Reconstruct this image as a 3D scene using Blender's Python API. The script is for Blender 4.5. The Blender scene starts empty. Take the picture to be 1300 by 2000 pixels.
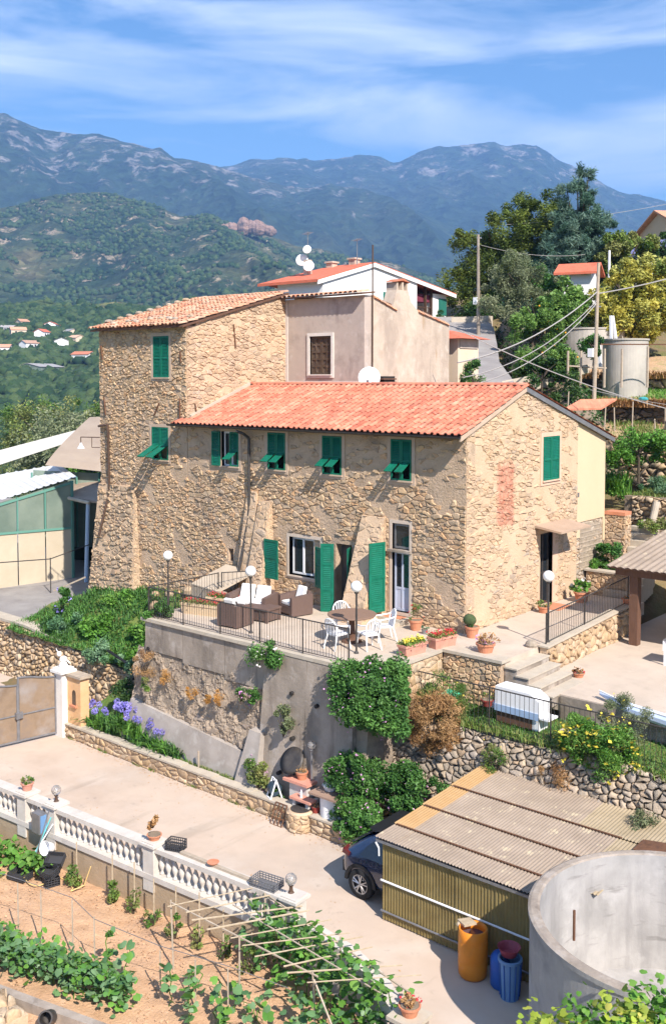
import bpy, math, random
import numpy as np
from mathutils import Vector, Matrix
R = math.radians
scene = bpy.context.scene
COL = scene.collection

# ------------------------------------------------------------------ camera, sky, sun, exposure
CAM = (15.40, -24.02, 7.30)
YAW = R(40.297)
cam_d = bpy.data.cameras.new('camera'); cam = bpy.data.objects.new('camera', cam_d); COL.objects.link(cam)
cam.location = CAM; cam.rotation_euler = (R(87), 0, YAW)
cam_d.lens = 36 * 1950 / 2000; cam_d.sensor_width = 36; cam_d.shift_y = -0.0789
cam_d.clip_start = 0.2; cam_d.clip_end = 20000
scene.camera = cam
SUN_EL = R(42)
w = bpy.data.worlds.new('World'); scene.world = w; w.use_nodes = True
nt = w.node_tree; nt.nodes.clear()
def nn(t, k, **kw):
    n = t.nodes.new(k)
    for a, b in kw.items(): setattr(n, a, b)
    return n
out = nn(nt, 'ShaderNodeOutputWorld'); bg = nn(nt, 'ShaderNodeBackground')
sky = nn(nt, 'ShaderNodeTexSky', sky_type='NISHITA', sun_disc=False, sun_elevation=SUN_EL, sun_rotation=R(113.8),
         altitude=200, air_density=1.0, dust_density=0.25, ozone_density=3.2)
tc = nn(nt, 'ShaderNodeTexCoord')
mp = nn(nt, 'ShaderNodeMapping'); mp.inputs['Rotation'].default_value = (R(14), R(12), R(20)); mp.inputs['Scale'].default_value = (2.2, 2.2, 13)
n1 = nn(nt, 'ShaderNodeTexNoise'); n1.inputs['Scale'].default_value = 1.5; n1.inputs['Detail'].default_value = 8; n1.inputs['Roughness'].default_value = .55; n1.inputs['Distortion'].default_value = .5
n2 = nn(nt, 'ShaderNodeTexNoise'); n2.inputs['Scale'].default_value = 1.9; n2.inputs['Detail'].default_value = 4
r1 = nn(nt, 'ShaderNodeMapRange'); r1.inputs[1].default_value = .41; r1.inputs[2].default_value = .68; r1.inputs[3].default_value = 0.0; r1.inputs[4].default_value = .95
r2 = nn(nt, 'ShaderNodeMapRange'); r2.inputs[1].default_value = .3; r2.inputs[2].default_value = .52
mu = nn(nt, 'ShaderNodeMath', operation='MULTIPLY'); mx = nn(nt, 'ShaderNodeMix', data_type='RGBA')
hs = nn(nt, 'ShaderNodeHueSaturation'); hs.inputs['Saturation'].default_value = 1.2; hs.inputs['Value'].default_value = 1.0
L = nt.links.new
L(tc.outputs['Generated'], mp.inputs['Vector']); L(mp.outputs[0], n1.inputs['Vector']); L(tc.outputs['Generated'], n2.inputs['Vector'])
L(n1.outputs['Fac'], r1.inputs[0]); L(n2.outputs['Fac'], r2.inputs[0]); L(r1.outputs[0], mu.inputs[0]); L(r2.outputs[0], mu.inputs[1])
L(mu.outputs[0], mx.inputs['Factor']); L(sky.outputs[0], hs.inputs['Color']); L(hs.outputs[0], mx.inputs[6]); mx.inputs[7].default_value = (6.6, 7.3, 8.8, 1)
L(mx.outputs[2], bg.inputs[0]); bg.inputs[1].default_value = 0.082; L(bg.outputs[0], out.inputs[0])
sd = bpy.data.lights.new('sun', 'SUN'); sd.energy = 5.0; sd.angle = R(.5); sd.color = (1, .92, .845)
sun = bpy.data.objects.new('sun', sd); COL.objects.link(sun)
sun.rotation_euler = Vector((-.915 * math.cos(SUN_EL), .403 * math.cos(SUN_EL), -math.sin(SUN_EL))).to_track_quat('-Z', 'Y').to_euler()
sun.location = (30, -20, 40)
vs = scene.view_settings
vs.view_transform = 'Standard'; vs.look = 'None'; vs.gamma = 1; vs.use_curve_mapping = False; vs.exposure = 1.1
cy = scene.cycles
cy.use_denoising = True; cy.max_bounces = 6; cy.diffuse_bounces = 3; cy.glossy_bounces = 3; cy.transmission_bounces = 5
cy.transparent_max_bounces = 12; cy.volume_bounces = 0; cy.use_adaptive_sampling = True; cy.adaptive_threshold = 0.02
cy.sample_clamp_indirect = 6
HAZE = 1.9e-4

# ------------------------------------------------------------------ frames
FW = Vector((-math.sin(YAW), math.cos(YAW), 0)); RT = Vector((math.cos(YAW), math.sin(YAW), 0)); CV = Vector(CAM)
def V(r, d, z=0.0):
    """a point r metres to the right and d metres forward of the drone's position, at height z"""
    p = CV + RT * r + FW * d
    return (p.x, p.y, z)

# ------------------------------------------------------------------ materials
MATS = {}
def pm(name, cols, rough=.85, ns=1.5, detail=6, bump=.0, bs=30, bd=.02, tint=False, metal=0., transl=0., spec=.3,
       stain=None, ss=.6, stretch=None, pos=(.3, .7), emit=None, wear=None, transm=0., alpha=1., coat=0., tv=0.):
    """Principled material; cols: ramp colours driven by noise, or by the piece tint when tint is set"""
    if name in MATS: return MATS[name]
    m = bpy.data.materials.new(name); m.use_nodes = True; t = m.node_tree; t.nodes.clear(); K = t.links.new
    o = nn(t, 'ShaderNodeOutputMaterial'); b = nn(t, 'ShaderNodeBsdfPrincipled')
    ge = nn(t, 'ShaderNodeNewGeometry'); vec = ge.outputs['Position']
    if stretch:
        ma = nn(t, 'ShaderNodeMapping'); ma.inputs['Scale'].default_value = stretch; K(vec, ma.inputs['Vector']); vec = ma.outputs[0]
    def noise(sc, de=6, ro=.6, v=None):
        n = nn(t, 'ShaderNodeTexNoise'); n.inputs['Scale'].default_value = sc; n.inputs['Detail'].default_value = de; n.inputs['Roughness'].default_value = ro
        K(v or vec, n.inputs['Vector']); return n.outputs['Fac']
    if len(cols) == 1 : cols = [cols[0], cols[0]]
    cr = nn(t, 'ShaderNodeValToRGB'); e = cr.color_ramp.elements
    while len(e) < len(cols): e.new(.5)
    for i, c in enumerate(cols):
        e[i].position = (i / (len(cols) - 1)) if tint else pos[0] + (pos[1] - pos[0]) * i / (len(cols) - 1)
        e[i].color = (*c, 1)
    nf = noise(ns, detail)
    if tint:
        at = nn(t, 'ShaderNodeAttribute', attribute_name='tint'); oi = nn(t, 'ShaderNodeObjectInfo')
        ad = nn(t, 'ShaderNodeMath', operation='ADD'); fr = nn(t, 'ShaderNodeMath', operation='FRACT')
        K(at.outputs['Fac'], ad.inputs[0]); K(oi.outputs['Random'], ad.inputs[1]); K(ad.outputs[0], fr.inputs[0]); K(fr.outputs[0], cr.inputs[0])
        mr = nn(t, 'ShaderNodeMapRange'); K(nf, mr.inputs[0]); mr.inputs[1].default_value = .3; mr.inputs[2].default_value = .7
        mr.inputs[3].default_value = .72 - tv; mr.inputs[4].default_value = 1.2 + tv
        m2 = nn(t, 'ShaderNodeMix', data_type='RGBA', blend_type='MULTIPLY'); m2.inputs['Factor'].default_value = 1
        K(cr.outputs[0], m2.inputs[6]); K(mr.outputs[0], m2.inputs[7]); c = m2.outputs[2]
    else:
        K(nf, cr.inputs[0]); c = cr.outputs[0]
    if stain:                                         # list of (colour, scale, lo, hi, strength, stretch)
        for (sc_, s_, lo, hi, st, *sx) in stain:
            v = ge.outputs['Position']
            if sx and sx[0]:
                mm = nn(t, 'ShaderNodeMapping'); mm.inputs['Scale'].default_value = sx[0]; K(v, mm.inputs['Vector']); v = mm.outputs[0]
            f = noise(s_, 6, .6, v); mr = nn(t, 'ShaderNodeMapRange'); K(f, mr.inputs[0])
            mr.inputs[1].default_value = lo; mr.inputs[2].default_value = hi; mr.inputs[3].default_value = 0; mr.inputs[4].default_value = st
            m3 = nn(t, 'ShaderNodeMix', data_type='RGBA'); K(mr.outputs[0], m3.inputs['Factor']); K(c, m3.inputs[6]); m3.inputs[7].default_value = (*sc_, 1)
            c = m3.outputs[2]
    K(c, b.inputs['Base Color'])
    b.inputs['Roughness'].default_value = rough; b.inputs['Metallic'].default_value = metal
    b.inputs['Specular IOR Level'].default_value = spec
    if transm: b.inputs['Transmission Weight'].default_value = transm
    if coat: b.inputs['Coat Weight'].default_value = coat
    if alpha < 1: b.inputs['Alpha'].default_value = alpha
    if bump:
        bn = nn(t, 'ShaderNodeBump'); bn.inputs['Strength'].default_value = bump; bn.inputs['Distance'].default_value = bd
        K(noise(bs, 5, .65), bn.inputs['Height']); K(bn.outputs[0], b.inputs['Normal'])
    if emit:
        b.inputs['Emission Color'].default_value = (*emit[0], 1); b.inputs['Emission Strength'].default_value = emit[1]
    sh = b.outputs[0]
    if transl:
        tr = nn(t, 'ShaderNodeBsdfTranslucent'); K(c, tr.inputs[0]); ms = nn(t, 'ShaderNodeMixShader'); ms.inputs[0].default_value = transl
        K(sh, ms.inputs[1]); K(tr.outputs[0], ms.inputs[2]); sh = ms.outputs[0]
    K(sh, o.inputs[0]); MATS[name] = m; m['col'] = 1
    return m
def leafm(name, cols, rough=.55, tr=.3, k=1.45): return pm(name, [tuple(min(.85, v * (k if max(c) < .45 else 1)) for v in c) for c in cols], rough=rough, tint=True, transl=tr, ns=1.2, spec=.25, detail=2)

# ------------------------------------------------------------------ mesh accumulator
class MB:
    def __init__(s): s.v = []; s.f = []; s.t = []
    def add(s, vs, fs, tint=0.):
        o = len(s.v); s.v += [tuple(p) for p in vs]; s.f += [tuple(o + i for i in f) for f in fs]; s.t += [tint] * len(fs); return s
    def box(s, x0, y0, z0, x1, y1, z1, tint=0.):
        vs = [(x, y, z) for z in (z0, z1) for y in (y0, y1) for x in (x0, x1)]
        return s.add(vs, [(0, 2, 3, 1), (4, 5, 7, 6), (0, 1, 5, 4), (2, 6, 7, 3), (0, 4, 6, 2), (1, 3, 7, 5)], tint)
    def hexa(s, b, t, tint=0.):
        """b, t: four bottom and four top corners in the same ring order"""
        return s.add(list(b) + list(t), [(3, 2, 1, 0), (4, 5, 6, 7), (0, 1, 5, 4), (1, 2, 6, 5), (2, 3, 7, 6), (3, 0, 4, 7)], tint)
    def bar(s, p, q, r, r2=None, n=6, tint=0., up=None):
        p = Vector(p); q = Vector(q); d = (q - p)
        if d.length < 1e-6: return s
        d.normalize(); a = d.cross(Vector((0, 0, 1)) if abs(d.z) < .95 else Vector((1, 0, 0))).normalized(); b = d.cross(a)
        r2 = r if r2 is None else r2; vs = []
        for (c, rr) in ((p, r), (q, r2)):
            for i in range(n):
                an = 2 * math.pi * (i + .5) / n; vs.append(c + a * rr * math.cos(an) + b * rr * math.sin(an))
        fs = [(i, (i + 1) % n, n + (i + 1) % n, n + i) for i in range(n)] + [tuple(range(n))[::-1], tuple(range(n, 2 * n))]
        return s.add(vs, fs, tint)
    def path(s, pts, r, n=6, tint=0.):
        for i in range(len(pts) - 1): s.bar(pts[i], pts[i + 1], r if not callable(r) else r(i), r if not callable(r) else r(i + 1), n, tint)
        return s
    def lathe(s, c, prof, n=16, tint=0., capb=True, capt=True, sx=1, sy=1):
        cx, cy_, cz = c; vs = []
        for (r, z) in prof:
            for i in range(n):
                a = 2 * math.pi * i / n; vs.append((cx + r * math.cos(a) * sx, cy_ + r * math.sin(a) * sy, cz + z))
        fs = []
        for k in range(len(prof) - 1):
            for i in range(n):
                j = (i + 1) % n; fs.append((k * n + i, k * n + j, (k + 1) * n + j, (k + 1) * n + i))
        if capb: fs.append(tuple(range(n))[::-1])
        if capt: o = (len(prof) - 1) * n; fs.append(tuple(o + i for i in range(n)))
        return s.add(vs, fs, tint)
    def sphere(s, c, r, n=14, m=8, tint=0., sc=(1, 1, 1)):
        vs = []; fs = []
        for k in range(m + 1):
            ph = math.pi * k / m
            for i in range(n):
                a = 2 * math.pi * i / n
                vs.append((c[0] + r * sc[0] * math.sin(ph) * math.cos(a), c[1] + r * sc[1] * math.sin(ph) * math.sin(a), c[2] + r * sc[2] * math.cos(ph)))
        for k in range(m):
            for i in range(n):
                j = (i + 1) % n; fs.append((k * n + i, (k + 1) * n + i, (k + 1) * n + j, k * n + j))
        return s.add(vs, fs, tint)
    def prism(s, poly, off, tint=0.):
        """planar polygon (3-D points) extruded by the vector off"""
        n = len(poly); o = Vector(off); a = [Vector(p) for p in poly]; b = [p + o for p in a]
        return s.add(a + b, [tuple(range(n))[::-1], tuple(range(n, 2 * n))] + [(i, (i + 1) % n, n + (i + 1) % n, n + i) for i in range(n)], tint)
    def grid(s, nx, ny, fn, tint=0., tf=None):
        vs = [fn(i / nx, j / ny) for j in range(ny + 1) for i in range(nx + 1)]; o = len(s.v)
        s.v += [tuple(p) for p in vs]
        for j in range(ny):
            for i in range(nx):
                k = o + j * (nx + 1) + i; s.f.append((k, k + 1, k + nx + 2, k + nx + 1)); s.t.append(tf(i, j) if tf else tint)
        return s
    def mesh(s, name, mat, off=(0, 0, 0), smooth=False):
        me = bpy.data.meshes.new(name)
        vs = s.v if tuple(off) == (0, 0, 0) else [(p[0] - off[0], p[1] - off[1], p[2] - off[2]) for p in s.v]
        me.from_pydata(vs, [], s.f)
        if any(s.t):
            a = me.attributes.new('tint', 'FLOAT', 'FACE'); a.data.foreach_set('value', s.t)
        if mat: me.materials.append(mat)
        if smooth: me.shade_smooth()
        return me
def wloc(p):
    l = Vector((0, 0, 0))
    while p: l += p.location; p = p.parent
    return l
def link(name, me, parent=None, loc=(0, 0, 0), kind=None, label=None):
    o = bpy.data.objects.new(name, me); COL.objects.link(o); o.location = loc
    if parent: o.parent = parent
    if kind: o['kind'] = kind
    if label: o['label'] = label
    return o
def P(name, mb, mat, parent, smooth=False, kind=None, label=None):
    """a part given in world coordinates under a parent that is not rotated"""
    return link(name, mb.mesh(name, mat, tuple(wloc(parent)) if parent else (0, 0, 0), smooth), parent, kind=kind, label=label)
def PL(name, mb, mat, parent, smooth=False, kind=None, label=None):
    """a part given in its parent's own coordinates"""
    return link(name, mb.mesh(name, mat, (0, 0, 0), smooth), parent, kind=kind, label=label)
def thing(name, label, cat, loc=(0, 0, 0), rz=0, group=None):
    o = bpy.data.objects.new(name, None); COL.objects.link(o); o.location = loc; o.rotation_euler = (0, 0, rz)
    o.empty_display_size = .2
    return tag(o, label, cat, group)
def tag(o, label, cat=None, group=None):
    o['label'] = label
    if cat: o['category'] = cat
    if group: o['group'] = group
    return o
def struct(name, mb, mat, smooth=False, label=None):
    o = link(name, mb.mesh(name, mat, (0, 0, 0), smooth), kind='structure')
    if label: o['label'] = label
    return o
def dup(root, loc=None, rz=None, label=None, group=None):
    def cp(o, par):
        c = o.copy(); COL.objects.link(c)
        if par: c.parent = par
        for ch in kids.get(o.name, ()): cp(ch, c)
        return c
    kids = {}
    st = [root]
    while st:
        x = st.pop(); kids[x.name] = list(x.children); st += kids[x.name]
    r = cp(root, None)
    if loc is not None: r.location = loc
    if rz is not None: r.rotation_euler = (0, 0, rz)
    if label: r['label'] = label
    if group: r['group'] = group
    return r

# ------------------------------------------------------------------ leaves and foliage (numpy)
def np_obj(name, Vv, F, T, mat, parent=None, off=(0, 0, 0), kind=None, smooth=False):
    me = bpy.data.meshes.new(name); n = len(Vv); m, k = F.shape
    me.vertices.add(n); me.vertices.foreach_set('co', (Vv - np.array(off)).astype(np.float32).ravel())
    me.loops.add(m * k); me.loops.foreach_set('vertex_index', F.astype(np.int32).ravel())
    me.polygons.add(m); me.polygons.foreach_set('loop_start', np.arange(0, m * k, k, dtype=np.int32)); me.polygons.foreach_set('loop_total', np.full(m, k, np.int32))
    me.update(calc_edges=True)
    a = me.attributes.new('tint', 'FLOAT', 'FACE'); a.data.foreach_set('value', T.astype(np.float32))
    me.materials.append(mat)
    if smooth: me.shade_smooth()
    return link(name, me, parent, kind=kind)
def leaves(name, pts, size, mat, parent=None, seed=0, up=.4, asp=.55, tint=None, off=None, kind=None, hang=0., tdir=None, tr=.08):
    g = np.random.default_rng(seed); n = len(pts)
    nrm = g.normal(size=(n, 3)); nrm[:, 2] = np.abs(nrm[:, 2]) + up; nrm /= np.linalg.norm(nrm, axis=1)[:, None]
    t = g.normal(size=(n, 3)) if tdir is None else tdir + g.normal(size=(n, 3)) * .25
    t[:, 2] -= hang; t -= (t * nrm).sum(1)[:, None] * nrm; t /= np.linalg.norm(t, axis=1)[:, None] + 1e-9
    b = np.cross(nrm, t); s = (size * g.uniform(.6, 1.35, n))[:, None]
    A = pts - t * s * .5; C = pts + t * s * .5; off2 = nrm * s * .1
    B = pts + b * s * asp * .5 - off2 + t * s * -.08; D = pts - b * s * asp * .5 - off2 + t * s * -.08
    Vv = np.stack([A, B, C, D], 1).reshape(-1, 3); F = np.arange(4 * n).reshape(n, 4)
    T = g.uniform(0, tr * 2, n) + (0 if tint is None else tint)
    T = np.clip(T, 0.001, .999)
    o = tuple(wloc(parent)) if (parent and off is None) else (off or (0, 0, 0))
    return np_obj(name, Vv, F, T, mat, parent, o, kind)
def crown(c, r, k, cr, n, g, shell=.55, flat=1., zmin=None):
    """leaf points of a crown: k clumps of radius cr spread through an ellipsoid"""
    d = g.normal(size=(k, 3)); d /= np.linalg.norm(d, axis=1)[:, None]
    rad = g.uniform(shell, 1., k)[:, None] ** .7; sh_ = g.uniform(0, 1, k) < .14; rad[sh_] *= g.uniform(1.08, 1.3, (sh_.sum(), 1)); cc = np.array(c) + d * rad * np.array(r)
    idx = g.integers(0, k, n); e = g.normal(size=(n, 3)); e /= np.linalg.norm(e, axis=1)[:, None]
    sz = (g.uniform(.6, 1.25, k) * np.where(sh_, .5, 1))[idx][:, None]
    p = cc[idx] + e * (g.uniform(0, 1, n)[:, None] ** .45) * cr * sz * np.array([1, 1, flat])
    tint = (g.uniform(0, .75, k)[idx])
    if zmin is not None:
        m = p[:, 2] > zmin; p = p[m]; tint = tint[m]
    return p, tint
def blades(name, base, h, wd, mat, parent=None, seed=0, lean=.5, kind=None, seg=2, hj=.35, off=None):
    """upright pointed blades (grass, strap leaves); base (n,3)"""
    g = np.random.default_rng(seed); n = len(base); a = g.uniform(0, 2 * math.pi, n)
    d = np.stack([np.cos(a), np.sin(a), np.zeros(n)], 1); s = np.stack([-np.sin(a), np.cos(a), np.zeros(n)], 1)
    hh = (h * g.uniform(1 - hj, 1 + hj, n))[:, None]; ww = (wd * g.uniform(.7, 1.3, n))[:, None]; ln = (lean * g.uniform(.2, 1.2, n))[:, None]
    z = np.array([0, 0, 1.])
    b0 = base - s * ww * .5; b1 = base + s * ww * .5
    m = base + z * hh * .62 + d * hh * ln * .35; m0 = m - s * ww * .45; m1 = m + s * ww * .45
    tp = base + z * hh * (1 - .35 * ln) + d * hh * ln * 1.0
    tp0 = tp - s * ww * .06; tp1 = tp + s * ww * .06
    Vv = np.stack([b0, b1, m1, m0, tp1, tp0], 1).reshape(-1, 3); k = np.arange(n)[:, None] * 6
    F = np.concatenate([k + np.array([0, 1, 2, 3]), k + np.array([3, 2, 4, 5])], 1).reshape(-1, 4)
    T = np.repeat(g.uniform(0.001, .999, n), 2)
    o = tuple(wloc(parent)) if (parent and off is None) else (off or (0, 0, 0))
    return np_obj(name, Vv, F, T, mat, parent, o, kind)
def limbs(mb, base, top, r, g, nb=6, spread=1.5, rise=1.2, rr=.35):
    """tapered trunk with limbs"""
    b = Vector(base); t = Vector(top); mid = (b + t) / 2 + Vector((g.normal() * .08, g.normal() * .08, 0)) * (t - b).length
    mb.bar(b, mid, r, r * .8, 8); mb.bar(mid, t, r * .8, r * .6, 8)
    for i in range(nb):
        a = 2 * math.pi * i / nb + g.uniform(-.4, .4); s = spread * g.uniform(.6, 1)
        q = mid.lerp(t, g.uniform(.4, 1)); e = q + Vector((math.cos(a) * s * .5, math.sin(a) * s * .5, rise * .6)); f = e + Vector((math.cos(a) * s * .5, math.sin(a) * s * .5, rise * .4))
        mb.bar(q, e, r * rr * 1.3, r * rr, 6); mb.bar(e, f, r * rr, r * rr * .4, 6)

# ------------------------------------------------------------------ rubble stones
def clip(poly, a, b, c):
    o = []; n = len(poly)
    for i in range(n):
        p = poly[i]; q = poly[(i + 1) % n]; dp = a * p[0] + b * p[1] - c; dq = a * q[0] + b * q[1] - c
        if dp <= 0: o.append(p)
        if (dp < 0 < dq) or (dq < 0 < dp):
            t = dp / (dp - dq); o.append((p[0] + (q[0] - p[0]) * t, p[1] + (q[1] - p[1]) * t))
    return o
def cells(w_, h_, sx, sy, rng, jit=.42, drop=.22):
    nx = max(1, int(round(w_ / sx))); ny = max(1, int(round(h_ / sy))); G = {}
    for j in range(-1, ny + 1):
        for i in range(-1, nx + 1):
            if rng.random() < drop: continue
            G[(i, j)] = ((i + .5 + (.5 if j % 2 else 0) + rng.uniform(-jit, jit)), (j + .5 + rng.uniform(-jit, jit)))
    ux = w_ / nx; uy = h_ / ny; res = []
    for (i, j), p in G.items():
        poly = [(p[0] - 1.4, p[1] - 1.3), (p[0] + 1.4, p[1] - 1.3), (p[0] + 1.4, p[1] + 1.3), (p[0] - 1.4, p[1] + 1.3)]
        for dj in (0, -1, 1, -2, 2):
            for di in (-1, 1, 0, -2, 2):
                if not (di or dj): continue
                q = G.get((i + di, j + dj))
                if not q: continue
                a = q[0] - p[0]; b = q[1] - p[1]; c = (q[0] ** 2 + q[1] ** 2 - p[0] ** 2 - p[1] ** 2) / 2
                poly = clip(poly, a, b, c)
                if len(poly) < 3: break
            if len(poly) < 3: break
        if len(poly) < 3: continue
        poly = [(x * ux, y * uy) for x, y in poly]
        for (a, b, c) in ((-1, 0, 0), (1, 0, w_), (0, -1, 0), (0, 1, h_)):
            poly = clip(poly, a, b, c)
            if len(poly) < 3: break
        if len(poly) >= 3: res.append(poly)
    return res
def rubble(mp_, w_, h_, sx, sy, seed, depth=.04, gap=.012, clips=(), holes=(), keep=None, rnd=.6, jit=.45, drop=.36, skip=0., sub=0.02):
    """stones over a patch s in 0..w, t in 0..h; mp_(s,t,d) gives the world point d proud of the face"""
    rng = random.Random(seed); st = []
    for poly in cells(w_, h_, sx, sy, rng, jit, drop):
        for (a, b, c) in clips:
            poly = clip(poly, a, b, c)
            if len(poly) < 3: break
        if len(poly) < 3: continue
        cx = sum(p[0] for p in poly) / len(poly); cyy = sum(p[1] for p in poly) / len(poly)
        bad = False
        for (s0, t0, s1, t1) in holes:
            if s0 < cx < s1 and t0 < cyy < t1: bad = True; break
            if max(p[0] for p in poly) > s0 and min(p[0] for p in poly) < s1 and max(p[1] for p in poly) > t0 and min(p[1] for p in poly) < t1:
                m = max(((s0 - cx), (1, 0, s0)), ((cx - s1), (-1, 0, -s1)), ((t0 - cyy), (0, 1, t0)), ((cyy - t1), (0, -1, -t1)), key=lambda q: q[0])
                poly = clip(poly, *m[1])
                if len(poly) < 3: bad = True; break
        if bad or len(poly) < 3 or rng.random() < skip: continue
        if keep and not keep(cx, cyy): continue
        n = len(poly); cx = sum(p[0] for p in poly) / n; cyy = sum(p[1] for p in poly) / n
        ar = abs(sum(poly[i][0] * poly[(i + 1) % n][1] - poly[(i + 1) % n][0] * poly[i][1] for i in range(n))) / 2
        if ar < sx * sy * .06: continue
        if n <= 7:                                   # rough outline: a jittered extra corner on the longer edges
            q = []
            for i in range(n):
                p, r_ = poly[i], poly[(i + 1) % n]; l = math.hypot(r_[0] - p[0], r_[1] - p[1]); q.append(p)
                if l > .55 * math.sqrt(ar) and len(q) < 10:
                    u_ = rng.uniform(.35, .65); k_ = -rng.uniform(0, .16) * l; q.append((p[0] + (r_[0] - p[0]) * u_ + (r_[1] - p[1]) / l * k_, p[1] + (r_[1] - p[1]) * u_ - (r_[0] - p[0]) / l * k_))
            poly = q; n = len(poly)
        d = depth * rng.uniform(.35, 1.5); k2 = rng.uniform(.66, .84); tx = rng.uniform(-.4, .4) * rnd; ty = rng.uniform(-.4, .4) * rnd
        rm = math.sqrt(ar); vs = []
        for lvl in range(3):
            for (x, y) in poly:
                dx = x - cx; dy = y - cyy; l = math.hypot(dx, dy) + 1e-6
                g_ = gap * rng.uniform(.7, 1.4)
                f = max(.2, 1 - g_ / l) * (1, .95, k2)[lvl]
                dd = (-sub, d * .62, d * (1 + tx * dx / rm + ty * dy / rm))[lvl]
                vs.append(mp_(cx + dx * f, cyy + dy * f, dd))
        vs.append(mp_(cx + rng.uniform(-.1, .1) * rm, cyy + rng.uniform(-.1, .1) * rm, d * rng.uniform(.98, 1.12)))
        fs = []
        for l in range(2):
            for i in range(n):
                j = (i + 1) % n; fs.append((l * n + i, l * n + j, (l + 1) * n + j, (l + 1) * n + i))
        for i in range(n): fs.append((2 * n + i, 2 * n + (i + 1) % n, 3 * n))
        st.append((ar, vs, fs, rng.random() * .998 + .001))
    return st
class Stones:
    """collects the stones of one thing; the 300 that show largest become parts, the rest one joined part"""
    def __init__(s, root, lim=300): s.root = root; s.s = []; s.lim = lim; s.r = {'stone_dry', 'stone_warm'}
    def add(s, stones, parent, mat, round_=False):
        if round_: s.r.add(mat.name)
        for (ar, vs, fs, t) in stones:
            p = vs[-1]; d = (p[0] - CAM[0]) ** 2 + (p[1] - CAM[1]) ** 2 + (p[2] - CAM[2]) ** 2
            s.s.append((ar / d, vs, fs, t, parent, mat))
    def done(s, name='stone', restname='stonework'):
        s.s.sort(key=lambda q: -q[0])
        for (a, vs, fs, t, par, mat) in s.s[:s.lim]:
            mb = MB(); mb.add(vs, fs, t); P(name, mb, mat, par, smooth=mat.name in s.r)
        rest = {}
        for (a, vs, fs, t, par, mat) in s.s[s.lim:]: rest.setdefault(mat.name, (MB(), mat))[0].add(vs, fs, t)
        if rest:
            allm = MB(); mats = []; mi = []
            for k, (mb, mat) in rest.items():
                allm.add(mb.v, mb.f); allm.t[-len(mb.t):] = mb.t; mi += [len(mats)] * len(mb.f); mats.append(mat)
            o = P(restname, allm, mats[0], s.root, kind='stuff')
            for mm in mats[1:]: o.data.materials.append(mm)
            o.data.polygons.foreach_set('material_index', mi)
            sm = [mats[k].name in s.r for k in mi]; o.data.polygons.foreach_set('use_smooth', sm)
def planar(o, u, v, n):
    o = Vector(o); u = Vector(u); v = Vector(v); n = Vector(n)
    return lambda s, t, d: tuple(o + u * s + v * t + n * d)
# ------------------------------------------------------------------ palette
mo_f = pm('mortar_front', [(0.44, 0.318, 0.211), (0.56, 0.415, 0.288)], ns=2.5, bump=.9, bs=14, bd=.05, stain=[((.15, .12, .1), 1.1, .5, .75, .5)])
mo_g = pm('mortar_gable', [(0.52, 0.372, 0.243), (0.6, 0.444, 0.297)], ns=1.7, bump=.8, bs=16, bd=.03)
st_f = pm('stone_front', [(0.39, 0.27, 0.162), (0.57, 0.4, 0.234), (0.47, 0.338, 0.216), (0.63, 0.458, 0.288), (0.4, 0.309, 0.225), (0.58, 0.357, 0.189), (0.52, 0.396, 0.27), (0.61, 0.425, 0.243)], tint=True, ns=9, bump=.9, bs=30, bd=.02, stain=[((.2, .17, .14), .5, .5, .75, .5), ((.55, .36, .2), .45, .5, .7, .35)])
st_g = pm('stone_gable', [(0.48, 0.333, 0.207), (0.6, 0.425, 0.27), (0.53, 0.386, 0.257), (0.63, 0.458, 0.297), (0.42, 0.309, 0.198), (0.57, 0.386, 0.234), (0.5, 0.386, 0.279)], tint=True, ns=7, bump=.8, bs=26, bd=.025, stain=[((.27, .2, .14), 1.3, .5, .75, .55), ((.3, .27, .24), .45, .5, .7, .4), ((.2, .15, .1), 5, .62, .72, .5, (1, .5, 2.))])
st_d = pm('stone_dry', [(.3, .25, .19), (.41, .34, .26), (.47, .37, .26), (.35, .3, .25), (.43, .31, .2), (.5, .42, .33)], tint=True, ns=8, bump=.9, bs=25, bd=.03, stain=[((.14, .13, .11), 1.5, .5, .75, .55)])
st_t = pm('stone_warm', [(.42, .29, .16), (.5, .36, .22), (.36, .25, .15), (.55, .42, .28), (.45, .35, .24)], tint=True, ns=8, bump=.8, bs=25, bd=.02)
dark_earth = pm('dark_earth', [(.19, .15, .105), (.28, .215, .15)], ns=4, bump=.8, bs=12, bd=.05)
plas = pm('old_plaster', [(.34, .28, .24), (.47, .39, .33), (.42, .35, .30)], ns=1.3, bump=.3, bs=14, bd=.01,
          stain=[((.27, .21, .19), .9, .5, .68, .7), ((.6, .55, .51), 2.3, .58, .72, .55), ((.2, .165, .15), 1.6, .54, .7, .6, (1, 1, .25)), ((.55, .47, .4), .7, .54, .62, .6)])
plas2 = pm('pale_plaster', [(.42, .335, .255), (.55, .45, .355), (.48, .39, .3)], ns=1.3, bump=.6, bs=8, bd=.02,
          stain=[((.32, .26, .21), .8, .46, .66, .7, (1, 1, .3)), ((.36, .24, .13), 2.1, .63, .72, .75, (1, 1, .16)), ((.62, .54, .45), 1.7, .55, .68, .5), ((.2, .17, .14), 1.2, .62, .72, .5, (1, 1, .2))])
cream = pm('cream_render', [(.6, .455, .29), (.64, .49, .315)], ns=.6, bump=.08, bs=60, bd=.004)
white_r = pm('white_render', [(.78, .77, .74), (.82, .81, .79)], ns=.6, bump=.05, bs=40)
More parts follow.
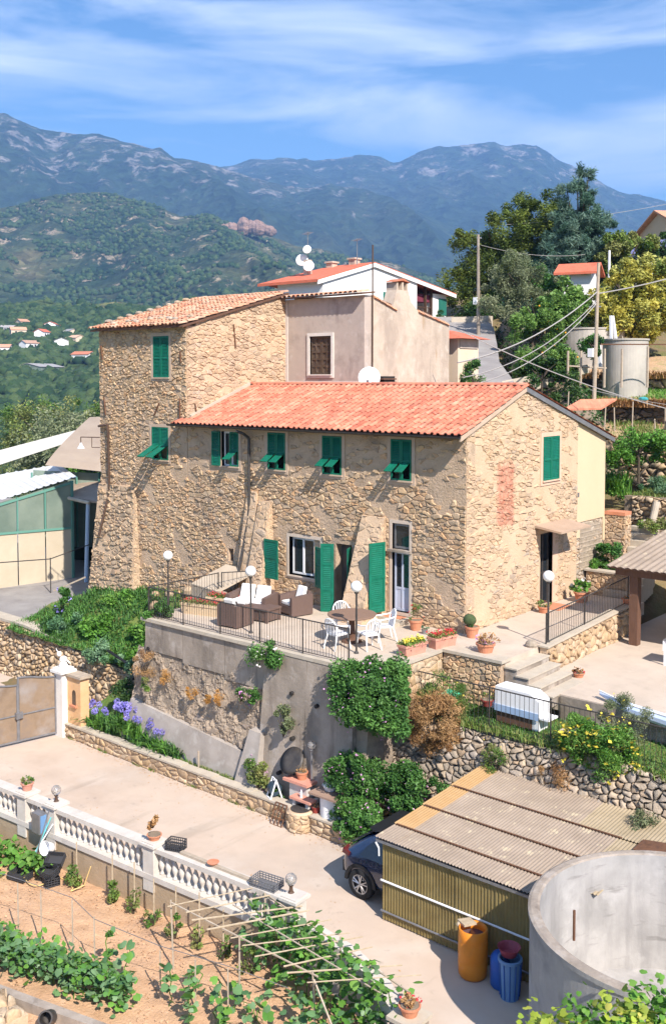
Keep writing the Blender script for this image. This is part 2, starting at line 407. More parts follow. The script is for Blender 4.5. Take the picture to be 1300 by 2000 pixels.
conc = pm('concrete', [(.25, .205, .165), (.38, .32, .26), (.31, .26, .21)], ns=.9, bump=.7, bs=12, bd=.02, stain=[((.15, .125, .1), 1.1, .45, .68, .75, (1, 1, .35)), ((.46, .41, .36), 2.2, .54, .68, .6), ((.13, .1, .08), 3.4, .58, .68, .5, (1, 1, .12))])
corr_t = pm('corrugated_tan_sheet', [(.33, .265, .17), (.42, .34, .23)], rough=.6, ns=1.3, transl=.1, stain=[((.22, .18, .11), 2, .52, .75, .5)])
conc_d = pm('rough_wall_concrete', [(.22, .17, .13), (.36, .285, .21), (.29, .235, .18)], ns=2.2, bump=1., bs=7, bd=.06, stain=[((.13, .11, .09), 1.4, .5, .7, .6), ((.42, .36, .3), 3.3, .6, .75, .5)])
coping = pm('coping', [(.42, .36, .28), (.5, .44, .35)], ns=3, bump=.4, bs=20, bd=.01)
drive_m = pm('driveway_concrete', [(.45, .35, .27), (.53, .425, .335), (.49, .385, .3)], ns=.45, bump=.25, bs=30, bd=.006, stain=[((.36, .3, .25), .35, .48, .7, .65), ((.62, .53, .44), .7, .54, .72, .6), ((.3, .24, .19), 2.8, .64, .72, .5), ((.32, .26, .2), .9, .6, .68, .5, (1, .12, 1))])
pave = pm('terrace_paving', [(.47, .385, .3), (.55, .46, .37)], ns=.8, bump=.3, bs=20, bd=.01, stain=[((.36, .3, .24), 1.2, .52, .72, .5), ((.6, .54, .46), 3., .6, .75, .4)])
asph = pm('asphalt', [(.22, .2, .19), (.3, .28, .26)], ns=1, bump=.3, bs=60, bd=.006, stain=[((.38, .36, .32), .6, .5, .75, .5)])
soil = pm('garden_soil', [(.47, .28, .155), (.56, .35, .205), (.51, .31, .175)], ns=1.6, bump=.9, bs=16, bd=.04, stain=[((.33, .2, .13), 1.1, .56, .72, .5), ((.6, .43, .3), 3.5, .6, .75, .5)])
earth = pm('hill_earth', [(.1, .12, .035), (.2, .14, .07), (.13, .14, .04)], ns=.5, bump=.8, bs=6, bd=.08)
turf = pm('turf', [(.06, .12, .02), (.12, .17, .035), (.2, .17, .07)], ns=.8, bump=.7, bs=14, bd=.05)
tile_n = pm('roof_tile_salmon', [(.53, .175, .105), (.6, .23, .14), (.47, .14, .085), (.63, .27, .175), (.56, .2, .12)], tint=True, ns=3, bump=.3, bs=40, bd=.006, tv=.06, stain=[((.3, .15, .1), 1.6, .55, .75, .5), ((.42, .33, .25), 6, .64, .74, .5)])
tile_o = pm('roof_tile_old', [(.54, .26, .15), (.6, .34, .21), (.5, .17, .09), (.62, .4, .27), (.42, .26, .18), (.58, .28, .16)], tint=True, ns=5, bump=.5, bs=30, bd=.01, stain=[((.2, .17, .14), 2.4, .6, .75, .6)])
tile_r = pm('roof_tile_red', [(.5, .11, .06), (.58, .16, .09), (.54, .13, .075)], ns=2, bump=.4, bs=12, bd=.02)
green = pm('green_paint', [(.003, .115, .065), (.007, .165, .1)], rough=.5, ns=5, spec=.3, stain=[((.03, .17, .12), 4, .58, .72, .5), ((.02, .07, .045), 2, .55, .7, .4)])
green_d = pm('green_paint_faded', [(.02, .13, .1), (.03, .17, .13)], rough=.5, ns=3)
brown_s = pm('brown_shutter_wood', [(.07, .045, .03), (.13, .09, .06)], rough=.7, ns=6, stain=[((.25, .2, .16), 6, .6, .75, .5)])
wpaint = pm('white_paint', [(.76, .76, .76), (.8, .8, .8)], rough=.4, ns=2)
frame_st = pm('window_surround', [(.44, .33, .24), (.52, .4, .3)], ns=2.5, bump=.2, bs=30, bd=.005)
pink_st = pm('pink_surround', [(.6, .4, .28), (.64, .45, .33)], ns=2, bump=.1, bs=30)
glass = pm('window_glass', [(.02, .025, .03)], rough=.05, spec=.7, coat=.5)
dark = pm('dark_interior', [(.03, .027, .025)], rough=.95)
metal_d = pm('dark_metal', [(.05, .045, .042), (.09, .08, .072)], rough=.5, metal=.3, ns=8)
metal_g = pm('grey_metal', [(.2, .2, .21), (.28, .28, .29)], rough=.45, metal=.5, ns=6)
brown_m = pm('brown_metal', [(.07, .04, .025), (.1, .06, .04)], rough=.5, ns=6)
rust = pm('rusty_iron', [(.1, .05, .03), (.18, .085, .045)], rough=.85, ns=9, bump=.4, bs=60, bd=.004)
globe_m = pm('globe_glass', [(.82, .82, .8)], rough=.25, spec=.5, coat=.3)
globe_c = pm('clear_globe', [(.62, .58, .54)], rough=.05, transm=.75, spec=.5)
terra = pm('terracotta', [(.5, .19, .1), (.58, .26, .15)], ns=6, bump=.2, bs=50, bd=.004)
terra_p = pm('terracotta_pink', [(.55, .24, .17), (.6, .3, .22)], ns=6, bump=.15, bs=50, bd=.004)
wick = pm('wicker_brown', [(.1, .062, .05), (.17, .115, .095)], rough=.7, ns=40, bump=.8, bs=60, bd=.01, stretch=(1, 1, 3))
cush = pm('white_cushion', [(.78, .76, .71), (.82, .8, .76)], rough=.9, ns=4, bump=.2, bs=12, bd=.01)
wplas = pm('white_plastic', [(.8, .8, .8)], rough=.35, ns=2)
wood_t = pm('brown_table_wood', [(.2, .125, .085), (.26, .165, .12)], rough=.6, ns=8, stretch=(1, 6, 1))
wood_b = pm('brown_timber', [(.1, .052, .032), (.16, .085, .055)], rough=.75, ns=5, bump=.5, bs=30, bd=.01, stretch=(5, 5, .6))
wood_g = pm('weathered_wood', [(.33, .27, .2), (.46, .38, .29)], rough=.85, ns=6, bump=.4, bs=30, bd=.005)
cane = pm('cane_pole', [(.36, .28, .18), (.5, .41, .29)], rough=.7, ns=10)
corr_y = pm('corrugated_translucent', [(.3, .22, .085), (.4, .31, .13), (.35, .26, .1)], rough=.5, ns=1.2, transl=.45, stain=[((.2, .15, .06), 1.6, .5, .75, .5)])
corr_o = pm('corrugated_orange_sheet', [(.5, .3, .13), (.58, .38, .19)], rough=.5, ns=2, transl=.2)
corr_g = pm('corrugated_grey_sheet', [(.26, .205, .155), (.35, .28, .215)], rough=.8, ns=1.3, bump=.3, bs=30, bd=.005, stain=[((.56, .48, .32), 3.3, .6, .66, .5), ((.24, .19, .16), 2.2, .58, .75, .5)])
bark = pm('bark', [(.05, .038, .026), (.11, .085, .06)], ns=8, bump=.9, bs=20, bd=.03, stretch=(3, 3, .6))
lf_bush = leafm('leaf_bush', [(.025, .075, .015), (.06, .15, .03), (.1, .21, .05), (.04, .11, .025)])
lf_bright = leafm('leaf_bright', [(.06, .15, .02), (.1, .23, .035), (.08, .19, .03), (.15, .27, .055)])
lf_tree = leafm('leaf_tree', [(.055, .12, .025), (.1, .19, .04), (.15, .25, .06), (.075, .15, .03)])
lf_dark = leafm('leaf_dark', [(.018, .045, .012), (.035, .08, .02), (.06, .11, .03)])
lf_olive = leafm('leaf_olive', [(.07, .09, .04), (.14, .17, .08), (.22, .24, .14), (.1, .13, .06)])
lf_pine = leafm('leaf_pine', [(.04, .065, .012), (.09, .125, .024), (.15, .185, .035), (.06, .09, .015)])
lf_cedar = leafm('leaf_cedar', [(.035, .08, .05), (.075, .14, .1), (.13, .2, .15), (.05, .1, .075)])
lf_yellow = leafm('leaf_yellow', [(.26, .24, .04), (.44, .39, .08), (.5, .5, .14), (.3, .3, .06)])
lf_dry = leafm('leaf_dry', [(.16, .08, .03), (.28, .15, .06), (.36, .22, .1), (.2, .12, .05)], tr=.1)
lf_gold = leafm('leaf_gold', [(.4, .2, .05), (.5, .28, .08), (.33, .17, .05)], tr=.1)
lf_mix = leafm('leaf_mixed', [(.05, .12, .02), (.13, .19, .04), (.2, .2, .07), (.08, .15, .03)])
lf_blue = leafm('leaf_blue_green', [(.05, .12, .05), (.1, .2, .1), (.16, .26, .15), (.07, .16, .06)])
lf_cuc = leafm('leaf_cucumber', [(.05, .12, .05), (.09, .18, .07), (.15, .24, .12), (.06, .16, .03), (.12, .25, .04)], rough=.45)
fl_pink = leafm('flower_pink', [(.7, .32, .55), (.8, .5, .7), (.6, .2, .55)]); fl_white = leafm('flower_white', [(.8, .78, .72), (.8, .7, .7)])
fl_purple = leafm('flower_blue_purple', [(.28, .25, .72), (.4, .36, .85), (.34, .3, .6)]); fl_yellow = leafm('flower_yellow', [(.8, .6, .05), (.85, .7, .1)])
fl_red = leafm('flower_red', [(.65, .04, .05), (.75, .1, .12)]); fr_orange = pm('orange_fruit', [(.8, .35, .03)])

def red_patch(m):
    t = m.node_tree; K = t.links.new; b = next(n for n in t.nodes if n.type == 'BSDF_PRINCIPLED'); src = b.inputs['Base Color'].links[0].from_socket
    ge = nn(t, 'ShaderNodeNewGeometry'); sx = nn(t, 'ShaderNodeSeparateXYZ'); no = nn(t, 'ShaderNodeTexNoise'); no.inputs['Scale'].default_value = 9; no.inputs['Detail'].default_value = 6
    K(ge.outputs['Position'], sx.inputs[0]); K(ge.outputs['Position'], no.inputs['Vector'])
    def mr(s, a, b_, c, d): r = nn(t, 'ShaderNodeMapRange'); K(s, r.inputs[0]); r.inputs[1].default_value = a; r.inputs[2].default_value = b_; r.inputs[3].default_value = c; r.inputs[4].default_value = d; return r.outputs[0]
    def mu(a, b_): r = nn(t, 'ShaderNodeMath', operation='MULTIPLY'); K(a, r.inputs[0]); K(b_, r.inputs[1]); return r.outputs[0]
    f = mu(mu(mr(sx.outputs['Y'], 1.35, 1.75, 0, 1), mr(sx.outputs['Y'], 2.55, 2.95, 1, 0)), mu(mr(sx.outputs['Z'], 2.6, 2.95, 0, 1), mr(sx.outputs['Z'], 4.6, 5.4, 1, 0)))
    f = mu(f, mr(sx.outputs['X'], -.2, -.1, 0, 1)); ad = nn(t, 'ShaderNodeMath', operation='ADD'); K(f, ad.inputs[0]); K(no.outputs['Fac'], ad.inputs[1]); f = mr(ad.outputs[0], 1.1, 1.75, 0, .85)
    mx = nn(t, 'ShaderNodeMix', data_type='RGBA'); K(f, mx.inputs['Factor']); K(src, mx.inputs[6]); mx.inputs[7].default_value = (.42, .11, .07, 1); K(mx.outputs[2], b.inputs['Base Color'])
red_patch(st_g); red_patch(mo_g)

# ================================================================== STONE FARMHOUSE
house = thing('stone_farmhouse', 'long two storey rubble stone farmhouse with salmon tiled gable roof beside the terrace', 'house', (-5.9, 3.4, 0))
HS = Stones(house, 300)
RZ = 7.06; RY = 3.25; SL = .372; SR = .295
# front wall: pieces around openings (butted, 0.45 thick)
def wall_with_holes(mb, s0, s1, t0, t1, holes, fn):
    """grid of boxes between hole edges; fn(s0,s1,t0,t1) adds one"""
    xs = sorted({s0, s1, *[h[0] for h in holes], *[h[2] for h in holes]}); ts = sorted({t0, t1, *[h[1] for h in holes], *[h[3] for h in holes]})
    for j in range(len(ts) - 1):
        run = None
        for i in range(len(xs) - 1):
            cx = (xs[i] + xs[i + 1]) / 2; ct = (ts[j] + ts[j + 1]) / 2
            solid = not any(h[0] < cx < h[2] and h[1] < ct < h[3] for h in holes)
            if solid: run = [xs[i], xs[i + 1]] if run is None else [run[0], xs[i + 1]]
            if (not solid or i == len(xs) - 2) and run: fn(run[0], run[1], ts[j], ts[j + 1]); run = None
    return mb
FH = [(-10.05, 4.26, -9.19, 5.48), (-7.82, 4.27, -7.0, 5.52), (-5.41, 4.26, -4.59, 5.5), (-2.68, 4.25, -1.9, 5.5),
      (-6.86, .84, -5.5, 2.12), (-4.85, .02, -4.2, 2.1), (-2.62, .28, -1.98, 2.96), (-9.75, .95, -9.5, 1.4)]
mb = MB(); wall_with_holes(mb, -11.82, 0, -.3, 5.62, FH, lambda a, b, c, d: mb.box(a, 0, c, b, .45, d))
fw = P('front_wall', mb, mo_f, house)
mb = MB()  # gable wall
GH = [(4.42, 4.04, 5.5, 5.46), (4.35, .02, 5.15, 2.36)]
wall_with_holes(mb, .45, 6.85, -.3, 5.6, GH, lambda a, b, c, d: mb.box(-.45, a, c, 0, b, d))
mb.prism([(0, .0, 5.62), (0, 6.85, 5.6), (0, 6.85, 5.93), (0, RY, RZ - .12), (0, 0, 5.78)], (-.45, 0, 0))
gw = P('gable_wall', mb, mo_g, house)
mb = MB(); mb.box(-11.8, .5, -.28, -.5, 6.8, 5.6); mb.box(-11.8, 6.4, -.3, -.46, 6.84, 5.8); P('core', mb, dark, house)
F3 = [(a - .14, b - .12, c + .14, d + .12) for a, b, c, d in FH[:4]] + [(-7.0, .72, -5.4, 2.25), (-4.95, 0, -4.1, 2.22), (-2.75, 0, -1.9, 3.08), (-9.8, .9, -9.45, 1.45)]
_fs = rubble(lambda s, t, d: (s - 14.75, -d, t - .05), 14.75, 5.6, .19, .1, 11, depth=.032, gap=.009, rnd=1.2, skip=.05, keep=lambda s, t: (t < 4.1 or s < 2.5 or ((int(s * 7.3) * 31 + int(t * 9.1) * 17) % 10) < 4) and math.sin(s * 1.37 + 1) * math.sin(t * 2.3 + s * .8) + .25 * math.sin(s * 6 + t * 5) < .72,
              holes=[(a + 14.75, b + .05, c + 14.75, d + .05) for a, b, c, d in F3 + [(-13.9, 4.19, -12.76, 5.64)]])
HS.add([q for q in _fs if q[1][-1][0] > -11.82], fw, st_f); LEFT_STONES = [q for q in _fs if q[1][-1][0] <= -11.82]
G3 = [(4.26, 3.88, 5.66, 5.62), (4.25, 0, 5.3, 2.45)]
HS.add(rubble(lambda s, t, d: (d, s, t), 6.85, 7.0, .24, .095, 12, depth=.024, gap=.011, rnd=1.4, drop=.36, jit=.47,
              clips=[(-SL, 1, RZ - .14 - SL * RY), (SR, 1, RZ - .14 + SR * RY)], holes=G3, skip=.12, keep=lambda s, t: math.sin(s * 1.6 + .4) * math.sin(t * 1.5 + s * .6) + .3 * math.sin(s * 5 + t * 6) < .66), gw, st_g)
# faded red painted patch on the gable
def patch(name, cx, cz, w_, h_, mat, seed, x=.012):
    rng = random.Random(seed); mb = MB()
    return mb
redp = pm('faded_red_paint', [(.5, .2, .15), (.56, .3, .22)], ns=9, bump=.6, bs=25, bd=.01)
# quoins at the corner
mb = MB()
# buttresses
def buttress(x0, x1, zt, yb, yt, zb, seed, xl=0.):
    mb = MB(); mb.hexa([(x0 - xl, -yb, zb), (x1 + xl, -yb, zb), (x1 + xl, -.001, zb), (x0 - xl, -.001, zb)], [(x0, -yt, zt), (x1, -yt, zt), (x1, -.001, zt), (x0, -.001, zt)])
    o = P('buttress', mb, mo_g, house)
    h = zt - zb; L_ = math.hypot(h, yb - yt); wd = x1 - x0
    def m_(s, t, d):
        k = t / L_; xx = x0 - xl * (1 - k) + s * ((wd + 2 * xl * (1 - k)) / wd); return (xx, -(yb + (yt - yb) * k) - d * .9, zb + h * k + d * .3)
    HS.add(rubble(m_, wd, L_, .2, .16, seed, depth=.025, gap=.022, skip=.25), o, st_g)
    def m2(s, t, d):
        k = t / h; y = (yb + (yt - yb) * k); return (x1 + xl * (1 - k) + d, -y * (1 - s), zb + t)
    HS.add(rubble(lambda s, t, d: m2(s, t, d), 1., h, .16 / yb, .13, seed + 1, depth=.02, gap=.02, keep=lambda s, t: yb + (yt - yb) * t / h > .1), o, st_g)
buttress(-3.72, -2.85, 3.1, 1.25, .1, -.02, 21)
buttress(-8.15, -7.62, 3.2, .75, .12, -.02, 24, .1)
buttress(-8.75, -8.3, 3.5, .5, .06, -.02, 27, .2)
# window surrounds, shutters
def shutter(w_, h_, flap=False, slats=True, tilt=55, flen=.52):
    """one leaf, hinge at local x=0, in the plane y=0, front face -y"""
    mb = MB(); f = .055; th = .035
    mb.box(0, -th, 0, f, 0, h_); mb.box(w_ - f, -th, 0, w_, 0, h_); mb.box(f, -th, h_ - f, w_ - f, 0, h_); mb.box(f, -th, 0, w_ - f, 0, f)
    zm = h_ * .47; mb.box(f, -th, zm - f / 2, w_ - f, 0, zm + f / 2)
    sl = MB()
    for (a, b) in ((f, zm - f / 2), (zm + f / 2, h_ - f)):
        if flap and a == f:
            continue
        k = max(3, int((b - a) / .05)); dz = (b - a) / k
        for i in range(k):
            z = a + dz * (i + .5); sl.hexa([(f, -.028, z - dz * .55), (w_ - f, -.028, z - dz * .55), (w_ - f, -.006, z + dz * .25), (f, -.006, z + dz * .25)],
                    [(f, -.022, z - dz * .45), (w_ - f, -.022, z - dz * .45), (w_ - f, 0, z + dz * .35), (f, 0, z + dz * .35)])
    return mb, sl
def place_shutter(par, origin, ang, w_, h_, mat=None, flap=None, label=None, mir=False, open_=False):
    mat = mat or green
    mb, sl = shutter(w_, h_, flap is not None)
    M_ = Matrix.Translation(Vector(origin) - wloc(par)) @ Matrix.Rotation(ang, 4, 'Z')
    if mir: M_ = M_ @ Matrix.Diagonal((-1, 1, 1, 1))
    o = PL('shutter', mb, mat, par, label=label); o.matrix_local = M_
    s2 = PL('louvre', sl, mat, o, kind='stuff')
    if flap is not None:
        fb = MB(); fw_ = w_ - .1; L_ = flap[1]; a = R(flap[0])
        hz = h_ * .47 - .03; dy = -math.sin(a) * L_; dz = -math.cos(a) * L_
        def pt(x, k, d): return (x, dy * k - .02 + math.cos(a) * -d, hz + dz * k + math.sin(a) * d)
        for (xa, xb, ka, kb) in ((.05, .1, 0, 1), (w_ - .1, w_ - .05, 0, 1), (.1, w_ - .1, 0, .1), (.1, w_ - .1, .9, 1)):
            fb.hexa([pt(xa, kb, 0), pt(xb, kb, 0), pt(xb, ka, 0), pt(xa, ka, 0)], [pt(xa, kb, .03), pt(xb, kb, .03), pt(xb, ka, .03), pt(xa, ka, .03)])
        k = 9
        for i in range(k):
            ka = .1 + .8 * i / k; kb = .1 + .8 * (i + .8) / k
            fb.hexa([pt(.1, kb, .0), pt(w_ - .1, kb, .0), pt(w_ - .1, ka, .012), pt(.1, ka, .012)], [pt(.1, kb, .012), pt(w_ - .1, kb, .012), pt(w_ - .1, ka, .024), pt(.1, ka, .024)])
        PL('tilted_flap', fb, mat, o)
    return o
def casement(par, x0, z0, x1, z1, y, n=2, mat=None, depth=.05, mid=None):
    """glazed window in a wall facing -y; returns the frame"""
    mb = MB(); f = .06; mat = mat or wpaint
    mb.box(x0, y - depth, z0, x0 + f, y, z1); mb.box(x1 - f, y - depth, z0, x1, y, z1); mb.box(x0 + f, y - depth, z0, x1 - f, y, z0 + f); mb.box(x0 + f, y - depth, z1 - f, x1 - f, y, z1)
    w_ = (x1 - x0 - 2 * f); 
    for i in range(1, n): xx = x0 + f + w_ * i / n; mb.box(xx - .035, y - depth - .01, z0 + f, xx + .035, y - .002, z1 - f)
    o = P('window_frame', mb, mat, par)
    for i in range(n):
        g = MB(); a = x0 + f + w_ * i / n + (.035 if i else 0); b = x0 + f + w_ * (i + 1) / n - (.035 if i < n - 1 else 0)
        g.box(a, y - .03, z0 + f, b, y - .02, z1 - f); P('pane', g, glass, o)
    return o
def surround(par, x0, z0, x1, z1, t=.13, mat=None, y=0., sill=True, face='y', pr=.03, name='surround'):
    mb = MB()
    for (a, b, c, d) in ((x0 - t, z0 - t, x0, z1 + t), (x1, z0 - t, x1 + t, z1 + t), (x0, z1, x1, z1 + t), (x0, z0 - t, x1, z0)):
        if face == 'y': mb.box(a, y - pr, b, c, y + .2, d)
        else: mb.box(y - .2, a, b, y + pr, c, d)
    if sill:
        if face == 'y': mb.box(x0 - t * .3, y - pr - .05, z0 - .03, x1 + t * .3, y - pr, z0 + .015)
        else: mb.box(y + pr, x0 - t * .3, z0 - .03, y + pr + .05, x1 + t * .3, z0 + .015)
    return P(name, mb, mat or frame_st, par)
# first floor windows (wood shutters with flaps pushed out)
for k, (a, b, c, d) in enumerate(FH[1:4]):
    surround(house, a, b, c, d, .12, [frame_st, frame_st, pink_st][k] if False else frame_st)
    m = (a + c) / 2
    place_shutter(house, (a + .01, -.0, b + .01), 0, m - a - .015, d - b - .02, flap=(58, .5))
    place_shutter(house, (m + .005, -.0, b + .01), 0, c - m - .015, d - b - .02, flap=(58, .5))
# leftmost: left leaf folded open on the wall, white casement behind, right leaf closed with flap
a, b, c, d = FH[0]; surround(house, a, b, c, d, .12)
casement(house, a + .01, b + .01, c - .01, d - .01, .16, 2)
place_shutter(house, (a - .02, -.05, b + .01), 0, .42, d - b - .02, mir=True, label='green louvred shutter folded back flat against the wall')
place_shutter(house, (a + .43, -.0, b + .01), 0, .42, d - b - .02, flap=(58, .5))
mb = MB(); mb.box(a + .02, .0, b + .02, a + .06, -.03, d - .02)
# ground floor window in deep reveal
a, b, c, d = FH[4]
surround(house, a, b, c, d, .1, pm('pale_reveal', [(.55, .45, .36), (.6, .5, .4)], ns=2, bump=.2, bs=20), pr=.012)
casement(house, a + .02, b + .04, a + 1.0, d - .03, .2, 2)
mb = MB(); mb.box(a + 1.0, .1, b, c, .2, d); P('reveal_panel', mb, mo_g, house)
place_shutter(house, (a - .42, -.03, b - .12), R(180), .64, 1.3, mir=True, label='panelled green shutter open left of the ground floor window') if False else None
def panel_shutter(par, origin, ang, w_, h_, split=(.5,), arch=False, label=None):
    mb = MB(); th = .04; f = .075; mb.box(0, -th, 0, f, 0, h_); mb.box(w_ - f, -th, 0, w_, 0, h_)
    zs = [0] + [h_ * k for k in split] + [h_]
    mb.box(f, -th, 0, w_ - f, 0, f); mb.box(f, -th, h_ - f, w_ - f, 0, h_)
    for k in split: mb.box(f, -th, h_ * k - f / 2, w_ - f, 0, h_ * k + f / 2)
    for i in range(len(zs) - 1): mb.box(f, -.025, zs[i] + f / 2, w_ - f, -.012, zs[i + 1] - f / 2)
    o = PL('shutter', mb, green, par, label=label); o.matrix_local = Matrix.Translation(Vector(origin) - wloc(par)) @ Matrix.Rotation(ang, 4, 'Z')
    lv = MB()
    for i in range(len(zs) - 1):
        n = int((zs[i + 1] - zs[i] - .12) / .06)
        for k in range(n):
            z = zs[i] + .06 + (k + .5) * .06; lv.hexa([(f + .01, -.036, z - .02), (w_ - f - .01, -.036, z - .02), (w_ - f - .01, -.026, z), (f + .01, -.026, z)], [(f + .01, -.03, z - .01), (w_ - f - .01, -.03, z - .01), (w_ - f - .01, -.025, z + .01), (f + .01, -.025, z + .01)])
    PL('louvre', lv, green, o, kind='stuff'); return o
panel_shutter(house, (-7.58, -.42, .72), R(-4), .66, 1.3, (.55,), label='green shutter open left of the ground floor window')
panel_shutter(house, (-5.62, -.08, .62), R(-20), .62, 1.3, (.5,), label='green shutter half open right of the ground floor window')
panel_shutter(house, (-4.98, -.58, .0), R(30), .42, 2.15, (.33, .7), label='tall green door shutter standing open beside the dark doorway')
panel_shutter(house, (-4.2, -.02, .95), R(-65), .4, 1.1, (.5,), label='narrow green shutter half hidden behind the buttress')
# doorway
a, b, c, d = FH[5]; mb = MB(); mb.box(a, .3, b, c, .34, d); P('inner_door', mb, pm('grey_door', [(.1, .09, .085), (.15, .13, .12)], ns=3), house)
# glazed door with transom, tall shutter, step
a, b, c, d = FH[6]
surround(house, a, b, c, d, .1, pm('pale_reveal', [(.5, .4, .3)]), sill=False, pr=.015)
casement(house, a + .02, 2.2, c - .02, d - .02, .12, 1, metal_g)
mb = MB(); mb.box(a - .12, -.12, 2.1, c + .1, .1, 2.17); P('lintel_slab', mb, conc, house)
door_b = pm('blue_grey_door', [(.42, .46, .56), (.5, .54, .64)], rough=.4, ns=2)
mb = MB()
for xx in (a + .03, (a + c) / 2 - .03, c - .09): mb.box(xx, .08, b + .02, xx + .06, .13, 2.09)
for zz in (b + .02, .95, 2.03): mb.box(a + .09, .085, zz, c - .09, .125, zz + .07)
dd = P('door', mb, door_b, house)
mb = MB(); mb.box(a + .09, .1, b + .09, c - .09, .11, .95); P('lower_panel', mb, door_b, dd)
mb = MB(); mb.box(a + .09, .1, 1.02, c - .09, .108, 2.03); P('pane', mb, glass, dd)
panel_shutter(house, (-2.8, -.92, .32), R(76), .6, 2.1, (.12, .5), label='tall green door shutter folded back against the buttress')
mb = MB(); mb.box(-2.9, -.45, 0, -1.9, -.02, .16); mb.box(-2.8, -.9, 0, -2.0, -.45, .08); P('door_step', mb, coping, house)
mb = MB(); mb.box(-2.7, -.36, .16, -2.05, -.06, .175); o = P('red_mat', mb, terra, house)
mb = MB(); mb.box(-9.72, .2, .97, -9.53, .25, 1.38); P('vent_grille', mb, brown_s, house)
# gable: window, door, awning
a, b, c, d = GH[0]; surround(house, a, b, c, d, .14, pink_st, y=0, face='x')
m = (a + c) / 2
for (y0, y1) in ((a + .01, m - .005), (m + .005, c - .01)):
    place_shutter(house, (.012, y0, b + .01), R(90), y1 - y0, d - b - .02)
a, b, c, d = GH[1]
mb = MB(); mb.box(-.3, a, b, -.25, c, d); P('door_recess', mb, dark, house)
mb = MB()
for yy in (a, (a + c) / 2 - .03, c - .07): mb.box(-.2, yy, b, -.14, yy + .07, d)
for zz in (b, 1.0, d - .08): mb.box(-.195, a + .07, zz, -.145, c - .07, zz + .07)
gd = P('door', mb, metal_d, house)
mb = MB(); mb.box(-.175, a + .07, b + .07, -.165, c - .07, d - .08); P('pane', mb, glass, gd)
mb = MB(); mb.box(-.3, c, b, .02, c + .12, d); mb.box(0, c + .12, b, .015, c + .38, d - .1); P('door_reveal', mb, pink_st, house)
mb = MB(); mb.hexa([(0.005, 3.92, 2.62), (.95, 3.92, 2.5), (.95, 5.95, 2.5), (.005, 5.95, 2.62)], [(0.005, 3.92, 2.69), (.95, 3.92, 2.56), (.95, 5.95, 2.56), (.005, 5.95, 2.69)])
P('awning', mb, pm('awning_slab', [(.38, .27, .19), (.44, .32, .23)], ns=3), house)
mb = MB(); mb.box(.05, 4.3, 0, .7, 5.2, .02); P('red_mat', mb, terra, house)
# roof: timber deck, tiles, ridge
XL, XR = -12.38, .12; EY = -.47
def zr(y): return RZ + .02 - SL * (RY - y) if y < RY else RZ + .02 - SR * (y - RY)
mb = MB()
mb.hexa([(-11.8, EY + .06, zr(EY + .06) - .12), (XR - .12, EY + .06, zr(EY + .06) - .12), (XR - .12, RY, RZ - .1), (-11.8, RY, RZ - .1)],
        [(-11.8, EY + .06, zr(EY + .06) - .03), (XR - .12, EY + .06, zr(EY + .06) - .03), (XR - .12, RY, RZ - .01), (-11.8, RY, RZ - .01)])
mb.hexa([(XL + .08, EY + .06, zr(EY + .06) - .12), (-11.83, EY + .06, zr(EY + .06) - .12), (-11.83, -.03, zr(-.03) - .12), (XL + .3, -.03, zr(-.03) - .12)],
        [(XL + .08, EY + .06, zr(EY + .06) - .03), (-11.83, EY + .06, zr(EY + .06) - .03), (-11.83, -.03, zr(-.03) - .03), (XL + .3, -.03, zr(-.03) - .03)])
mb.hexa([(-11.8, RY + .001, RZ - .1), (XR - .12, RY + .001, RZ - .1), (XR - .12, 9.5, zr(9.5) - .12), (-11.8, 9.5, zr(9.5) - .12)],
        [(-11.8, RY + .001, RZ - .01), (XR - .12, RY + .001, RZ - .01), (XR - .12, 9.5, zr(9.5) - .03), (-11.8, 9.5, zr(9.5) - .03)])
roof = P('roof', mb, wood_b, house)
mb = MB(); mb.prism([(XR - .1, EY + .05, zr(EY) - .16), (XR - .1, RY, RZ - .15), (XR - .1, RY, RZ + .0), (XR - .1, EY + .05, zr(EY) - .01)], (.06, 0, 0))
P('verge_board', mb, frame_st, house)
mb = MB(); mb.prism([(XR - .1, RY + .002, RZ - .15), (XR - .1, 9.55, zr(9.55) - .17), (XR - .1, 9.55, zr(9.55) - .02), (XR - .1, RY + .002, RZ + .0)], (.06, 0, 0))
P('verge_board', mb, metal_g, house)
def tile_mesh(w_, l_, r=.062, name='tile', mat=None, lift=.022, th=.014, segs=6, flat=True):
    """interlocking tile: a barrel with a flat pan beside it, laid along +y (up slope)"""
    mb = MB(); prof = [(-w_ / 2, .012), (-w_ / 2 + .02, .004)] if flat else []
    bx = w_ / 2 - r if flat else 0
    for i in range(segs + 1):
        a = math.pi - math.pi * i / segs; prof.append((bx + r * math.cos(a), .004 + r * .85 * math.sin(a)))
    n = len(prof); vs = []
    for (y, z0) in ((0, lift), (l_, 0)):
        for (x, z) in prof: vs.append((x, y, z + z0))
    for (x, z) in prof: vs.append((x, 0, z + lift - th - .01))
    fs = [(i, i + 1, n + i + 1, n + i) for i in range(n - 1)] + [(2 * n + i, 2 * n + i + 1, i + 1, i) for i in range(n - 1)]
    mb.add(vs, fs); return mb.mesh(name, mat)
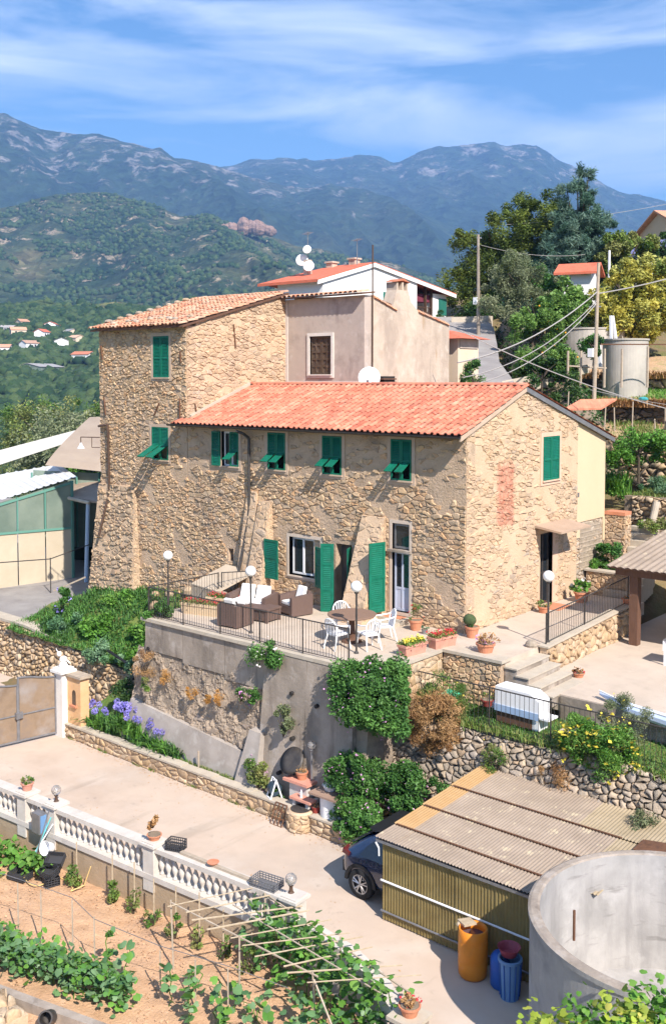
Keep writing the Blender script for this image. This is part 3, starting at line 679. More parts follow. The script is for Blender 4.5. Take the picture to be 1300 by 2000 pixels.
def lay_tiles(root, par, me, fr, cols, rows, origin, ux, uy, un, w_, l_, lim, seed, jit=.01, rest_mat=None, yj=0., name='tile', skip=None):
    """tiles at origin + ux*(i*w) + uy*(j*l); nearest ones become parts"""
    rng = random.Random(seed); sp = []
    for j in range(rows):
        for i in range(cols):
            if skip and skip(i, j): continue
            p = Vector(origin) + ux * ((i + .5) * w_ + rng.uniform(-jit, jit)) + uy * (j * l_ + rng.uniform(-jit, jit) * 1.5) + un * (rng.uniform(0, yj) + .002)
            M_ = Matrix((ux, uy, un)).transposed().to_4x4() @ Matrix.Rotation(rng.uniform(-jit, jit) * 2.5, 4, 'Z'); M_.translation = p
            sp.append(((p - CV).length, M_, rng.random()))
    sp.sort(key=lambda q: q[0]); off = wloc(par)
    for (d, M_, t) in sp[:lim]:
        o = link(name, me, par); M2 = M_.copy(); M2.translation = M_.translation - off; o.matrix_local = M2
    if len(sp) > lim:
        mv = np.array([v.co[:] for v in me.vertices]); fs = [tuple(p.vertices) for p in me.polygons]; mb = MB()
        for (d, M_, t) in sp[lim:]:
            A = np.array(M_)[:3]; mb.add((mv @ A[:, :3].T + A[:, 3]).tolist(), fs, t * .99 + .005)
        P(name + 's_laid_further_up', mb, rest_mat or me.materials[0], root, kind='stuff')
tw, tl = .232, .365
ta = math.atan(SL); uy = Vector((0, math.cos(ta), math.sin(ta))); un = Vector((0, -math.sin(ta), math.cos(ta))); ux = Vector((1, 0, 0))
tm = tile_mesh(tw + .015, tl + .06, .066, 'tile', tile_n)
ncol = int((XR - XL) / tw); nrow = 11; tl = (RY - EY) / math.cos(ta) / nrow
lay_tiles(house, roof, tm, None, ncol, nrow, (XR - ncol * tw, EY, zr(EY)), ux, uy, un, tw, tl, 300, 5, .011, yj=.008, name='roof_tile',
          skip=lambda i, j: XR - (ncol - i) * tw < -11.8 - .05 and (EY + j * tl * .93) > -.35)
# far slope
tb = math.atan(SR); uyb = Vector((0, -math.cos(tb), math.sin(tb))); unb = Vector((0, math.sin(tb), math.cos(tb)))
mv = np.array([v.co[:] for v in tm.vertices]); fs = [tuple(p.vertices) for p in tm.polygons]; mb = MB(); rng = random.Random(8)
nb = 17; lb = (9.6 - RY) / math.cos(tb) / nb
for j in range(nb):
    for i in range(ncol - 3 if j < 99 else 0):
        A = Matrix((-ux, uyb, unb)).transposed().to_4x4(); A.translation = Vector((XR - (i + .5) * tw, 9.6, zr(9.6) + .003)) + uyb * (j * lb)
        A = np.array(A)[:3]; mb.add((mv @ A[:, :3].T + A[:, 3]).tolist(), fs, rng.random() * .99 + .005)
P('rear_roof_tiling', mb, tile_n, house, kind='stuff')
rm = MB(); n = 8
vs = []
for (x, k) in ((0, 1.), (.4, .92)):
    for i in range(n + 1): a = math.pi * i / n; vs.append((x, -.11 * k * math.cos(a), .085 * k * math.sin(a)))
rm.add(vs, [(i, i + 1, n + 2 + i, n + 1 + i) for i in range(n)]); rme = rm.mesh('ridge_tile', tile_n)
for i in range(32):
    o = link('ridge_tile', rme, roof, Vector((XR - .38 * (i + 1), RY, RZ + .045 + (i % 2) * .004)) - wloc(roof))
mb = MB(); mb.hexa([(-12.0, .1, 5.86), (-11.72, .1, 5.86), (-11.72, 3.1, 6.98), (-12.0, 3.1, 6.98)], [(-12.0, .1, 6.0), (-11.72, .1, 6.0), (-11.72, 3.1, 7.16), (-12.0, 3.1, 7.16)])
P('verge_coping', mb, coping, house)
# gutter and downpipe
mb = MB(); vs = []; n = 6
for x in (XL + .02, XR - .03):
    for i in range(n + 1): a = math.pi + math.pi * i / n; vs.append((x, EY - .02 + .06 * math.cos(a), zr(EY) - .02 + .06 * math.sin(a)))
mb.add(vs, [(i, i + 1, n + 2 + i, n + 1 + i) for i in range(n)]); P('gutter', mb, metal_d, house)
mb = MB(); mb.path([(-8.85, EY - .02, 5.55), (-8.68, -.3, 5.45), (-8.62, -.1, 5.3), (-8.6, -.1, 3.0), (-8.62, -.14, 2.5), (-8.8, -.58, .1)], .05, 8); P('downpipe', mb, metal_d, house)
HS.done()
# lean-to at the rear end of the gable
lt = thing('cream_extension', 'narrow cream rendered extension with a lattice covered base at the back end of the gable', 'extension', (-1, 8, 0))
mb = MB(); mb.prism([(-.06, 6.86, 2.42), (-.06, 9.1, 2.42), (-.06, 9.1, zr(9.1) - .15), (-.06, 6.86, zr(6.86) - .15)], (-5, 0, 0)); P('wall', mb, cream, lt)
mb = MB(); mb.box(-5, 6.86, -.2, -.1, 9.1, 2.42); lb_ = P('base', mb, mo_g, lt)
mb = MB(); mb.box(-.07, 7.0, 3.3, -.045, 7.1, 3.45); P('meter_box', mb, metal_g, lt)
mb = MB(); mb.box(-.06, 6.86, 1.9, -.03, 7.15, 2.42); mb.box(-.09, 8.95, 1.6, -.04, 9.1, 2.42); P('corner_strip', mb, cream, lt)
lat = []
for i in range(26):
    mb = MB(); y = 7.25 + i * .062; mb.box(-.095, y - .017, .72, -.065, y + .017, 2.36 - .06 * (i / 26)); P('lattice_slat', mb, wood_g, lt)
for i in range(9):
    mb = MB(); z = .85 + i * .17; mb.box(-.068, 7.2, z - .016, -.05, 8.9, z + .016); P('lattice_rail', mb, wood_g, lt)
S2 = Stones(lt, 120); S2.add(rubble(lambda s, t, d: (-.1 + d, 6.87 + s, t - .05), 2.2, 2.45, .2, .13, 31, depth=.03), lb_, st_d); S2.done()
# ================================================================== TOWER HOUSE
st_w = pm('stone_weathered', [(.43, .31, .2), (.52, .385, .25), (.38, .29, .2), (.56, .41, .26), (.34, .24, .16)], tint=True, ns=8, bump=.9, bs=28, bd=.02, stain=[((.24, .18, .13), .8, .5, .75, .5)])
tw_h = thing('stone_tower', 'tall narrow rubble stone house with flared base and old tiled roof at the left', 'house', (-14.4, 2.6, -1))
TS = Stones(tw_h, 300)
TX0, TX1, TB = -16.95, -11.85, 5.2
ROZ = 9.22; TSL = .272
def bat(z): return 0 if z > 3.2 else (3.2 - z) * .075
BX = -14.75
THo = [(-13.68, 7.34, -12.79, 8.87), (-13.8, 4.29, -12.86, 5.52)]
mb = MB(); wall_with_holes(mb, TX0, TX1, -1.6, ROZ, THo, lambda a, b, c, d: mb.box(a, 0, c, b, .45, d))
tf = P('front_wall', mb, mo_f, tw_h)
mb = MB(); b_ = bat(-1.6); mb.hexa([(TX0 - b_, -b_ - .1, -1.6), (BX + .25, -b_ - .1, -1.6), (BX + .25, -.001, -1.6), (TX0 - b_, -.001, -1.6)], [(TX0 - .01, -.1, 3.2), (BX, -.1, 3.2), (BX, -.001, 3.2), (TX0 - .01, -.001, 3.2)])
tfb = P('flared_base', mb, mo_g, tw_h)
mb = MB(); mb.prism([(TX1, .45, 5.), (TX1, TB, 5.), (TX1, TB, ROZ + TSL * TB + .05), (TX1, .45, ROZ + TSL * .45), (TX1, .45, 5.2)], (-.45, 0, 0))
ts = P('side_wall', mb, mo_g, tw_h)
mb = MB(); mb.prism([(TX0, .45, -1.6), (TX0, TB, -1.6), (TX0, TB, ROZ + TSL * TB), (TX0, .45, ROZ + TSL * .45)], (.45, 0, 0)); mb.box(TX0 + .46, .5, -1.6, TX1 - .46, TB, ROZ)
P('rear_mass', mb, mo_g, tw_h)
TH3 = [(a - .1 - TX0, b - .1, c + .1 - TX0, d + .12) for a, b, c, d in THo]
TS.add(rubble(lambda s, t, d: (TX0 + s, -d, -1.2 + t), 5.1, ROZ + 1.15, .185, .1, 41, depth=.034, gap=.011, rnd=1.2, skip=.05, holes=[(a, b + 1.2, c, d + 1.2) for a, b, c, d in TH3] + [(-1, -1, BX - TX0 - .08, 4.35), (BX - TX0 - .0, 1.16, 6, 6.72)]), tf, st_f); TS.add(LEFT_STONES, tf, st_f)
def tmap(s, t, d):
    z = t - 1.5; k = bat(z); w_ = BX - TX0; return (TX0 - k + s * (w_ + k + .25 * (3.2 - z) / 4.8) / w_, -k - d - .1, z + d * .25)
TS.add(rubble(tmap, BX - TX0, 4.7, .2, .12, 42, depth=.045, gap=.02, skip=.15, rnd=1.2), tfb, st_w)
TS.add(rubble(lambda s, t, d: (BX + .25 * (1 - t / 4.8) + d * .5, -(s * (bat(-1.6 + t) + .1)), -1.6 + t), 1, 4.7, .4, .16, 45, depth=.04, gap=.02), tfb, st_w)
TS.add(rubble(lambda s, t, d: (TX1 + d, s, 5.6 + t), TB, 6, .22, .11, 43, depth=.028, gap=.012, rnd=1.1, skip=.1,
              clips=[(-TSL, 1, ROZ - 5.6 - .06), (-SL, -1, -(RZ - 5.6) + SL * RY - .02)], ), ts, st_g)
# bedrock boulders at the foot of the front wall between tower and terrace
for k, (a, b, c, d) in enumerate(THo):
    surround(tw_h, a, b, c, d, .12)
    m = (a + c) / 2
    for (x0, x1) in ((a + .01, m - .005), (m + .005, c - .01)):
        place_shutter(tw_h, (x0, 0, b + .01), 0, x1 - x0, d - b - .02, flap=(62, .85) if k else None)
mb = MB(); mb.path([(-16.9, -.12, 5.45), (-16.35, -.12, 5.5), (-16.3, -.12, 5.2), (-16.3, -.1, 2.9), (-16.45, -.5, 1.2)], .05, 8); P('downpipe', mb, brown_m, tw_h)
for (x, y, z, dx, dz) in ((-16.75, -.08, 8.6, .1, -.55), (-16.6, -.08, 6.6, .1, -.7), (-13.3, -.08, 6.4, -.3, -.45), (-12.1, -.08, 8.3, .02, -.4), (-12.15, -.08, 6.6, 0, -.7)):
    mb = MB(); mb.bar((x, y, z), (x + dx, y, z + dz), .03, n=5); P('iron_tie', mb, rust, tw_h)
for (y, z, dz) in ((.35, 6.4, -.6), (2.3, 9.35, -.9)): mb = MB(); mb.bar((TX1 + .05, y, z), (TX1 + .05, y + .1, z + dz), .028, n=5); P('iron_tie', mb, rust, tw_h)
# roof
tta = math.atan(TSL); uyt = Vector((0, math.cos(tta), math.sin(tta))); unt = Vector((0, -math.sin(tta), math.cos(tta)))
def zt_(y): return ROZ + .06 + TSL * y
mb = MB(); mb.hexa([(TX0 - .2, -.28, zt_(-.28) - .07), (TX1 + .12, -.28, zt_(-.28) - .07), (TX1 + .12, TB + .1, zt_(TB) - .04), (TX0 - .2, TB + .1, zt_(TB) - .04)],
                   [(TX0 - .2, -.28, zt_(-.28) - .01), (TX1 + .12, -.28, zt_(-.28) - .01), (TX1 + .12, TB + .1, zt_(TB) + .02), (TX0 - .2, TB + .1, zt_(TB) + .02)])
tr_ = P('roof', mb, wood_b, tw_h)
cm = tile_mesh(.19, .5, .085, 'tile', tile_o, lift=.045, th=.02, flat=False)
lay_tiles(tw_h, tr_, cm, None, 25, 15, (TX0 - .24, -.34, zt_(-.34) + .01), ux, uyt, unt, .216, .39, 300, 15, .018, yj=.02)
rng = random.Random(3)
for i in range(11):
    mb = MB(); x = TX0 + .35 + i * .42 + rng.uniform(-.1, .1); y = rng.uniform(.15, .7); z = zt_(y) + .13
    mb.sphere((x, y, z), .12, 7, 5, rng.random(), (rng.uniform(.8, 1.5), rng.uniform(.8, 1.2), .55)); P('roof_stone', mb, st_d, tr_)
for i in range(9):
    mb = MB(); x = TX0 - .05 + rng.uniform(0, .12); y = .5 + i * .5; z = zt_(y) + .15
    mb.sphere((x, y, z), .14, 7, 5, rng.random(), (1, rng.uniform(.8, 1.4), .6)); P('roof_stone', mb, st_d, tr_)
TS.done()

# ================================================================== PLASTERED HOUSE BEHIND
ph = thing('plastered_house', 'flaking grey plastered house with one brown shuttered window and a tapered chimney', 'house', (-9.7, 8, 0))
PX0, PX1, PY0, PY1 = TX1 + .02, -7.85, 5.2, 10.85
PHo = [(-10.55, 7.46, -9.45, 8.95)]
mb = MB(); wall_with_holes(mb, PX0, PX1, 5.2, 10.42, PHo, lambda a, b, c, d: mb.box(a, PY0, c, b, PY0 + .4, d)); P('front_wall', mb, plas, ph)
mb = MB(); mb.prism([(PX1, PY0 + .4, 5.), (PX1, PY1, 5.), (PX1, PY1, 9.5), (PX1, 8.75, 9.92), (PX1, 7.9, 10.5), (PX1, 7.0, 10.02), (PX1, 6.3, 10.3), (PX1, 5.62, 10.4), (PX1, PY0 + .4, 10.42)], (-.4, 0, 0)); P('side_wall', mb, plas2, ph)
mb = MB(); mb.box(PX0, PY0 + .42, 5, PX1 - .42, PY1, 9.4); P('core', mb, dark, ph)
mb = MB(); mb.box(PX0 - .02, PY0 - .03, 7.0, PX0 + .12, PY0 - .002, 10.42); mb.box(PX0 + .12, PY0 - .02, 7.0, PX1, PY0 - .002, 7.22); P('plaster_band', mb, pm('pale_plaster_band', [(.58, .52, .46), (.64, .57, .5)], ns=3, bump=.2), ph)
surround(ph, *PHo[0], .12, pm('window_trim_white', [(.6, .56, .5), (.68, .64, .58)], ns=4), y=PY0, pr=.05)
for (x0, x1) in ((-10.54, -10.01), (-9.99, -9.46)):
    mb = MB(); w_ = x1 - x0; zb, zt2 = 7.48, 8.93; mb.box(x0, PY0 + .05, zb, x0 + .06, PY0 + .09, zt2); mb.box(x1 - .06, PY0 + .05, zb, x1, PY0 + .09, zt2)
    for i in range(6): z = zb + (zt2 - zb - .07) * i / 5; mb.box(x0 + .06, PY0 + .05, z, x1 - .06, PY0 + .09, z + .07)
    mb.box((x0 + x1) / 2 - .03, PY0 + .052, zb + .07, (x0 + x1) / 2 + .03, PY0 + .088, zt2 - .07)
    mb.box(x0 + .06, PY0 + .08, zb + .07, x1 - .06, PY0 + .1, zt2 - .07); P('shutter', mb, brown_s, ph)
mb = MB(); mb.hexa([(PX0 - .1, PY0 - .3, 10.42), (PX1 + .12, PY0 - .3, 10.42), (PX1 + .12, 5.7, 10.52), (PX0 - .1, 5.7, 10.52)], [(PX0 - .1, PY0 - .3, 10.48), (PX1 + .12, PY0 - .3, 10.48), (PX1 + .12, 5.7, 10.58), (PX0 - .1, 5.7, 10.58)])
mb.hexa([(PX0, 5.7, 10.47), (PX1 - .1, 5.7, 10.35), (PX1 - .1, PY1, 9.4), (PX0, PY1, 9.4)], [(PX0, 5.7, 10.54), (PX1 - .1, 5.7, 10.41), (PX1 - .1, PY1, 9.56), (PX0, PY1, 9.56)])
pr_ = P('roof', mb, wood_b, ph)
for i in range(17):
    mb = MB(); vs = []; n = 6
    for y, z in ((PY0 - .36, 10.49), (5.6, 10.6)):
        for k in range(n + 1): a = math.pi * k / n; vs.append((PX0 + .02 + i * .238 - .1 * math.cos(a), y, z + .08 * math.sin(a)))
    mb.add(vs, [(k, k + 1, n + 2 + k, n + 1 + k) for k in range(n)], (i * .37) % 1); P('tile', mb, tile_o, pr_)
for i in range(14):
    mb = MB(); y = 5.75 + i * .36; x = PX1 - .02
    z = (10.42 - (y - 5.62) * .3) if y < 6.9 else ((9.97 - (y - 8.7) * .2) if y > 8.5 else None)
    if z is None: continue
    mb.hexa([(x - .2, y, z - .03), (x + .1, y, z - .03), (x + .1, y + .36, z - .12), (x - .2, y + .36, z - .12)], [(x - .15, y + .02, z + .07), (x + .02, y + .02, z + .07), (x + .02, y + .36, z - .02), (x - .15, y + .36, z - .02)], (i * .61) % 1); P('tile', mb, tile_o, pr_)
mb = MB(); mb.hexa([(PX1 - .55, 6.95, 10.05), (PX1 + .004, 6.95, 10.05), (PX1 + .004, 8.35, 9.9), (PX1 - .55, 8.35, 9.9)], [(PX1 - .5, 7.2, 10.75), (PX1 + .003, 7.2, 10.75), (PX1 + .003, 7.95, 10.75), (PX1 - .5, 7.95, 10.75)])
for (yy) in (7.2, 7.55, 7.85): mb.box(PX1 - .5, yy, 10.75, PX1 - .0, yy + .1, 11.05)
ch = P('chimney', mb, plas2, ph)
mb = MB(); mb.prism([(PX1 + .06, 7.1, 11.05), (PX1 + .06, 7.57, 11.2), (PX1 + .06, 8.05, 11.05), (PX1 + .06, 7.57, 11.12)], (-.62, 0, 0)); P('chimney_cap', mb, tile_o, ch)
mb = MB(); mb.path([(PX1 + .06, 5.62, 12.3), (PX1 + .06, 5.62, 8.0), (PX1 + .06, 5.6, 7.3)], .03, 6); P('pipe', mb, brown_m, ph)
mb = MB(); mb.lathe((0, 0, 0), [(.0, .0), (.16, .025), (.3, .07), (.41, .15), (.4, .16), (.29, .085), (.15, .04), (.0, .02)], 20, capb=False, capt=False)
dish = thing('satellite_dish', 'white satellite dish rising behind the ridge of the long salmon roof', 'satellite dish', (-7.45, 5.0, 7.32), group=None)
o = PL('reflector', mb, white_r, dish, smooth=True); o.rotation_euler = (R(78), 0, R(35)); o.location = (0, 0, .0)
mb = MB(); mb.path([(0, 0, 0), (0, .15, -.1), (0, .3, -.75)], .025, 6); PL('mast', mb, metal_g, dish)
mb = MB(); mb.path([(.1, -.05, -.3), (.25, -.4, -.12)], .012, 5); mb.box(.22, -.46, -.15, .29, -.38, -.06); PL('receiver_arm', mb, metal_g, dish)
ts2 = thing('tile_stack', 'small dark stack of old roof tiles against the pale plaster side wall', 'tile stack', (-7.4, 6.1, 6.6))
for i in range(5):
    mb = MB(); z = 6.75 + i * .13; mb.box(-7.6, 5.75, z, -7.35, 6.55, z + .05); P('tile', mb, wood_b, ts2)
    mb = MB(); mb.box(-7.6, 5.78 + (i % 2) * .05, z + .05, -7.4, 6.5, z + .13); P('spacer', mb, dark, ts2)
# cream annex
ax = thing('cream_annex', 'small cream annex with a red hipped tile roof at the rear of the plastered house', 'annex', (-9.2, 12.4, 5))
mb = MB(); mb.box(-11, 11.6, 4.5, -7.9, 13.2, 9.0); P('wall', mb, pm('cream_annex_render', [(.62, .5, .36), (.68, .55, .41)], ns=1), ax)
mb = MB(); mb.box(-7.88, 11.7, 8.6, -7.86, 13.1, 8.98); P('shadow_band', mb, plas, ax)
mb = MB(); mb.hexa([(-11.3, 11.3, 9.0), (-7.5, 11.3, 9.0), (-7.5, 13.6, 9.0), (-11.3, 13.6, 9.0)], [(-10.5, 12.2, 9.4), (-8.9, 12.2, 9.4), (-8.9, 12.7, 9.4), (-10.5, 12.7, 9.4)]); P('roof', mb, tile_r, ax)

# ================================================================== WHITE HOUSE AND OTHER HOUSES UP THE HILL
wh = thing('white_house', 'large white rendered house with red tiled roof and loggia rising behind the plastered block', 'house', (-27, 27, 8))
GX = -22.6; wy0, wy1, wp = 19.3, 33.0, 24.6
def zw(y): return 14.45 - abs(y - 24.6) * (.27 if y < 24.6 else .15)
mb = MB(); mb.prism([(GX, wy0 + .6, 8), (GX, 29.2, 8), (GX, 29.2, zw(29.2) - .2), (GX, wp, zw(wp) - .2), (GX, wy0 + .6, zw(wy0 + .6) - .2)], (-3.6, 0, 0)); P('wall', mb, white_r, wh)
mb = MB(); mb.prism([(GX - .3, 29.2, 8), (GX - .3, 33.0, 8), (GX - .3, 33.0, 11.2), (GX - .3, 29.2, 11.2)], (-9.5, 0, 0)); mb.box(GX - 9.8, 31.4, 11.2, GX - .3, 33.0, zw(33.0) - .2); mb.box(GX - 9.8, 29.2, 11.2, GX - 2.2, 31.4, zw(31.4) - .25); P('wall', mb, white_r, wh)
mb = MB()
for y in (29.3, 30.6, 31.3): mb.box(GX - .45, y, 11.2, GX - .3, y + .12, zw(y) - .2)
mb.box(GX - .4, 29.2, 11.2, GX - .36, 31.4, 11.25); mb.box(GX - .42, 29.3, 12.0, GX - .36, 31.4, 12.06)
for i in range(14): mb.box(GX - .4, 29.35 + i * .15, 11.25, GX - .37, 29.38 + i * .15, 12.0)
P('loggia_railing', mb, brown_m, wh)
mb = MB(); mb.box(GX - 2.2, 29.22, 12.4, GX - .5, 31.38, 12.9); P('awning', mb, pm('dark_red_awning', [(.16, .03, .05)]), wh)
mb = MB(); z0 = zw(wy0)
mb.add([(GX + .14, wy0, zw(wy0)), (GX + .14, wp, zw(wp)), (GX - 3.5, wp, zw(wp)), (GX - 4.7, wy0, zw(wy0)), (GX - 10.9, wy1 + .6, zw(wy1)), (GX + .14, wy1 + .6, zw(wy1 + .6)), (GX - 10.9, wp + 4, zw(wy0))],
       [(0, 1, 2, 3), (1, 5, 4, 2), (3, 2, 4)])
for v in list(mb.v): mb.v.append((v[0], v[1], v[2] - .16))
mb.f += [(7, 10, 9, 8), (8, 9, 11, 12), (0, 7, 8, 1), (1, 8, 12, 5), (3, 10, 7, 0)]; mb.t += [0] * 5
wr = P('roof', mb, tile_r, wh)
mb = MB(); mb.prism([(GX + .15, wy0, zw(wy0) - .3), (GX + .15, wp, zw(wp) - .3), (GX + .15, wp, zw(wp) - .06), (GX + .15, wy0, zw(wy0) - .06)], (-.06, 0, 0)); mb.prism([(GX + .15, wp, zw(wp) - .3), (GX + .15, wy1 + .6, zw(wy1 + .6) - .3), (GX + .15, wy1 + .6, zw(wy1 + .6) - .06), (GX + .15, wp, zw(wp) - .06)], (-.06, 0, 0)); P('verge_board', mb, wpaint, wr)
for (y, z, w_, h_) in ((25.6, 11.9, .9, .8), (32.1, 11.6, .9, 1.1)):
    mb = MB(); mb.box(GX - .28, y, z, GX + .03, y + w_, z + h_) if y < 29 else mb.box(GX - .28, y, z, GX - .25, y + w_, z + h_); P('shutter', mb, green_d, wh)
for (x, y, z) in ((GX - 1.7, 24.3, 13.9), (GX - 3.2, 23.9, 13.75)):
    mb = MB(); mb.box(x, y, z, x + .5, y + .5, z + .8); mb.box(x - .08, y - .08, z + .8, x + .58, y + .58, z + .9); P('chimney', mb, plas2, wr)
mb = MB(); mb.box(GX - 2.2, 31.9, 13.0, GX - 1.6, 32.5, 13.8); mb.box(GX - 2.28, 31.82, 13.8, GX - 1.52, 32.58, 13.9); P('chimney', mb, plas2, wr)
def antenna(loc, h, label, dishes=True):
    t = thing('roof_antenna', label, 'antenna', loc)
    mb = MB(); mb.bar((0, 0, 0), (0, 0, h), .035, .02, 6); mb.bar((-.5, .3, h - .1), (.5, -.3, h - .1), .015); 
    for k in range(5): mb.bar((-.4 + k * .2 - .12, .24 - k * .12 - .2, h - .1), (-.4 + k * .2 + .12, .24 - k * .12 + .2, h - .1), .008)
    PL('mast', mb, metal_g, t)
    if dishes:
        for (dx, dz, r) in ((-.3, .75, .38), (.25, .35, .34), (.12, 1.35, .26)):
            d = MB(); d.lathe((0, 0, 0), [(0, 0), (r * .5, .04), (r, .16), (r * .98, .18), (r * .5, .07), (0, .03)], 16, capb=False, capt=False); o = PL('dish', d, white_r, t, smooth=True)
            o.location = (dx, -.15, dz + .1); o.rotation_euler = (R(75), 0, R(30))
        d = MB(); d.box(-.18, -.18, -.3, .18, .18, .9); PL('chimney_stub', d, plas2, t)
    return t
antenna((GX - 2.6, 21.5, 13.6), 2.6, 'antenna mast carrying three white dishes on the left roof slope of the white house')
antenna((GX - .3, 23.4, 14.2), 1.6, 'thin aerial on the gable end of the white house roof', False)
def hill_house(name, label, c, sx, sy, h, rh, wm, rm, rz=0, over=.4, wins=((.3, .6),)):
    t = thing(name, label, 'house', c, rz)
    mb = MB(); mb.box(-sx / 2, -sy / 2, -2, sx / 2, sy / 2, h); mb.prism([(sx / 2, -sy / 2, h), (sx / 2, sy / 2, h), (sx / 2, 0, h + rh * .92)], (-sx, 0, 0)); PL('wall', mb, wm, t)
    mb = MB()
    for s in (-1, 1):
        a = [(-sx / 2 - over, s * (sy / 2 + over), h - rh * over / (sy / 2)), (sx / 2 + over, s * (sy / 2 + over), h - rh * over / (sy / 2)), (sx / 2 + over, 0, h + rh), (-sx / 2 - over, 0, h + rh)]
        mb.hexa(a, [(p[0], p[1], p[2] + .14) for p in a])
    PL('roof', mb, rm, t)
    for (wx, ww) in wins:
        mb = MB(); x = -sx / 2 + wx * sx; mb.box(x, -sy / 2 - .03, h * .35, x + ww, -sy / 2, h * .75); PL('window', mb, dark, t)
    return t
hill_house('white_hut', 'small white hut with red tiled roof under the dark cedar', V(14.7, 60, 11.7), 1.7, 1.9, 1.9, .45, white_r, tile_r, R(15), wins=())
hh = hill_house('orange_roof_house', 'orange tile roofed house cut by the right edge above the yellow tree', V(29.5, 80, 15.9), 8, 6, 3.2, 1.3, cream, tile_o, R(50))
bh = thing('blue_parapet_house', 'house with a pale blue parapet terrace behind the yellow shrub at the right edge', 'house', V(25, 73, 13))
mb = MB(); mb.box(-2, -4, -3, 6, 4, 3.2); PL('wall', mb, white_r, bh)
mb = MB(); mb.box(-2.1, -4.1, 3.2, 6.1, -3.9, 4.0); mb.box(-2.1, -3.9, 3.2, -1.9, 4, 4.); mb.box(-2.1, -4.15, 3.1, 6.1, -4.1, 3.3); PL('parapet', mb, pm('blue_paint', [(.3, .32, .62), (.35, .37, .68)]), bh)
# ================================================================== SURFACES ROUND THE HOUSE
def slab(name, x0, y0, x1, y1, z0, z1, m, label=None): mb = MB(); mb.box(x0, y0, z0, x1, y1, z1); return struct(name, mb, m, label=label)
slab('terrace', -8.7, -4.5, -.3, -1.6, -.4, -.0, pave); slab('terrace', -.3, -3.7, .38, -1.6, -.4, -.002, pave); slab('terrace', -8.7, -1.6, 2.25, -.001, -.4, -.001, pave); slab('terrace', .001, .0, 2.25, 7.2, -.4, -.0005, pave)
slab('patio', 2.26, -1.3, 14, 9.5, -1.1, -.68, pave)
# ------------------------------------------------------------------ driveway and garden soil
BA = Vector((-10.5, -10.02)); BB = Vector((2.0, -9.15))          # balustrade line
bdir = (BB - BA).normalized(); bnor = Vector((bdir.y, -bdir.x))
mb = MB(); mb.prism([(-22, -11.2, -4.2), (-12.3, -10.1, -4.2), (BA.x, BA.y + .1, -4.2), (BB.x, BB.y + .1, -4.2), (3.6, -9.3, -4.2), (5.2, -9.95, -4.2), (6.2, -12, -4.2), (6.6, -16, -4.2), (16, -16, -4.2), (16, -2.5, -4.2), (-8, -2.5, -4.2), (-22, -2.5, -4.2)], (0, 0, -.6))
struct('driveway', mb, drive_m)
rng = random.Random(5)
def smooth_noise(x, y, s=1., k=0):
    return (math.sin(x * 1.7 * s + k) * math.cos(y * 2.1 * s + k * 1.3) + .5 * math.sin(x * 4.3 * s + y * 3.1 * s + k) + .25 * math.cos(x * 9.1 * s - y * 7.7 * s)) / 1.75
g = np.random.default_rng(1)
jit = g.normal(size=(141, 91)) * .012
def soilz(x, y): return -4.95 + smooth_noise(x, y, .8) * .05
mb = MB(); mb.grid(140, 90, lambda u, v: (-13 + 20.5 * u, -16.5 + 7.6 * v, soilz(-13 + 20.5 * u, -16.5 + 7.6 * v) + jit[int(u * 140 + .5), int(v * 90 + .5)]))
struct('garden_soil', mb, soil, smooth=True)
# clods on the soil
pts = np.stack([g.uniform(-9, 4, 2600), g.uniform(-14, -9.9, 2600), np.full(2600, -4.93)], 1)
leaves('soil_clods', pts, .05, soil, None, 3, up=1., asp=.9, off=(0, 0, 0), kind='stuff')
# ------------------------------------------------------------------ terrace retaining wall (3 bands, panels)
rw = thing('terrace_retaining_wall', 'tall concrete and rough stone retaining wall carrying the sitting terrace above the driveway', 'retaining wall', (-4, -4.8, -4.2))
def prof(z): return -4.55 - max(0, -.95 - z) * .14
def band(name, x0, x1, z0, z1, m, pr=0., nx=60, nz=14, amp=0., seed=0, slant=0.):
    rg = np.random.default_rng(seed); N = rg.normal(size=(nz + 1, nx + 1)) * amp
    K = (N + np.roll(N, 1, 0) + np.roll(N, 1, 1)) * .6 if amp else N
    mb = MB()
    def f(u, v):
        z = z0 + (z1 - z0) * v; x = x0 + (x1 - x0) * u + slant * (z0 - z) * (1 - u)
        return (x, prof(z) - pr - K[int(v * nz + .5), int(u * nx + .5)] + (.08 * smooth_noise(x, z, 2.2, 1) if amp else 0), z)
    mb.grid(nx, nz, f)
    q = len(mb.v)
    return P(name, mb, m, rw, kind=None)
mb = MB(); mb.hexa([(-9.3, prof(-4.2) + .08, -4.2), (.1, prof(-4.2) + .08, -4.2), (.1, -2.6, -4.2), (-9.3, -2.6, -4.2)], [(-8.62, -4.45, -.12), (.1, -4.45, -.12), (.1, -2.6, -.4), (-8.62, -2.6, -.4)]); P('wall_core', mb, conc_d, rw)
for i, (x0, x1) in enumerate(((-8.6, -6.9), (-6.88, -5.1), (-5.08, -3.42))):
    mb = MB(); mb.box(x0, -4.62, -1.0 - .12 * i, x1, -4.44, -.1); P('concrete_panel', mb, conc, rw)
band('rough_stone_face', -9.1, -3.3, -2.95, -.98, conc_d, .0, 150, 50, .016, 3)
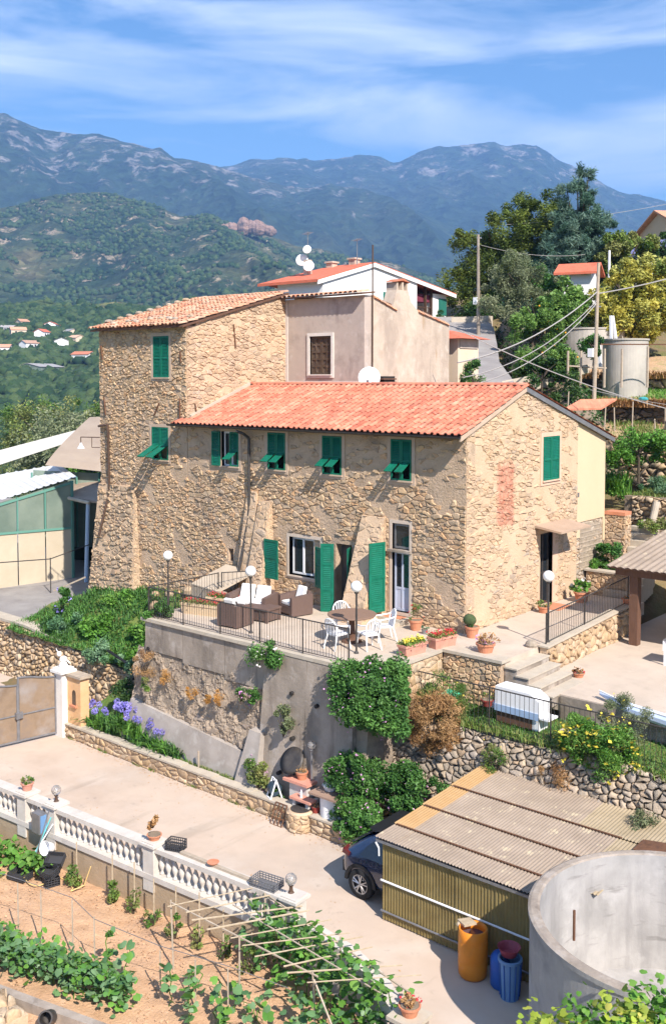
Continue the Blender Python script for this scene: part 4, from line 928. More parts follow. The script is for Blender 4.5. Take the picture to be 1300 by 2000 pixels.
mb = MB(); mb.hexa([(-9.35, prof(-2.8) - .3, -4.2), (-3.2, prof(-2.9) - .3, -4.2), (-3.2, prof(-2.9), -4.2), (-9.35, prof(-2.8), -4.2)], [(-9.0, prof(-2.5) - .12, -2.55), (-3.2, prof(-2.9) - .12, -3.1), (-3.2, prof(-2.9) + .1, -3.1), (-9., prof(-2.5) + .1, -2.55)]); P('concrete_footing', mb, pm('pale_footing_concrete', [(.32, .28, .24), (.46, .41, .36)], ns=1.1, bump=.4, bs=14, bd=.01, stain=[((.22, .19, .16), 1.2, .46, .66, .75), ((.54, .5, .45), 2.4, .55, .66, .5)]), rw)
for i, (x0, x1, zt) in enumerate(((-3.4, -1.9, -.1), (-1.88, -.3, -.1))):
    mb = MB(); mb.hexa([(x0 - .15 if i == 0 else x0, -4.98, -4.2), (x1 + .1, -4.98, -4.2), (x1 + .1, -4.4, -4.2), (x0, -4.4, -4.2)], [(x0, -4.68, zt), (x1, -4.68, zt), (x1, -4.4, zt), (x0, -4.4, zt)]); P('concrete_panel', mb, conc, rw)
mb = MB(); mb.hexa([(-4.2, -5.3, -4.2), (-3.3, -5.32, -4.2), (-3.3, -5.0, -4.2), (-4.2, -5.0, -4.2)], [(-3.75, -4.98, -2.3), (-3.3, -4.99, -2.3), (-3.3, -4.7, -2.3), (-3.75, -4.7, -2.3)]); P('concrete_pilaster', mb, MATS['pale_footing_concrete'], rw)
for i in range(6):
    mb = MB(); x0 = -8.72 + i * 1.42; mb.box(x0, -4.7, -.1, x0 + 1.405, -4.42, -.005 + .004 * (i % 2)); P('coping_slab', mb, coping, rw)
for (x, z, y) in ((-2.35, -1.05, -4.8), (-1.45, -1.2, -4.82), (-2.2, -2.2, -4.96), (-2.6, -3.2, -5.05), (-8.45, -.95, -4.63)):
    mb = MB(); mb.bar((x, y - .03, z), (x, y + .1, z), .055, n=10); P('drain_hole', mb, dark, rw)
RWS = Stones(rw, 120); core = rw.children[0]
RWS.add(rubble(lambda s, t, d: (-9.0 + s, prof(-2.9 + t) - d + .01, -2.9 + t), 5.7, 1.9, .42, .15, 77, depth=.035, gap=.04, skip=.9, rnd=1.2), core, pm('stone_rough_band', [(.27, .21, .16), (.36, .285, .21), (.31, .24, .18), (.4, .32, .25)], tint=True, ns=6, bump=.8, bs=20, bd=.03))
RWS.done()
# ------------------------------------------------------------------ boundary stone wall by the gate
gws = thing('roadside_stone_wall', 'high rubble stone retaining wall below the road behind the iron gate', 'retaining wall', (-15, -3, -4.2))
GP = [(-24, -2.7, -2.15), (-19, -2.8, -2.2), (-14.7, -2.9, -2.4), (-11.5, -3.05, -2.6), (-10.0, -4.0, -2.75), (-9.0, -5.0, -3.2)]
GWS = Stones(gws, 300)
for i in range(len(GP) - 1):
    a, b = Vector(GP[i]), Vector(GP[i + 1]); u = (b - a); u.z = 0; Lg = u.length; u.normalize(); n = Vector((u.y, -u.x, 0)); za, zb = a.z, b.z
    mb = MB(); back = -n * .6
    A = [a + n * .15, b + n * .15, b + back, a + back]
    mb.hexa([(p.x, p.y, -4.3) for p in A], [(a.x, a.y, za - .03), (b.x, b.y, zb - .03), (b.x + back.x, b.y + back.y, zb - .03), (a.x + back.x, a.y + back.y, za - .03)])
    wp_ = P('wall_body', mb, dark_earth, gws)
    h = max(za, zb) + 4.25
    GWS.add(rubble(lambda s, t, d: tuple(Vector((a.x, a.y, -4.25)) + u * s + n * (.17 - .17 * t / h + d) + Vector((0, 0, t))), Lg, h, .19, .14, 90 + i, depth=.09, gap=.012, rnd=.9,
                   clips=[(-(zb - za) / Lg, 1, za + 4.25)]), wp_, st_t)
GWS.done()
mb = MB(); mb.prism([(-24, -2.1, -2.2), (-18, -2.3, -2.2), (-14.8, -2.4, -2.45), (-14.8, -2.95, -2.45), (-18, -2.85, -2.2), (-24, -2.75, -2.2)], (0, 0, .1)); P('kerb_coping', mb, coping, gws)
# ------------------------------------------------------------------ low planter wall along the driveway
pw = thing('planter_wall', 'low golden stone planter wall running along the inner edge of the driveway', 'planter wall', (-6, -5.5, -4.2))
PWS = Stones(pw, 300)
for (x0, x1) in ((-11.6, -1.75), (-1.05, .4)):
    mb = MB(); mb.box(x0, -5.5, -4.2, x1, -5.27, -3.78); b_ = P('wall_body', mb, mo_g, pw)
    PWS.add(rubble(lambda s, t, d: (x0 + s, -5.5 - d, -4.2 + t), x1 - x0, .42, .24, .15, 101, depth=.035, gap=.016), b_, st_t)
n = 0
for (x0, x1) in ((-11.6, -1.75), (-1.05, .4)):
    x = x0
    while x < x1 - .1:
        e = min(x1, x + random.Random(n).uniform(.35, .6)); mb = MB(); mb.box(x, -5.55, -3.78, e - .012, -5.24, -3.74 + .012 * (n % 3)); P('coping_stone', mb, coping, pw); x = e; n += 1
PWS.done()
mb = MB(); mb.grid(60, 6, lambda u, v: (-11.6 + 12 * u, -5.27 + .55 * v, -3.86 + .05 * smooth_noise(u * 12, v * 2)))
struct('planting_bed', mb, dark_earth)
mb = MB(); mb.grid(30, 10, lambda u, v: (-11.6 + 3.0 * u, -5.27 + 2.3 * v * (1 - .4 * u), -3.86 + .9 * v * (1 - u * .3) + .05 * smooth_noise(u * 9, v * 9)))
struct('planting_bed', mb, turf)
# ------------------------------------------------------------------ gate and pillars
gate = thing('iron_gate', 'double leaf brown sheet metal gate with curved tops at the left end of the drive', 'gate', (-12.1, -6.8, -4.2))
gm = pm('gate_sheet', [(.17, .12, .08), (.25, .18, .12), (.2, .155, .125)], rough=.7, ns=1.4, bump=.2, bs=14, bd=.01, stain=[((.3, .28, .27), 1.1, .5, .7, .7)])
P0 = Vector((-11.93, -5.62, -4.12)); P1 = Vector((-12.42, -8.25, -4.12)); gd_ = (P1 - P0); Lg = gd_.length; gd_.normalize(); gn = Vector((-gd_.y, gd_.x, 0)); gn = gn if gn.x > 0 else -gn
for (k, s0, s1) in ((0, 0., Lg * .46), (1, Lg * .46 + .03, Lg * .95)):
    def top(s):
        u = (s - s0) / (s1 - s0); u = u if k == 0 else 1 - u
        return 1.95 + .09 * math.cos(u * math.pi) * (1 if k == 0 else -1) * -1 + (.0 if k == 0 else -.05)
    N = 12; mb = MB(); f = [P0 + gd_ * (s0 + (s1 - s0) * i / N) for i in range(N + 1)]
    poly = [tuple(f[0]), tuple(f[-1])] + [tuple(f[i] + Vector((0, 0, top(s0 + (s1 - s0) * i / N)))) for i in range(N, -1, -1)]
    mb.prism(poly, gn * .02); lf = P('gate_leaf', mb, gm, gate)
    mb = MB(); o_ = gn * .03
    tp = [f[i] + o_ + Vector((0, 0, top(s0 + (s1 - s0) * i / N))) for i in range(N + 1)]
    mb.path(tp, .03, 6); mb.bar(f[0] + o_, tp[0], .035); mb.bar(f[-1] + o_, tp[-1], .035); mb.bar(f[0] + o_ + Vector((0, 0, .02)), f[-1] + o_ + Vector((0, 0, .02)), .03); mb.bar(f[0] + o_ + Vector((0, 0, .85)), f[-1] + o_ + Vector((0, 0, .85)), .025)
    P('frame', mb, metal_g, lf)
mb = MB(); c_ = P0 + gd_ * (Lg * .46) + gn * .07 + Vector((0, 0, .85)); mb.box(c_.x - .05, c_.y - .12, c_.z - .1, c_.x + .05, c_.y + .12, c_.z + .1); P('lock', mb, metal_g, gate)
gp = thing('gate_pillar', 'white gate pillar topped by a small white statuette beside the iron gate', 'gate pillar', (-11.75, -5.4, -4.2))
mb = MB(); mb.box(-11.95, -5.62, -4.2, -11.55, -5.22, -2.12); P('shaft', mb, pm('old_white_paint', [(.66, .62, .56), (.76, .73, .68)], ns=2.5, bump=.2, stain=[((.45, .38, .3), 2, .58, .75, .6)]), gp)
mb = MB(); mb.box(-12.05, -5.72, -2.12, -11.45, -5.12, -2.04); mb.box(-11.99, -5.66, -2.04, -11.51, -5.18, -1.97); P('cap', mb, MATS['old_white_paint'], gp)
st = thing('statuette', 'little white animal statuette sitting on the gate pillar cap', 'statuette', (-11.75, -5.42, -1.97))
mb = MB(); mb.lathe((0, 0, 0), [(.13, 0), (.15, .06), (.12, .1), (.1, .16)], 10); mb.sphere((0, 0, .25), .11, 10, 7, 0, (1, 1.2, 1)); mb.sphere((-.07, -.1, .43), .08, 10, 7, 0, (.9, 1, 1.1)); mb.bar((-.09, -.12, .45), (-.13, -.18, .62), .02, .008); mb.bar((0.02, .12, .2), (.1, .2, .08), .03, .015); PL('figure', mb, white_r, st, smooth=True)
ms = thing('mailbox_wall', 'short orange rendered wall piece with arched niche beside the white gate pillar', 'wall', (-11.1, -5.2, -4.2))
om = pm('orange_render', [(.62, .36, .17), (.7, .45, .25)], ns=2, bump=.3, bs=14)
mb = MB(); mb.box(-11.55, -5.42, -4.2, -10.85, -5.1, -2.2); P('wall', mb, om, ms)
mb = MB(); mb.box(-11.55, -5.5, -2.2, -10.75, -5.05, -2.12); P('cap_slab', mb, wood_g, ms)
mb = MB(); n = 8; pl = [(-11.28, -5.43, -3.1), (-11.1, -5.43, -3.1)] + [(-11.19 + .09 * math.cos(a), -5.43, -2.72 + .1 * math.sin(a)) for a in [math.pi * i / n for i in range(n + 1)]]
mb.prism(pl, (0, .02, 0)); P('niche', mb, brown_s, ms)
mb = MB(); mb.box(-11.36, -5.5, -3.16, -11.02, -5.42, -3.1); P('niche_sill', mb, terra, ms)
# ------------------------------------------------------------------ balustrade
bal = thing('balustrade', 'white turned concrete balustrade with pillars between driveway and vegetable garden', 'balustrade', (-4, -9.6, -4.95))
bw = pm('balustrade_white', [(.5, .455, .4), (.6, .56, .5)], rough=.8, ns=3, bump=.25, bs=30, bd=.005, stain=[((.38, .33, .28), 2.2, .58, .75, .6)])
bpm = pm('balustrade_plinth', [(.36, .27, .17), (.44, .33, .22)], ns=3, bump=.7, bs=12, bd=.02, stain=[((.2, .15, .11), 3, .62, .72, .7)])
def bq(s, o, z): p = BA + bdir * s + bnor * o; return (p.x, p.y, z)
LB = (BB - BA).length
def bbox_(mb, s0, s1, o0, o1, z0, z1): return mb.hexa([bq(s0, o0, z0), bq(s1, o0, z0), bq(s1, o1, z0), bq(s0, o1, z0)], [bq(s0, o0, z1), bq(s1, o0, z1), bq(s1, o1, z1), bq(s0, o1, z1)])
def swap(mb): return mb
mb = MB(); bbox_(mb, 0, LB, .16, -.14, -5.1, -4.22); P('plinth', mb, bpm, bal)
mb = MB(); bbox_(mb, 0, LB, .21, -.19, -4.22, -4.09); P('base_rail', mb, bw, bal)
pil = [0.2, 3.45, 4.62, 8.15, 12.3]
prev = 0
bprof = [(.045, 0), (.06, .02), (.045, .05), (.03, .08), (.04, .12), (.072, .2), (.078, .26), (.06, .33), (.03, .4), (.028, .45), (.045, .5), (.05, .53)]
bme = MB().lathe((0, 0, 0), bprof, 10).mesh('baluster', bw, smooth=True)
for k, ps in enumerate(pil):
    mb = MB(); bbox_(mb, ps - .17, ps + .17, .2, -.17, -4.5 if k else -5, -3.44); p_ = P('pillar', mb, bw, bal)
    mb = MB(); bbox_(mb, ps - .23, ps + .23, .26, -.24, -3.44, -3.38); bbox_(mb, ps - .19, ps + .19, .22, -.2, -3.38, -3.35); P('pillar_cap', mb, bw, p_)
    if k:
        a, b = pil[k - 1] + .17, ps - .17; mb = MB(); bbox_(mb, a, b, .17, -.15, -3.56, -3.45); P('hand_rail', mb, bw, bal)
        n = int((b - a) / .205)
        for i in range(n):
            s = a + (b - a) * (i + .5) / n; link('baluster', bme, bal, Vector(bq(s, .02, -4.09)) - wloc(bal))
# ------------------------------------------------------------------ stone steps, terrace right side walls
sw = thing('terrace_front_wall', 'low dark stone wall with pale coping between planters and the patio steps', 'wall', (1.4, -1.75, -1.2))
mb = MB(); mb.box(.45, -1.78, -1.3, 2.22, -1.4, -.05); b_ = P('wall_body', mb, mo_f, sw); mb = MB(); mb.box(.4, -1.85, -.05, 2.3, -1.35, .03); P('coping', mb, coping, sw)
S3 = Stones(sw, 150); S3.add(rubble(lambda s, t, d: (.45 + s, -1.78 - d, -1.3 + t), 1.77, 1.24, .15, .11, 120, depth=.04), b_, st_f); S3.done()
sw = thing('terrace_corner_wall', 'sunlit stone retaining wall under the two flower troughs', 'wall', (.3, -3, -1.2))
mb = MB(); mb.box(-.4, -3.75, -1.6, .42, -1.79, -.06); b_ = P('wall_body', mb, mo_g, sw); mb = MB(); mb.box(-.4, -3.8, -.06, .47, -1.86, .02); P('coping', mb, coping, sw)
S3 = Stones(sw, 150); S3.add(rubble(lambda s, t, d: (.42 + d, -3.75 + s, -1.6 + t), 1.96, 1.52, .24, .16, 121, depth=.03), b_, st_t)
S3.add(rubble(lambda s, t, d: (-.4 + s, -3.75 - d, -1.6 + t), .8, 1.52, .24, .16, 122, depth=.03), b_, st_t); S3.done()
stp = thing('patio_steps', 'four wide pale stone steps going down from the terrace to the patio', 'steps', (2.7, -.8, -.7))
for i in range(4):
    mb = MB(); x = 2.26 + i * .34; z = -.0 - .17 * (i + 1) + .17 * .0
    mb.box(x, -1.62, -.95, x + .34, .1, z + .0 - .03); t_ = P('riser', mb, conc, stp)
    mb = MB(); mb.box(x - .02, -1.66, z - .03, x + .37, .1, z + .008 + .0); P('tread', mb, coping, t_)
pp = thing('parapet_wall', 'sunlit stone parapet wall below the iron railing beside the gable', 'wall', (2.35, 2.8, -.68))
mb = MB(); mb.prism([(2.3, .15, -.9), (2.3, 5.6, -.9), (2.3, 5.6, .22), (2.3, .9, .02), (2.3, .15, -.02)], (.22, 0, 0)); b_ = P('wall_body', mb, mo_g, pp)
mb = MB(); mb.hexa([(2.26, .1, 0), (2.58, .1, 0), (2.58, .9, .04), (2.26, .9, .04)], [(2.26, .1, .05), (2.58, .1, .05), (2.58, .9, .09), (2.26, .9, .09)]); mb.hexa([(2.26, .9, .03), (2.58, .9, .03), (2.58, 5.65, .23), (2.26, 5.65, .23)], [(2.26, .9, .09), (2.58, .9, .09), (2.58, 5.65, .29), (2.26, 5.65, .29)]); P('coping', mb, coping, pp)
S3 = Stones(pp, 200); S3.add(rubble(lambda s, t, d: (2.52 + d, .15 + s, -.72 + t), 5.4, .95, .24, .2, 123, depth=.06, gap=.02, clips=[(-.036, 1, .70)]), b_, st_t); S3.done()
# ------------------------------------------------------------------ railings
def railing(label, p, q, h, n, posts=(0, 1), mat=metal_d, name='iron_railing', r=.0065, group=None, low=.06):
    p = Vector(p); q = Vector(q); t = thing(name, label, 'railing', tuple((p + q) / 2), group=group)
    mb = MB(); mb.bar(p + Vector((0, 0, h)), q + Vector((0, 0, h)), .018); P('top_rail', mb, mat, t)
    mb = MB(); mb.bar(p + Vector((0, 0, low)), q + Vector((0, 0, low)), .012); P('bottom_rail', mb, mat, t)
    me = MB().bar((0, 0, low), (0, 0, h), r, n=4).mesh('bar', mat); c = wloc(t)
    for i in range(n): link('bar', me, t, p.lerp(q, (i + .5) / n) - c)
    pm_ = MB().bar((0, 0, -.05), (0, 0, h + .02), .02, n=4).mesh('post', mat)
    for k in posts: link('post', pm_, t, p.lerp(q, k) - c)
    return t
railing('long dark iron railing along the outer edge of the sitting terrace', (-8.55, -4.52, 0), (-.6, -4.52, 0), .92, 78, (0, .2, .4, .6, .8, 1))
railing('short iron railing at the left end of the sitting terrace', (-8.55, -4.5, 0), (-8.55, -1.6, 0), .92, 26)
railing('short iron railing by the wooden cover next to the wall', (-8.5, -1.5, 0), (-7.7, -.3, 0), .92, 10)
railing('iron railing on the parapet wall beside the gable', (2.4, .3, .05), (2.4, 2.6, .13), .85, 21, (0, 1))
railing('iron railing on the parapet wall next to the timber shed', (2.4, 2.62, .13), (2.4, 5.6, .26), .85, 27, (1,))
railing('dark iron fence section left of the white garden unit', (.1, -2.95, -1.35), (2.6, -2.95, -1.35), 1.02, 20, (0, 1))
railing('dark iron fence section in front of the white garden unit', (2.62, -2.95, -1.35), (4.3, -2.98, -1.35), 1.02, 13, (1,))
railing('dark iron fence section running behind the yellow broom', (4.32, -2.98, -1.35), (9.5, -2.9, -1.35), 1.02, 40, (.33, .66, 1))
# ------------------------------------------------------------------ lower garden strip and dry stone wall
mb = MB(); mb.grid(60, 14, lambda u, v: (-.3 + 12 * u, -3.2 + 1.95 * v, -1.33 + .05 * smooth_noise(u * 12, v * 2)))
struct('lower_lawn', mb, turf)
slab('patio_edge', 3.7, -1.34, 14, -1.302, -1.5, -.7, conc)
ds = thing('dry_stone_wall', 'long irregular grey dry stone retaining wall behind the corrugated shed', 'retaining wall', (4, -3.4, -4.2))
dprof = lambda t: -4.1 + .95 * (t / 2.85)
mb = MB(); mb.hexa([(-1.2, -4.0, -4.3), (13, -4.0, -4.3), (13, -2.4, -4.3), (-1.2, -2.4, -4.3)], [(-.6, -3.05, -1.38), (13, -3.05, -1.38), (13, -2.4, -1.38), (-.6, -2.4, -1.38)]); b_ = P('wall_body', mb, dark_earth, ds)
DS = Stones(ds, 300)
DS.add(rubble(lambda s, t, d: (-1.2 + s + .2 * math.sin(t * 2), dprof(t) - d + .07 * smooth_noise(s, t, 1.3), -4.2 + t + .1 * math.sin(s * 1.1) * t / 2.9), 12.5, 2.85, .165, .12, 130, depth=.065, gap=.007, rnd=.8, jit=.46, drop=.34), b_, st_d)
DS.done(restname='smaller_stones')
# ------------------------------------------------------------------ bank under the tower
def bankz(x, y):
    u = min(1, max(0, (y + 3.0) / 2.6)); e = -2.35 if x < -13 else -2.5
    top = -.95 + (x + 17) * .09 if x > -17 else -1.6
    return e + (top - e) * u + .07 * smooth_noise(x, y, 1.6)
mb = MB(); mb.grid(60, 26, lambda u, v: (-19 + 10.4 * u, -3.1 - (1.3 if u > .86 else 0) * (u - .86) / .14 + 3.6 * v, bankz(-19 + 10.4 * u, -3.1 + 3.6 * v)))
struct('planted_bank', mb, turf, smooth=True)
# ------------------------------------------------------------------ road on the left
mb = MB(); mb.grid(30, 30, lambda u, v: (-70 + 55 * u, -2.4 + 22 * v, -2.22 + (.0 if v < .1 else 0) + .9 * max(0, u - .2) * v * 1.2))
struct('road', mb, asph)
# ================================================================== LAMPS, FURNITURE, POTS
def globe_lamp(loc, h, label, r=.155, gm=None, group='white globe lamps on dark posts round the terrace', pole=metal_d):
    t = thing('globe_lamp', label, 'lamp', loc, group=group)
    mb = MB(); mb.lathe((0, 0, 0), [(.07, 0), (.06, .03), (.028, .08), (.028, h - r * 2 - .05), (.06, h - r * 2 - .02), (.06, h - r * 2 + .03)], 10); PL('post', mb, pole, t)
    mb = MB(); mb.sphere((0, 0, h - r), r, 20, 12); PL('globe', mb, gm or globe_m, t, smooth=True)
    return t
globe_lamp((-8.95, -3.4, -.1), 1.95, 'white globe lamp on the dark post at the far left corner of the terrace')
globe_lamp((-4.75, -3.9, 0), 1.95, 'white globe lamp standing in front of the wicker seating group')
globe_lamp((-1.1, -3.6, 0), 1.95, 'white globe lamp in front of the round table')
globe_lamp((2.35, .5, .05), 2.0, 'white globe lamp at the parapet railing near the gable door')
globe_lamp((-1.5, -4.95, -3.3), 1.2, 'small lamp with a clear globe on a grey post below the retaining wall', .11, globe_c, None, metal_g)
def armchair(loc, rz, w_, label, n=1):
    t = thing('wicker_sofa' if n > 1 else 'wicker_armchair', label, 'sofa' if n > 1 else 'armchair', loc, rz)
    d = .78; mb = MB(); mb.box(-w_ / 2 + .13, -d / 2 + .0, .08, w_ / 2 - .13, d / 2 - .14, .32); PL('seat_base', mb, wick, t)
    for s in (-1, 1):
        mb = MB(); x = s * (w_ / 2 - .065); mb.hexa([(x - .06, -d / 2, .03), (x + .06, -d / 2, .03), (x + .06, d / 2, .03), (x - .06, d / 2, .03)], [(x - .065, -d / 2, .6), (x + .065, -d / 2, .6), (x + .065, d / 2, .66), (x - .065, d / 2, .66)]); PL('armrest', mb, wick, t)
    mb = MB(); mb.hexa([(-w_ / 2 + .13, d / 2 - .14, .05), (w_ / 2 - .13, d / 2 - .14, .05), (w_ / 2 - .13, d / 2, .05), (-w_ / 2 + .13, d / 2, .05)], [(-w_ / 2 + .13, d / 2 - .08, .72), (w_ / 2 - .13, d / 2 - .08, .72), (w_ / 2 - .13, d / 2 + .02, .72), (-w_ / 2 + .13, d / 2 + .02, .72)]); PL('backrest', mb, wick, t)
    cw = (w_ - .3) / n
    for i in range(n):
        x = -w_ / 2 + .15 + cw * i; mb = MB(); mb.box(x + .01, -d / 2 + .02, .33, x + cw - .01, d / 2 - .2, .45); o = PL('seat_cushion', mb, cush, t)
        bv = o.modifiers.new('b', 'BEVEL'); bv.width = .03; bv.segments = 2
        mb = MB(); mb.hexa([(x + .03, d / 2 - .28, .44), (x + cw - .03, d / 2 - .28, .44), (x + cw - .03, d / 2 - .16, .44), (x + .03, d / 2 - .16, .44)], [(x + .05, d / 2 - .16, .86), (x + cw - .05, d / 2 - .16, .86), (x + cw - .05, d / 2 - .05, .84), (x + .05, d / 2 - .05, .84)]); o = PL('back_cushion', mb, cush, t)
        bv = o.modifiers.new('b', 'BEVEL'); bv.width = .03; bv.segments = 2
    return t
armchair((-6.45, -2.15, 0), R(12), 1.45, 'two seat brown wicker sofa with white cushions beside the flower troughs', 2)
armchair((-5.35, -1.35, 0), R(-14), .78, 'brown wicker armchair with white cushions under the green shuttered window')
armchair((-5.75, -3.55, 0), R(186), .76, 'brown wicker armchair seen from behind near the terrace railing')
t = thing('wicker_coffee_table', 'low square brown wicker coffee table in the middle of the seating group', 'coffee table', (-5.65, -2.55, 0), R(5))
mb = MB(); mb.box(-.5, -.35, .36, .5, .35, .42); PL('table_top', mb, wick, t)
mb = MB(); mb.box(-.46, -.31, .05, .46, .31, .36); PL('apron', mb, wick, t)
for sx in (-.45, .45):
    for sy in (-.3, .3): mb = MB(); mb.box(sx - .035, sy - .035, 0, sx + .035, sy + .035, .355); PL('leg', mb, wick, t)
t = thing('round_table', 'large round brown garden table on a central pedestal surrounded by white plastic chairs', 'table', (-1.95, -2.75, 0))
mb = MB(); mb.lathe((0, 0, 0), [(.66, .74), (.68, .76), (.68, .785), (.66, .79)], 36); PL('table_top', mb, wood_t, t)
mb = MB(); mb.lathe((0, 0, 0), [(.3, 0), (.28, .04), (.1, .12), (.08, .6), (.16, .74)], 12); PL('pedestal', mb, wood_b, t)
def pchair(loc, rz, label):
    t = thing('plastic_chair', label, 'chair', loc, rz, 'white plastic chairs around the round table')
    mb = MB(); mb.hexa([(-.22, -.22, .4), (.22, -.22, .4), (.19, .2, .38), (-.19, .2, .38)], [(-.24, -.24, .44), (.24, -.24, .44), (.2, .21, .41), (-.2, .21, .41)]); PL('seat', mb, wplas, t)
    for sx in (-1, 1):
        mb = MB(); mb.bar((sx * .2, -.2, .42), (sx * .25, -.26, 0), .024, .018); PL('leg', mb, wplas, t)
        mb = MB(); mb.bar((sx * .18, .19, .42), (sx * .23, .3, 0), .024, .018); PL('leg', mb, wplas, t)
        mb = MB(); mb.path([(sx * .24, -.22, .42), (sx * .27, -.2, .64), (sx * .27, .05, .66), (sx * .22, .26, .7)], .02, 6); PL('armrest', mb, wplas, t)
    mb = MB(); pts = [(-.2, .2, .42)] + [(-.22 * math.cos(a), .24 + .07 * math.sin(a), .66 + .2 * math.sin(a)) for a in [math.pi * i / 10 for i in range(11)]] + [(.2, .2, .42)]
    mb.path(pts, .02, 6); PL('back_frame', mb, wplas, t)
    for k in range(5):
        x = -.13 + .065 * k; a = math.acos(max(-1, min(1, -x / .22))); mb = MB(); mb.bar((x * .9, .2, .42), (x, .24 + .07 * math.sin(a), .66 + .2 * math.sin(a)), .014, n=4); PL('back_slat', mb, wplas, t)
    return t
pchair((-2.75, -2.2, 0), R(50), 'white plastic chair left of the round table by the wall side')
pchair((-1.8, -3.55, 0), R(172), 'white plastic chair nearest the railing with its back to the drop')
pchair((-1.15, -3.0, 0), R(-112), 'white plastic chair right of the round table facing left')
pchair((-1.35, -2.05, 0), R(-35), 'white plastic chair behind the round table toward the door')
def pot(loc, r, h, label, plant=None, mat=None, name='terracotta_pot', rim=True, n=18, group=None):
    t = thing(name, label, 'flower pot', loc, group=group); mat = mat or terra
    mb = MB(); mb.lathe((0, 0, 0), [(r * .68, 0), (r * .94, h * .82), (r * 1.04, h * .82), (r * 1.06, h), (r * .9, h), (r * .86, h * .88), (0, h * .88)], n, capt=False); PL('pot', mb, mat, t, smooth=False)
    mb = MB(); mb.lathe((0, 0, h * .86), [(r * .86, 0), (r * .86, .03)], n); PL('compost', mb, dark_earth, t)
    return t
def potplant(t, loc, r, h, n, size, mat, seed=0, fl=None, nf=0, z0=0, fs=.05, hang=0, shape=1.):
    g = np.random.default_rng(seed); p, ti = crown((loc[0], loc[1], loc[2] + z0), (r, r, h), 8, r * .45, n, g, zmin=loc[2] + z0 - h * .5)
    leaves('foliage', p, size, mat, t, seed, tint=ti, hang=hang)
    if fl: 
        q, _ = crown((loc[0], loc[1], loc[2] + z0), (r, r, h), 10, r * .3, nf, g, shell=.95); leaves('flowers', q[q[:, 2] > loc[2] + z0 - h * .3], fs, fl, t, seed + 1, up=1, asp=.9, kind='stuff')
def trough(c, L_, W_, H_, rz, label, mat, fl, seed, lf=None):
    t = thing('flower_trough', label, 'planter', c, rz)
    mb = MB(); mb.hexa([(-L_ / 2 + .04, -W_ / 2 + .03, 0), (L_ / 2 - .04, -W_ / 2 + .03, 0), (L_ / 2 - .04, W_ / 2 - .03, 0), (-L_ / 2 + .04, W_ / 2 - .03, 0)], [(-L_ / 2, -W_ / 2, H_ * .8), (L_ / 2, -W_ / 2, H_ * .8), (L_ / 2, W_ / 2, H_ * .8), (-L_ / 2, W_ / 2, H_ * .8)])
    mb.box(-L_ / 2 - .02, -W_ / 2 - .02, H_ * .8, L_ / 2 + .02, W_ / 2 + .02, H_); PL('trough', mb, mat, t)
    g = np.random.default_rng(seed); n = 700; p = np.stack([g.uniform(-L_ / 2, L_ / 2, n), g.normal(0, W_ * .32, n), H_ + g.uniform(0, .09, n)], 1)
    ca, sa = math.cos(rz), math.sin(rz); pw = p.copy(); pw[:, 0] = p[:, 0] * ca - p[:, 1] * sa + c[0]; pw[:, 1] = p[:, 0] * sa + p[:, 1] * ca + c[1]; pw[:, 2] += c[2]
    o = np_leaf_local(t, 'foliage', p, .06, lf or lf_mix, seed); 
    p2 = p[:200] + np.array([0, 0, .06]); np_leaf_local(t, 'flowers', p2, .055, fl, seed + 1)
    return t
def np_leaf_local(t, name, p, size, mat, seed, up=.7, asp=.7):
    o = leaves(name, p, size, mat, None, seed, up=up, asp=asp, off=(0, 0, 0)); o.parent = t; o['kind'] = 'stuff'; return o
trough((.12, -2.75, .02), .8, .3, .3, R(82), 'pink terracotta trough of yellow flowers on the corner wall', terra_p, fl_yellow, 11)
trough((.3, -1.72 + .1, .005), .8, .32, .32, R(78), 'pink terracotta trough of red flowers closest to the dark stone wall', terra_p, fl_red, 12)
trough((-7.55, -3.25, 0), 1.3, .38, .34, R(14), 'cream flower trough with yellowing plants nearest the terrace corner', cream, fl_red, 13, lf_mix)
trough((-7.6, -2.2, 0), 1.2, .38, .34, R(14), 'cream flower trough with red geraniums beside the wooden cover', cream, fl_red, 14, lf_mix)
def P_pot(loc, r, h, label, pr, ph_, n, size, lm, seed, fl=None, nf=0, fs=.05, mat=None, name='terracotta_pot', z=None):
    t = pot(loc, r, h, label, mat=mat, name=name); potplant(t, loc, pr, ph_, n, size, lm, seed, fl, nf, z0=h + ph_ * .6 if z is None else z, fs=fs); return t
P_pot((-1.35, -.55, 0), .2, .3, 'round terracotta pot with thin red flowers against the front wall', .22, .3, 260, .06, lf_mix, 31, fl_red, 30)
P_pot((-.9, -.75, 0), .09, .13, 'tiny blue grey pot next to the terracotta pot at the wall', .1, .08, 120, .05, lf_blue, 32, mat=metal_g, name='small_pot')
P_pot((.35, -.2, 0), .2, .32, 'terracotta pot with a leaning round cactus at the house corner', .13, .1, 200, .05, lf_dark, 33)
mb = MB(); mb.sphere((.3, -.25, .5), .2, 12, 8, 0, (1, .8, .85)); cac = thing('potted_cactus', 'dark round cactus growing out of the pot at the house corner', 'cactus', (.3, -.25, .32)); P('stem', mb, pm('cactus_green', [(.04, .07, .025), (.09, .12, .05)], ns=14, bump=1, bs=50), cac, smooth=True)
P_pot((1.5, -1.35, .0), .25, .27, 'wide terracotta bowl with a sprawling mauve plant beside the terrace steps', .3, .12, 420, .06, lf_dry, 34, fl_pink, 60)
P_pot((.45, 3.8, 0), .2, .2, 'small terracotta bowl with plants left of the gable door', .2, .12, 260, .06, lf_mix, 35, fl_red, 30)
